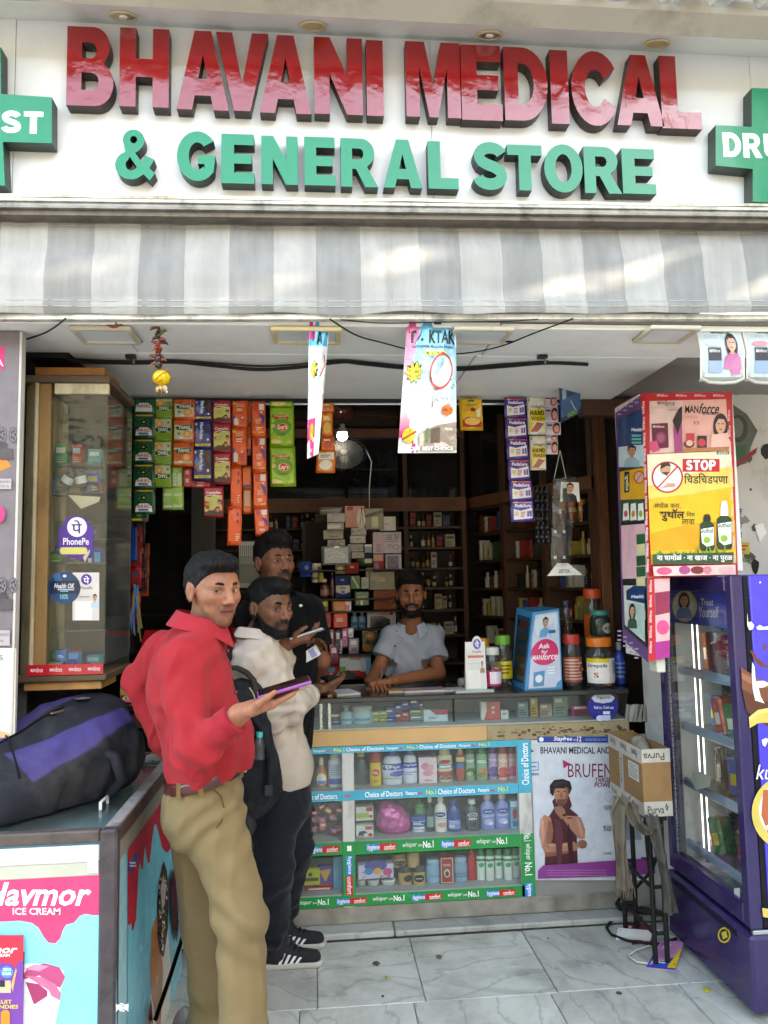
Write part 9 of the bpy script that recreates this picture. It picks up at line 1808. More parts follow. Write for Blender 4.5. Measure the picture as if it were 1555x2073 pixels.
for a,k in((aR,hR),(aL,hL)):
 q=SDF(.005);f2=nv((.95,-.2,0));b=np.array((a[0],a[1],0));q.cap(b+(0,0,.05)-f2*.05,b+(0,0,.03)+f2*.15,.045,.032,.03,(1,1,.95)).cap(b+(0,0,.05),b+(0,0,.12),.046,.05,.03)
 V,F=q.mesh(None,lambda X:.001-X[...,2]);soft('shoe',V,F,'gloss','#2a1c18',t)
# his phone
pc=wrR+nv(wrR-elR)*.02+HD*.112+HN*.030;dl=HD;nn=HN;nn=nv(nn-np.dot(nn,dl)*dl);sd_=np.cross(nn,dl)
M_=Matrix(((dl[0],sd_[0],nn[0],pc[0]),(dl[1],sd_[1],nn[1],pc[1]),(dl[2],sd_[2],nn[2],pc[2]),(0,0,0,1)))
pt_=thing('mobile_phone','dark phone in a purple pink case held by the man in red','phone',tuple(pc))
m=MB();m.box((-.072,-.036,-.006),(.072,.036,.003),'#8a3f86','gloss',.003,M_);mk('case',m,pt_)
m=MB();m.box((-.069,-.033,.0032),(.069,.033,.0048),'#0c0c10','gloss',.001,M_);mk('screen',m,pt_)
# ---------------------------------------------------------------- shared dressing for the other three men
def armcut(X,sh,el,f,r=.082):
 e=sh+(el-sh)*f;d=nv(el-sh);q=X-e;a=q@d
 return np.where((np.linalg.norm(q-a[...,None]*d,axis=-1)<r)&(a<.2),a,-1)
def ground_trousers(root,pel,legs,RA,col,mt,rw,seed,top,low=.05):
 S=SDF(.0065);S.cap(pel+(0,0,.06),pel-(0,0,.03),rw*1.12,rw*1.25,.04,(.9,1.12,1),RA)
 for h,k,a in legs:S.cap(h,k,rw*.92,rw*.66,.045).cap(k,a,rw*.66,rw*.50,.03)
 def f(X):
  g=sum(np.exp(-(np.linalg.norm(X-k,axis=-1)/.11)**2)for _,k,_ in legs);lo=sum(np.exp(-(np.linalg.norm(X-a,axis=-1)/.12)**2)for _,_,a in legs)
  return folds(.005,15,seed,(0,0,1))(X)+(g*.006+lo*.006)*np.sin(X[...,2]*85+4*vnoise(X,9,seed))
 V,F=S.mesh(f,lambda X:np.maximum(X[...,2]-top(X),low-X[...,2]));soft('trousers',V,F,mt,col,root);return S
def trunk(root,skin,heads,nb,ch,pel,RA,arms,legs,hands):
 T=SDF(.011);T.cap(nb-(0,0,.13),ch,.07,.10,.05,(.8,1.2,1),RA).cap(ch,pel,.10,.09,.05,(.85,1.15,1),RA).cap(nb-(0,0,.12),nb,.048,.048,.02)
 for a,b,c in legs:T.cap(a,b,.06,.045,.03).cap(b,c,.045,.03,.03)
 for a,b,c in arms:T.cap(a,b,.04,.034,.03).cap(b,c,.034,.026,.03)
 v,f=T.mesh();parts=heads+[(v,f,mixc(v,skin,[]))]
 for el,w,d,n,side,curl,th,s,far in hands:
  A=SDF(.0036);e0=el+(w-el)*far;A.cap(e0,w,.036 if far<.4 else.033,.026,.02);hand(A,w+nv(w-el)*.015,d,n,side,curl,th,s)
  v,f=A.mesh();parts.append((v,f,mixc(v,skin,[(.25*vnoise(v,120,2),'#2a1812')])))
 V,F,C=join_meshes(parts);soft('body',V,F,'skin',C,root)
def phone(name,lab,c,dl,nn,cc,L=.15,W=.072):
 dl=nv(dl);nn=np.array(nn,float);nn=nv(nn-np.dot(nn,dl)*dl);sd=np.cross(nn,dl)
 M=Matrix(((dl[0],sd[0],nn[0],c[0]),(dl[1],sd[1],nn[1],c[1]),(dl[2],sd[2],nn[2],c[2]),(0,0,0,1)))
 t=thing(name,lab,'phone',tuple(c));m=MB();m.box((-L/2,-W/2,-.005),(L/2,W/2,.003),cc,'gloss',.003,M);mk('case',m,t)
 m=MB();m.box((-L/2+.003,-W/2+.003,.0032),(L/2-.003,W/2-.003,.0045),'#101014','gloss',.001,M);mk('screen',m,t)
HB=[((-.018,0,.047),(.102,.081,.085)),((.035,0,.091),(.062,.062,.030)),((-.06,0,.0),(.047,.063,.06))]
# ---------------------------------------------------------------- bearded man in the pale shirt
t=thing('person','bearded man in pale beige shirt and dark jeans leaning on the counter','person',(-.15,3.3,0))
SK2='#6b442f'
F_=nv((.86,.5,0));L_v=np.cross((0,0,1),F_);RB=np.stack([F_,L_v,(0,0,1)],1);RA=RB.T
nb,hc=pt(520,1292,3.06),pt(546,1232,3.04);ch,pel=pt(528,1395,3.10),pt(566,1598,3.22)
shR,elR,wrR=pt(505,1338,2.98),pt(592,1432,3.05),pt(640,1396,3.36);shL,elL,wrL=pt(562,1330,3.24),pt(600,1390,3.42),pt(614,1342,3.34)
lg=[(pt(556,1625,3.17),pt(556,1755,3.16),pt(556,1905,3.31)),(pt(580,1625,3.30),pt(598,1715,3.36),pt(574,1880,3.47))]
lg[0][2][2]=.1;lg[1][2][2]=.14
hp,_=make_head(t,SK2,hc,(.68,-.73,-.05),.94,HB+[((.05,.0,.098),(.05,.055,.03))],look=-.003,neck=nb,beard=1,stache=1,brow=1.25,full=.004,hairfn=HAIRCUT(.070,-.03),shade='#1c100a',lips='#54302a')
trunk(t,SK2,hp,nb,ch,pel,RA,[(shR,elR,wrR),(shL,elL,wrL)],lg,[(elR,wrR,(.75,.55,.12),(-.1,-.1,1),-1,(.2,.2,.25,.3),(.5,.3),.95,.6),(elL,wrL,(.5,.1,.55),(.5,-.5,.1),1,(.55,.6,.6,.6),(.5,.5),.95,.6)])
S=SDF(.0065)
S.cap(nb-(0,0,.04),ch,.085,.124,.06,(.86,1.28,1),RA).cap(ch,pel+(0,0,.10),.124,.120,.07,(.92,1.15,1),RA).cap(pel+(0,0,.10),pel,.120,.118,.05,(.95,1.15,1),RA)
S.cap(nb-(0,0,.03),shR,.046,.057,.05).cap(nb-(0,0,.03),shL,.046,.056,.05).cap(shR,elR,.060,.050,.03).cap(elR,elR+(wrR-elR)*.62,.050,.045,.025).cap(shL,elL,.062,.052,.03).cap(elL,elL+(wrL-elL)*.5,.05,.046,.02)
cw,dw2=elR+(wrR-elR)*.64,nv(wrR-elR)
def sf(X):
 g=np.exp(-(np.linalg.norm(X-elR,axis=-1)/.12)**2);q=X@np.array([.5,.3,.8]);b=np.exp(-(np.linalg.norm(X-(ch+shR)/2,axis=-1)/.13)**2)
 return folds(.007,15,51,(.55,.3,.75))(X)+g*.010*np.sin((X@dw2)*80+4*vnoise(X,12,5))+b*.007*np.sin(q*80+3*vnoise(X,9,6))+.004*np.exp(-((X[...,2]-1.05)/.1)**2)*np.sin(X[...,2]*75+5*vnoise(X,7,7))
hem=lambda X:pel[2]+.005+.25*(X[...,0]-pel[0])-.012*np.cos((X[...,1]-pel[1])*14)
V,F=S.mesh(sf,lambda X:np.maximum(np.maximum(hem(X)-X[...,2],neckcut(X,nb)),np.where(np.linalg.norm(X-cw,axis=-1)<.14,(X-cw)@dw2,-1)));soft('shirt',V,F,'cloth','#b3a496',t)
c0=SDF(.004);c0.cap(cw-dw2*.035,cw+dw2*.012,.051,.049,.005);V,F=c0.mesh(lambda X:.003*vnoise(X,30,2),lambda X:np.maximum((X-cw)@dw2-.008,-((X-cw)@dw2+.03)));soft('rolled_cuff',V,F,'cloth','#bdb0a4',t)
collar(t,nb+(0,0,.006),RB,.070,'#b6a79a',.044,gap=.9,tiltf=.25,flare=1.35)
collar(t,nb+(0,0,.016),RB,.066,'#8d82a0',.034,gap=.9,tiltf=.25,flare=1.12,name='inner_collar')
ground_trousers(t,pel,lg,RA,'#14161f','denim',.108,61,lambda X:pel[2]+.07,.075)
for(a,ank)in((np.array((-.165,3.315,0)),lg[0][2]),(np.array((-.15,3.475,.0)),lg[1][2])):
 f2=nv((1,-.08,0));z0=a[2]
 q=SDF(.0045);q.cap(a+(0,0,.05)-f2*.045,a+(0,0,.034)+f2*.145,.040,.029,.03,(1,1,.95)).cap(a+(0,0,.05),a+(0,0,.085),.042,.046,.03)
 V,F=q.mesh(None,lambda X:np.maximum(z0+.018-X[...,2],X[...,2]-z0-.1));sh_=soft('shoe',V,F,'cloth','#2b2a2c',t)
 q=SDF(.0045);q.cap(a+(0,0,.02)-f2*.05,a+(0,0,.02)+f2*.15,.044,.034,.02);V,F=q.mesh(None,lambda X:np.maximum(z0+.001-X[...,2],X[...,2]-z0-.024));soft('sole',V,F,'rubber','#b9b4ab',sh_)
 m=MB();sd=np.cross((0,0,1),f2)
 for k in range(4):
  b=a+f2*(.005+.022*k);o_=-sd*(.0445-.0022*k)
  P=[Vector(b+o_+(0,0,.027)),Vector(b+o_+f2*.012+(0,0,.027)),Vector(b+o_*.82+f2*.03+(0,0,.066-.006*k)),Vector(b+o_*.82+f2*.018+(0,0,.066-.006*k))]
  m.add([p-Vector(sd)*.003 for p in P],[(0,1,2,3)],'#d5d3cd','rubber')
 mk('stripes',m,sh_)
 m=MB()
 for k in range(5):c=a+f2*(.045+.02*k);m.tube([Vector(c-sd*.02+(0,0,.078-.007*k)),Vector(c+f2*.01+(0,0,.086-.008*k)),Vector(c+sd*.02+(0,0,.078-.007*k))],.0035,'#151515','cloth',5)
 mk('laces',m,sh_)
phone('mobile_phone','black phone in the hand of the bearded man at the counter',wrR+np.array((.10,.09,.042)),(.85,.45,.12),(-.1,-.3,1),'#16161a')
tb=thing('medicine_carton','white medicine carton held in the raised hand of the bearded man','carton',tuple(pt(618,1330,3.30)))
c=pt(618,1330,3.30);M=Matrix.Translation(Vector(c))@Matrix.Rotation(-.5,4,'Y')@Matrix.Rotation(-.25,4,'Z')
m=MB();m.box((-.062,-.016,-.022),(.062,.016,.022),'#d9dade','card',.001,M);m.box((.028,-.0164,-.018),(.054,-.0162,.018),'#8f93c4','print',0,M);m.box((-.05,-.0164,-.004),(-.01,-.0162,.0),'#77777c','print',0,M);mk('box',m,tb)
# black backpack hung on his back
bp=thing('backpack','black backpack with top handle and side water bottle on the bearded man','backpack',tuple(pt(500,1660,2.98)))
b0,b1=pt(492,1420,2.95),pt(518,1590,2.99)
S=SDF(.006);S.cap(b0,b1,.075,.095,.04,(1.05,.95,1),RA).ell(b0+(.005,0,.0),(.085,.07,.075),.03,RA).ell(b1+(-.01,-.03,.0),(.06,.07,.11),.03,RA)
V,F=S.mesh(lambda X:folds(.006,14,71)(X));soft('bag',V,F,'canvas','#111318',bp)
m=MB();m.tube([Vector(pt(x,y,2.90))for x,y in((462,1352),(480,1352),(500,1362),(514,1378),(519,1402),(516,1420))],[.008,.010,.011,.011,.010,.008],'#2a2422','canvas',7);mk('handle',m,bp)
m=MB();m.tube([Vector(pt(x,y,2.89))for x,y in((505,1392),(512,1402),(516,1414),(518,1425))],.003,'#b9b6b0','metal',6);mk('zip_pull',m,bp)
m=MB();m.tube([Vector(pt(x,y,2.885))for x,y in((505,1440),(535,1480),(550,1540),(545,1585),(552,1600))],[.013,.015,.015,.012,.008],'#16181d','canvas',6);mk('strap',m,bp)
m=MB();m.box(tuple(pt(535,1612,2.87)),tuple(pt(552,1588,2.885)),'#23252b','plastic',.003);mk('buckle',m,bp)
m=MB();m.tube([Vector(pt(x,y,2.96))for x,y in((505,1650),(512,1672),(510,1690))],[.02,.016,.005],'#15171c','canvas',6);m.tube([Vector(pt(x,y,2.93))for x,y in((496,1600),(502,1645),(505,1680),(500,1710))],[.02,.02,.016,.01],'#14161b','canvas',6);mk('hanging_strap',m,bp,kind='stuff')
wb=thing('water_bottle','clear water bottle with teal cap in the side pocket of the backpack','bottle',tuple(pt(526,1536,2.87)))
m=MB();a=pt(526,1536,2.87);m.lathe([(.02,0),(.021,.01),(.019,.03),(.021,.045),(.019,.06),(.012,.075)],a,'#9fb3ba','clear_plastic',12);mk('bottle',m,wb)
m=MB();m.lathe([(.012,.076),(.012,.094)],a,'#2fa9a0','plastic',12);mk('cap',m,wb)
# ---------------------------------------------------------------- man in the black shirt
t=thing('person','tall man in black short sleeved shirt with wrist watch behind the bearded man','person',(-.1,3.36,0))
SK3='#7b4d37'
F_=nv((.55,-.83,0));L_v=np.cross((0,0,1),F_);RB=np.stack([F_,L_v,(0,0,1)],1);RA=RB.T
nb,hc=pt(562,1215,3.38),pt(556,1140,3.36);ch,pel=pt(573,1310,3.38),pt(562,1500,3.38)
shL,elL,wrL=pt(626,1240,3.44),pt(652,1338,3.44),pt(645,1382,3.56);shR,elR,wrR=pt(516,1245,3.30),pt(535,1340,3.22),pt(580,1306,3.20)
lg=[(pt(548,1530,3.34),pt(550,1700,3.36),pt(545,1860,3.42)),(pt(572,1530,3.42),pt(574,1690,3.42),pt(566,1850,3.44))]
for q in lg:q[2][2]=.12
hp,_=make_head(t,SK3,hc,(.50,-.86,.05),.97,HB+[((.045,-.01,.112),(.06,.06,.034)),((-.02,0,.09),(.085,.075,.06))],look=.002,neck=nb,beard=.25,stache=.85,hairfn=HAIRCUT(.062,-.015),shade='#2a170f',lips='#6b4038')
trunk(t,SK3,hp,nb,ch,pel,RA,[(shR,elR,wrR),(shL,elL,wrL)],lg,[(elL,wrL,(.2,.6,-.45),(.1,.3,-1),1,(.2,.25,.3,.3),(.2,.1),.95,0),(elR,wrR,(.85,-.1,.2),(0,.2,1),-1,(.3,.3,.35,.4),(.6,.3),.95,0)])
S=SDF(.0065);S.cap(nb-(0,0,.04),ch,.09,.138,.06,(.84,1.3,1),RA).cap(ch,pel,.138,.135,.07,(.9,1.16,1),RA).cap(nb-(0,0,.03),shR,.05,.066,.05).cap(nb-(0,0,.03),shL,.05,.066,.05)
S.cap(shR,elR,.066,.06,.03).cap(shL,elL,.066,.060,.03)
V,F=S.mesh(folds(.006,14,81),lambda X:np.maximum(np.maximum(np.maximum(neckcut(X,nb),pel[2]-.05-X[...,2]),armcut(X,shL,elL,.72)),armcut(X,shR,elR,.72)));soft('shirt',V,F,'cloth','#0b0b0d',t)
collar(t,nb+(0,0,.004),RB,.07,'#17171a',.04,gap=.8,tiltf=.3)
m=MB();c=pt(609,1226,3.2);m.ball(tuple(c),(.008,.002,.006),'#c9c6be','matte',8,5);mk('chest_badge',m,t)
ground_trousers(t,pel,lg,RA,'#101218','denim',.092,91,lambda X:pel[2]+.05,.1)
for q in lg:
 k=SDF(.006);b=np.array((q[2][0],q[2][1],.029 if q[2][1]>3.49 else 0));k.cap(b+(0,0,.045),b+(.06,-.10,.032),.042,.034,.03);V,F=k.mesh(None,lambda X:b[2]+.001-X[...,2]);soft('shoe',V,F,'gloss','#121212',t)
w_=wrL+(elL-wrL)*.14;ax=nv(elL-wrL);m=MB();m.lathe([(.031,-.011),(.0325,-.009),(.0325,.009),(.031,.011)],w_,'#1c1c1e','rubber',18,axis=ax,cap=False);wt=mk('watch_strap',m,t)
m=MB();fc=Vector(w_)+Vector((.35,-.85,.35)).normalized()*.031;nrm=Vector((.35,-.85,.35));m.lathe([(.02,0),(.02,.007),(.016,.0085)],fc,'#a9aaa8','metal',20,axis=nrm);m.lathe([(.0155,.0087),(.001,.0089)],fc,'#20242a','gloss',16,axis=nrm);mk('watch_dial',m,wt)
phone('mobile_phone','slim silver phone in the hand of the man in black',wrR+np.array((.085,-.02,.045)),(.9,-.1,.28),(-.25,.15,1),'#b9bcc0',.14,.07)
# ---------------------------------------------------------------- shopkeeper
t=thing('person','bearded shopkeeper in light grey short sleeved shirt leaning behind the counter','person',(.5,4.2,.04))
SK4='#8a5539'
F_=nv((-.12,-1,0));L_v=np.cross((0,0,1),F_);RB=np.stack([F_,L_v,(0,0,1)],1);RA=RB.T
nb,hc=pt(832,1272,4.13),pt(832,1205,4.06);ch,pel=pt(832,1330,4.16),pt(836,1470,4.24)
shL,elL,wrL=pt(876,1286,4.13),pt(888,1370,4.02),pt(796,1377,3.84);shR,elR,wrR=pt(792,1288,4.12),pt(764,1358,4.06),pt(752,1372,3.88)
lg=[(pt(815,1500,4.24),pt(812,1640,4.2),pt(810,1760,4.26)),(pt(858,1500,4.24),pt(860,1640,4.2),pt(862,1760,4.26))]
hp,_=make_head(t,SK4,hc,(-.10,-1,-.02),.95,HB+[((.0,0,.105),(.08,.062,.045))],neck=nb+(0,-.02,0),beard=.95,stache=1,brow=1.25,hairfn=HAIRCUT(.072,-.03),shade='#2e170d',lips='#7c4a40')
elL[2]=max(elL[2],1.075);wrL[2]=1.062;wrR[2]=1.066
trunk(t,SK4,hp,nb,ch,pel,RA,[(shR,elR,wrR),(shL,elL,wrL)],lg,[(elL,wrL,(-.96,-.25,-.05),(.1,-.1,-1),1,(.25,.3,.35,.4),(.3,.2),.95,0),(elR,wrR,(.25,-.9,-.05),(.2,0,-1),-1,(.3,.35,.4,.4),(.3,.3),.95,0)])
S=SDF(.0065);S.cap(nb-(0,0,.05),ch,.075,.115,.06,(.84,1.3,1),RA).cap(ch,pel,.115,.118,.07,(.9,1.22,1),RA).cap(nb-(0,0,.04),shR,.04,.052,.04).cap(nb-(0,0,.04),shL,.04,.053,.04).cap(shR,elR,.053,.056,.03).cap(shL,elL,.054,.060,.03)
def kf(X):
 q=X@np.array([.75,.1,.65]);return folds(.006,15,101,(.6,.1,.75))(X)+.006*np.exp(-(np.linalg.norm(X-(shL+ch)/2,axis=-1)/.16)**2)*np.sin(q*95+3*vnoise(X,8,3))
V,F=S.mesh(kf,lambda X:np.maximum(np.maximum(np.maximum(neckcut(X,nb),pel[2]-.05-X[...,2]),armcut(X,shL,elL,.66)),armcut(X,shR,elR,.62)));soft('shirt',V,F,'cloth','#8f9299',t)
collar(t,nb+(0,-.008,.008),RB,.066,'#979ba5',.046,gap=.9,tiltf=.3,flare=1.45)
m=MB()
for k in range(4):
 p=pt(803-k*3.5,1279+k*29,3.98+.0*k);S_=S;o=np.array((0,0,H_CAM));d=nv(p-o)
 for i in range(120):
  q=o+d*(3.8+i*.004)
  if min(S.dist(pp,q[None])[0]for pp in S.p)<.013:break
 m.ball(tuple(q),(.0055,.004,.0055),'#17171a','gloss',8,5)
mk('buttons',m,t,kind='stuff')
ground_trousers(t,pel,lg,RA,'#20222a','denim',.1,111,lambda X:pel[2]+.05,.1)
# ================================================================ CARTON ON ITS STAND, CLOTHS, LITTER
st=thing('metal_stool','dark metal stool under the cardboard carton','stool',(1.40,3.32,.002))
bx0,bx1,by0,by1,bz0,bz1=1.315,1.435,3.10,3.46,.585,.852
for x,y in((bx0+.03,by0+.03),(bx1-.04,by0+.03),(bx0+.03,by1-.03),(bx1-.04,by1-.03)):m=MB();m.tube([(x,y,.002),(x,y,bz0-.02)],.011,'#1d1b1a','worn_metal',8);mk('leg',m,st)
for z in(.12,.30):
 for(a,b)in(((bx0+.03,by0+.03),(bx1-.04,by0+.03)),((bx0+.03,by1-.03),(bx1-.04,by1-.03)),((bx0+.03,by0+.03),(bx0+.03,by1-.03))):m=MB();m.tube([(*a,z),(*b,z)],.008,'#1d1b1a','worn_metal',6);mk('stretcher',m,st)
m=MB();m.box((bx0+.01,by0+.01,bz0-.02),(bx1-.02,by1-.01,bz0-.001),'#2a2624','worn_metal',.003);mk('seat',m,st)
cb=thing('cardboard_carton','open brown cardboard carton with white tape bands lettered Purva','carton',((bx0+bx1)/2,3.28,bz0))
KC='#94714a';m=MB();w=.005
m.box((bx0,by0,bz0),(bx1,by0+w,bz1),KC,'card');m.box((bx0,by1-w,bz0),(bx1,by1,bz1+.006),KC,'card');m.box((bx0,by0+w,bz0),(bx0+w,by1-w,bz1),KC,'card');m.box((bx1-w,by0+w,bz0),(bx1,by1-w,bz1),KC,'card');m.box((bx0+w,by0+w,bz0),(bx1-w,by1-w,bz0+w),KC,'card');mk('box_walls',m,cb)
m=MB();A=Art(m,front(bx0,bz0,bx1-bx0,bz1-bz0,by0));A.rect(0,0,1,.20,'#b9b2a6');A.rect(0,.78,1,1,'#b9b2a6');A.text('Purva',.06,.06,.8,.17,'#4a4238',1,0,180);A.text('Purva',.12,.84,.7,.96,'#4a4238',1);A.poly([(.72,.88),(.8,.8),(.82,.86)],'#3a4a34');A.poly([(.74,.9),(.88,.84),(.8,.92)],'#3a4a34');A.rect(.72,.2,.725,.78,'#7a5c3a');mk('tape_band',m,cb)
m=MB();A=Art(m,plane((bx0,by1,bz0),(0,-1,0),(0,0,1),by1-by0,bz1-bz0));A.rect(0,0,1,.22,'#b5aea2');A.rect(0,.80,1,1,'#b5aea2');A.rect(.34,.22,.46,.80,'#b0a99d')
for k in range(3):A.text('Purva',.08+k*.32,.05,.24+k*.32,.16,'#55493c',1,0,180);A.text('Purva',.06+k*.32,.85,.22+k*.32,.96,'#55493c',1)
A.text('Purva',.37,.3,.43,.7,'#55493c',1,0,90);A.rect(.62,.26,.92,.52,'#c2bdb4');A.lines(.65,.29,.9,.5,5,'#8a857c');mk('tape_band',m,cb)
m=MB();fl_=[(bx0,by0,bz1),(bx1,by0,bz1),(bx1-.01,by0+.07,bz1-.05),(bx0+.02,by0+.07,bz1-.05)];m.add(fl_+[(x,y,z-.003)for x,y,z in fl_],[(0,1,2,3),(7,6,5,4)],'#8a6a46','card');mk('flap',m,cb)
S=SDF(.006);S.ell((1.39,3.30,.815),(.036,.08,.045),.02);V,F=S.mesh(lambda X:.01*vnoise(X,30,4));tag(soft('packing_paper',V,F,'card','#8f8578'),'crumpled packing paper inside the cardboard carton','paper')
def cloth_strip(lab,pts,W,col,nm='rag',fringe=True,Y=3.06,th=.012):
 m=MB();P=[at(x,y,Y=Y+dy)for x,y,dy in pts];n=len(P)-1
 def fn(u,v):
  t_=v*n;i=min(int(t_),n-1);f_=t_-i;p=P[i]*(1-f_)+P[i+1]*f_
  return p+Vector(((u-.5)*W*(1+.15*math.sin(v*7)),-.02*math.sin(u*9+v*4)*.6+.008*mnoise.noise(Vector((u*6,v*9,3))),.004*math.sin(u*14)))
 m.grid(lambda u,v:fn(u,1-v),12,30,col,'canvas');m.grid(lambda u,v:fn(1-u,1-v)+Vector((0,.004,0)),12,30,col,'canvas')
 if fringe:
  for k in range(18):p=fn(k/17,1);m.tube([p,p+Vector((.004*math.sin(k*3),0,-.02-.02*((k*7)%5)/5))],.002,col,'canvas',4)
 return solo(nm,m,lab,'cloth')
cloth_strip('long fringed dirty cream cloth hanging from the stool',[(1262,1612,.0),(1252,1640,-.02),(1256,1700,-.02),(1260,1760,-.02),(1266,1800,-.02)],.062,'#5d5548')
cloth_strip('folded cloth looped below the carton',[(1268,1622,-.01),(1290,1668,-.03),(1312,1690,-.02),(1330,1672,.0)],.05,'#575044','folded_rag',False)
cloth_strip('grey knotted cloth strip hanging beside the fridge',[(1318,1650,.0),(1328,1690,-.01),(1340,1740,.0),(1352,1800,.02),(1360,1850,.02)],.05,'#4c4943','rag',False)
def floor_cable(lab,px,r=.007):P=[at(x,y,Z=z)for x,y,z in px];m=MB();m.tube(P,r,'#141414','rubber',7);return solo('black_cable',m,lab,'cable')
floor_cable('black cable curving down beside the stool',[(1340,1690,.5),(1336,1720,.42),(1318,1765,.3),(1290,1795,.2),(1262,1808,.14),(1248,1830,.06),(1262,1850,.01)])
floor_cable('black cable looped on the marble floor under the stool',[(1300,1858,.02),(1262,1862,.012),(1236,1866,.010),(1228,1878,.010),(1238,1892,.010),(1270,1904,.010),(1330,1912,.010),(1370,1900,.012)],.006)
m=MB();[m.tube([at(x,y,Z=.02+.015*k)for x,y in((1250,1822+k*4),(1290,1838+k*3),(1345,1850))],.014-.002*k,'#1b1a19' if k%2 else '#3a3733','rubber',6)for k in range(4)];solo('hose_coil',m,'dusty dark hoses coiled under the stool','hose')
m=MB();a=at(1336,1580,Y=3.36);m.tube([(1.42,3.42,.75),(1.44,3.40,.62),(1.43,3.36,.4),(1.45,3.38,.2)],.008,'#1a1a1a','rubber',7);solo('hanging_cable',m,'thick black cable hanging behind the carton','cable')
# packets and other litter on the floor
def floor_card(lab,q,col,art,nm,h=.012):
 P=[at(x,y,Z=z)for(x,y),z in zip(q,(h,h*1.6,.003,.003))];f=quadface(*P);m=MB();m.add([f(0,0,0),f(1,0,0),f(1,1,0),f(0,1,0),f(0,0,-.002),f(1,0,-.002),f(1,1,-.002),f(0,1,-.002)],[(3,2,1,0),(4,5,6,7),(0,1,5,4),(1,2,6,5),(2,3,7,6),(3,0,4,7)],col,'gloss');A=Art(m,f,'gloss')
 for c in art:getattr(A,c[0])(*c[1:])
 return solo(nm,m,lab,'packet')
floor_card('pink, blue and yellow packet lying on the floor by the fridge',[(1338,1905),(1386,1905),(1366,1964),(1308,1958)],'#c987b4',[('rect',0,.55,1,1,'#2447a0'),('rect',.68,.3,1,.95,'#d8b82a'),('text','S no.1',.72,.4,.96,.85,'#4a3a10',1,0,-90),('ell',.4,.25,.2,.14,'#dfb5cf'),('lines',.1,.08,.6,.2,2,'#7a3f6a'),('rect',.1,.65,.3,.85,'#c9cfe4'),('lines',.36,.7,.62,.85,2,'#e4e0c0')],'floor_packet',.02)
floor_card('white instruction slip on a red patterned packet on the floor',[(1252,1878),(1322,1884),(1316,1906),(1246,1902)],'#c9c6c2',[('lines',.05,.1,.95,.9,8,'#8a8784')],'paper_slip',.03)
floor_card('dark red and teal patterned packet beneath the white slip',[(1262,1868),(1320,1872),(1326,1906),(1280,1912)],'#7a2430',[('poly',[(.1,.1),(.4,.2),(.2,.5)],'#d0c0c4'),('poly',[(.5,.1),(.8,.3),(.6,.5)],'#3f8a84'),('rect',.4,.8,.7,.95,'#c9a22a')],'floor_packet',.014)
for lab,px in(('white ribbon trailing from the packets to the fridge',[(1320,1886),(1325,1880),(1345,1890),(1375,1902)]),('white ribbon curling left of the blue packet',[(1316,1914),(1285,1925),(1272,1935),(1290,1948),(1310,1950)])):m=MB();m.tube([at(x,y,Z=.010)for x,y in px],.0035,'#c9c6c2','cloth',5);solo('white_ribbon',m,lab,'ribbon')
for k,(px,py,c,lab,s_)in enumerate(((1430,2004,'#b8ac1c','yellow petal on the floor near the fridge foot',.016),(782,1977,'#b5ae20','yellow petal on the floor, left of centre',.008),(1253,2010,'#4a4038','dark dried leaf scrap on the marble joint',.012),(890,1937,'#6a665f','grey leaf smear on the marble slab',.016),(1110,1900,'#4a4640','small dark scrap near the back of the floor',.006),(832,1934,'#b9b5ae','thin pale paper sliver on the floor',.014),(762,1950,'#55514b','dark grey stain like scrap on the left marble slab',.018),(775,2016,'#2f2c2a','tiny black twig on the front marble slab',.008))):
 a=at(px,py,Z=.003);m=MB();r=random.Random(k);n=9;P=[(a.x+s_*r.uniform(.6,1.1)*math.cos(t_),a.y+s_*r.uniform(.7,1.4)*math.sin(t_),.0022+.002*r.random())for t_ in[2*math.pi*i/n for i in range(n)]];m.add([(a.x,a.y,.006)]+P,[(0,i+1,(i+1)%n+1)for i in range(n)],c,'matte');solo('petal' if 'petal' in lab else 'floor_scrap',m,lab,'petal' if 'petal' in lab else 'scrap')
# leaning dark rod and grey bag by the freezer
m=MB();m.tube([at(378,1870,X=-.50),at(345,1975,X=-.515),at(315,2063,X=-.53)],.008,'#1a1716','metal',8);solo('dark_rod',m,'dark metal rod leaning against the freezer side behind the man','rod')
S=SDF(.007);c=at(375,2050,Y=2.75);c.z=.05;S.ell(c,(.04,.07,.055),.02).ell(c+Vector((-.01,.05,.02)),(.035,.05,.05),.02);V,F=S.mesh(lambda X:.009*vnoise(X,30,6));V[:,2]=np.maximum(V[:,2],.002);tag(soft('grey_bag',V,F,'foil','#8f9092'),'crumpled grey plastic bag on the floor by the freezer','bag')
# ================================================================ BACKPACK ON THE FREEZER
bk=thing('backpack','bulky black and purple backpack lying on the freezer top','backpack',(-1.0,2.6,FZ))
LZ=FZ-.002
c0=at(150,1530,Y=2.62);S=SDF(.0055);RK=frame_of((.60,.66,.30),(-.22,-.62,.78)).T
ce=np.array((-.86,2.55,LZ+.125))
S.rbox(ce-RK[2]*.045,(.22,.13,.03),.05,.05,RK).ell(ce+RK[2]*.03,(.245,.185,.06),.05,RK).ell(ce+(0,.06,-.06),(.22,.14,.09),.06).ell(ce+RK[0]*.15+RK[2]*.045,(.15,.16,.045),.04,RK).ell(ce-RK[0]*.15,(.15,.18,.085),.05,RK).rbox(ce+RK[0]*.08-(0,0,.07),(.14,.11,.03),.05,.05,RK)
def bfold(X):return folds(.006,9,121)(X)+.004*np.sin(((X-ce)@RK[0])*60+3*vnoise(X,7,2))*np.exp(-((X[...,2]-LZ-.05)/.05)**2)
V,F=S.mesh(bfold);V[:,2]=np.maximum(V[:,2],LZ+.0005)
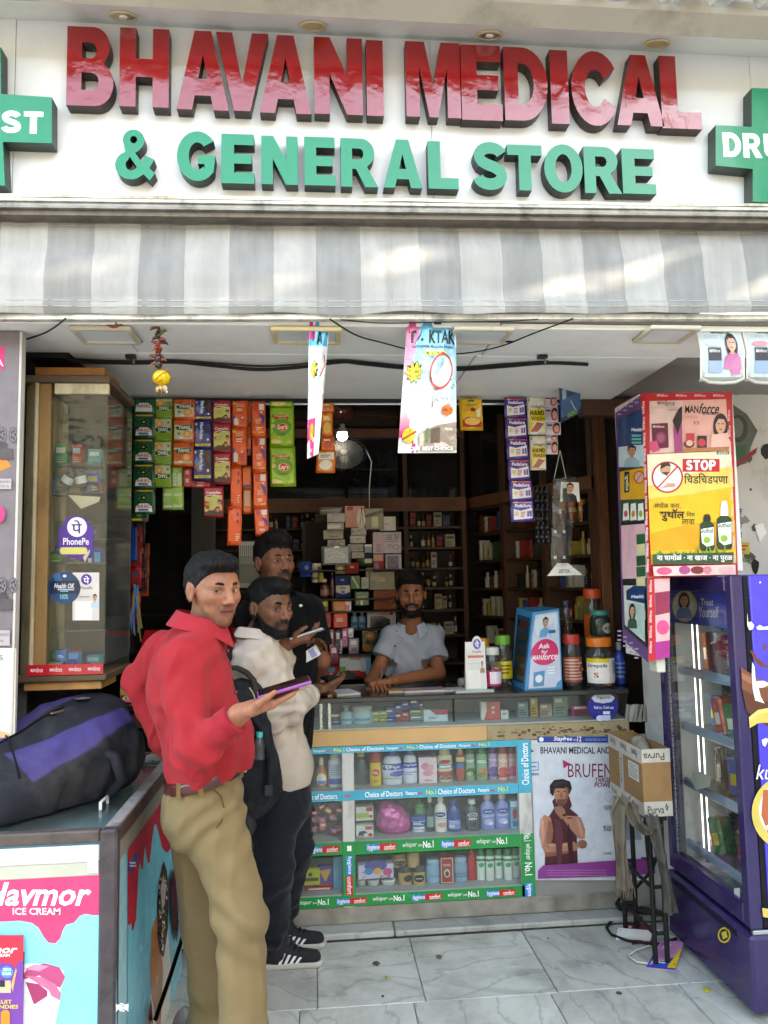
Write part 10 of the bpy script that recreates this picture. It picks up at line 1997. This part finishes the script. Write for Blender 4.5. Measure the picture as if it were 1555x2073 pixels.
q=(V-ce)@RK.T;u,v_=q[:,0],q[:,1];C=np.tile(np.array(hx('#1b1d23')),(len(V),1));top=q[:,2]>.035
edge=.05+.035*np.sin((u+.02)*7.5);pw=sstep(np.minimum.reduce([np.abs(v_)-edge,.165-.25*np.maximum(0,u-.12)-np.abs(v_),u+.12,.27-u,q[:,2]-.03]),-.003,.003)[:,None];C=C*(1-pw)+np.array(hx('#3c3466'))*pw
soft('bag',V,F,'canvas',C,bk)
def on_top(uu,vv,off=.003):
 p=ce+RK[0]*uu+RK[1]*vv;d=np.hypot(V[:,0]-p[0],V[:,1]-p[1]);return Vector((p[0],p[1],V[np.argsort(d)[:40],2].max()+off))
m=MB();m.tube([on_top(-.2+.036*k,.035*math.sin(k*.25)-.02,.001)for k in range(9)],.003,'#0d0d10','cloth',6);m.tube([on_top(-.17+.01*k,-.16+.32*k/12,.001)for k in range(13)],.003,'#0d0d10','cloth',6);mk('zip_line',m,bk,kind='stuff')
a=on_top(.03,.0,.006);m=MB();m.tube([a,a+Vector((.03,.028,.003)),a+Vector((.034,.040,.002))],.005,'#a9a48f','metal',6);mk('zip_pull',m,bk)
m=MB();c=on_top(.155,.01,.005);m.lathe([(.024,0),(.024,.001)],c,'#7a7a80','print',20);m.lathe([(.020,.0012),(.019,.0016)],c,'#23252c','print',20);m.lathe([(.012,.0018),(.011,.002)],c,'#8a8a90','print',6);mk('crest_badge',m,bk)
m=MB();r_=[on_top(.20*math.cos(a_)+.05,.175*math.sin(a_),-.03)for a_ in[-1.5+3.0*k/18 for k in range(19)]]
m.tube(r_,.009,'#17181d','canvas',6);mk('front_piping',m,bk)
m=MB();p=ce+RK[0]*.1-RK[1]*.16;m.tube([Vector(p+(0,0,.03)),Vector(p+(.05,-.02,.01)),Vector(p+(.07,-.01,-.06)),Vector(p+(.03,.0,-.108))],[.016,.018,.018,.014],'#1d1f25','canvas',7);mk('shoulder_strap',m,bk)
# ================================================================ WHAT THE FRIDGE HOLDS
rf=random.Random(19)
NMF=('bottom','second','third','top')
for si,z in enumerate(FSH):
 for k in range(6):
  y=GY0+.10+k*.082;x=GX+.12+rf.uniform(0,.08);c,cn=(('#2f2380','violet'),('#b5301f','red'),('#2a6f3a','green'),('#c98a1f','orange'),('#3a2018','brown'),('#1f5aa8','blue'))[(k*5+si*2)%6]if si<3 else(('#2a2a2c','black'),('#8a3a22','rust'),('#3a3a3e','grey'),('#6a2a1c','brown'),('#1f1f24','dark'),('#9a4a22','copper'))[k]
  m=MB();h=rf.uniform(.12,.19);M=Matrix.Translation((x,y,z+.0006))@Matrix.Rotation(rf.uniform(-.4,.4),4,'Z')@Matrix.Rotation(rf.uniform(-.22,.0),4,'X');m.box((-.035,-.034,.004),(.035,.034,h),c,'foil',.008,M);m.box((-.0358,-.015,h*.3),(-.0352,.015,h*.6),rf.choice(['#d8b82a','#c9c4bc','#a82a2a','#e0dccf']),'foil',0,M)
  solo('chocolate_pack',m,'%s chocolate pack on the %s fridge shelf, %s'%(cn,NMF[si],('nearest the side panel','second from the side panel','third from the side panel','fourth from the side panel','fifth from the side panel','nearest the light strip')[k]),'pack','packs in the fridge')
m=MB();A=Art(m,pxX(GX-.001,-1),'gloss');A.poly([(1401,1566),(1412,1560),(1440,1572),(1437,1592),(1410,1600),(1399,1580)],'#8d8f84');A.rect(1486,1798,1498,1822,'#b9bcbc');mk('glass_sticker',m,dr,kind='stuff')
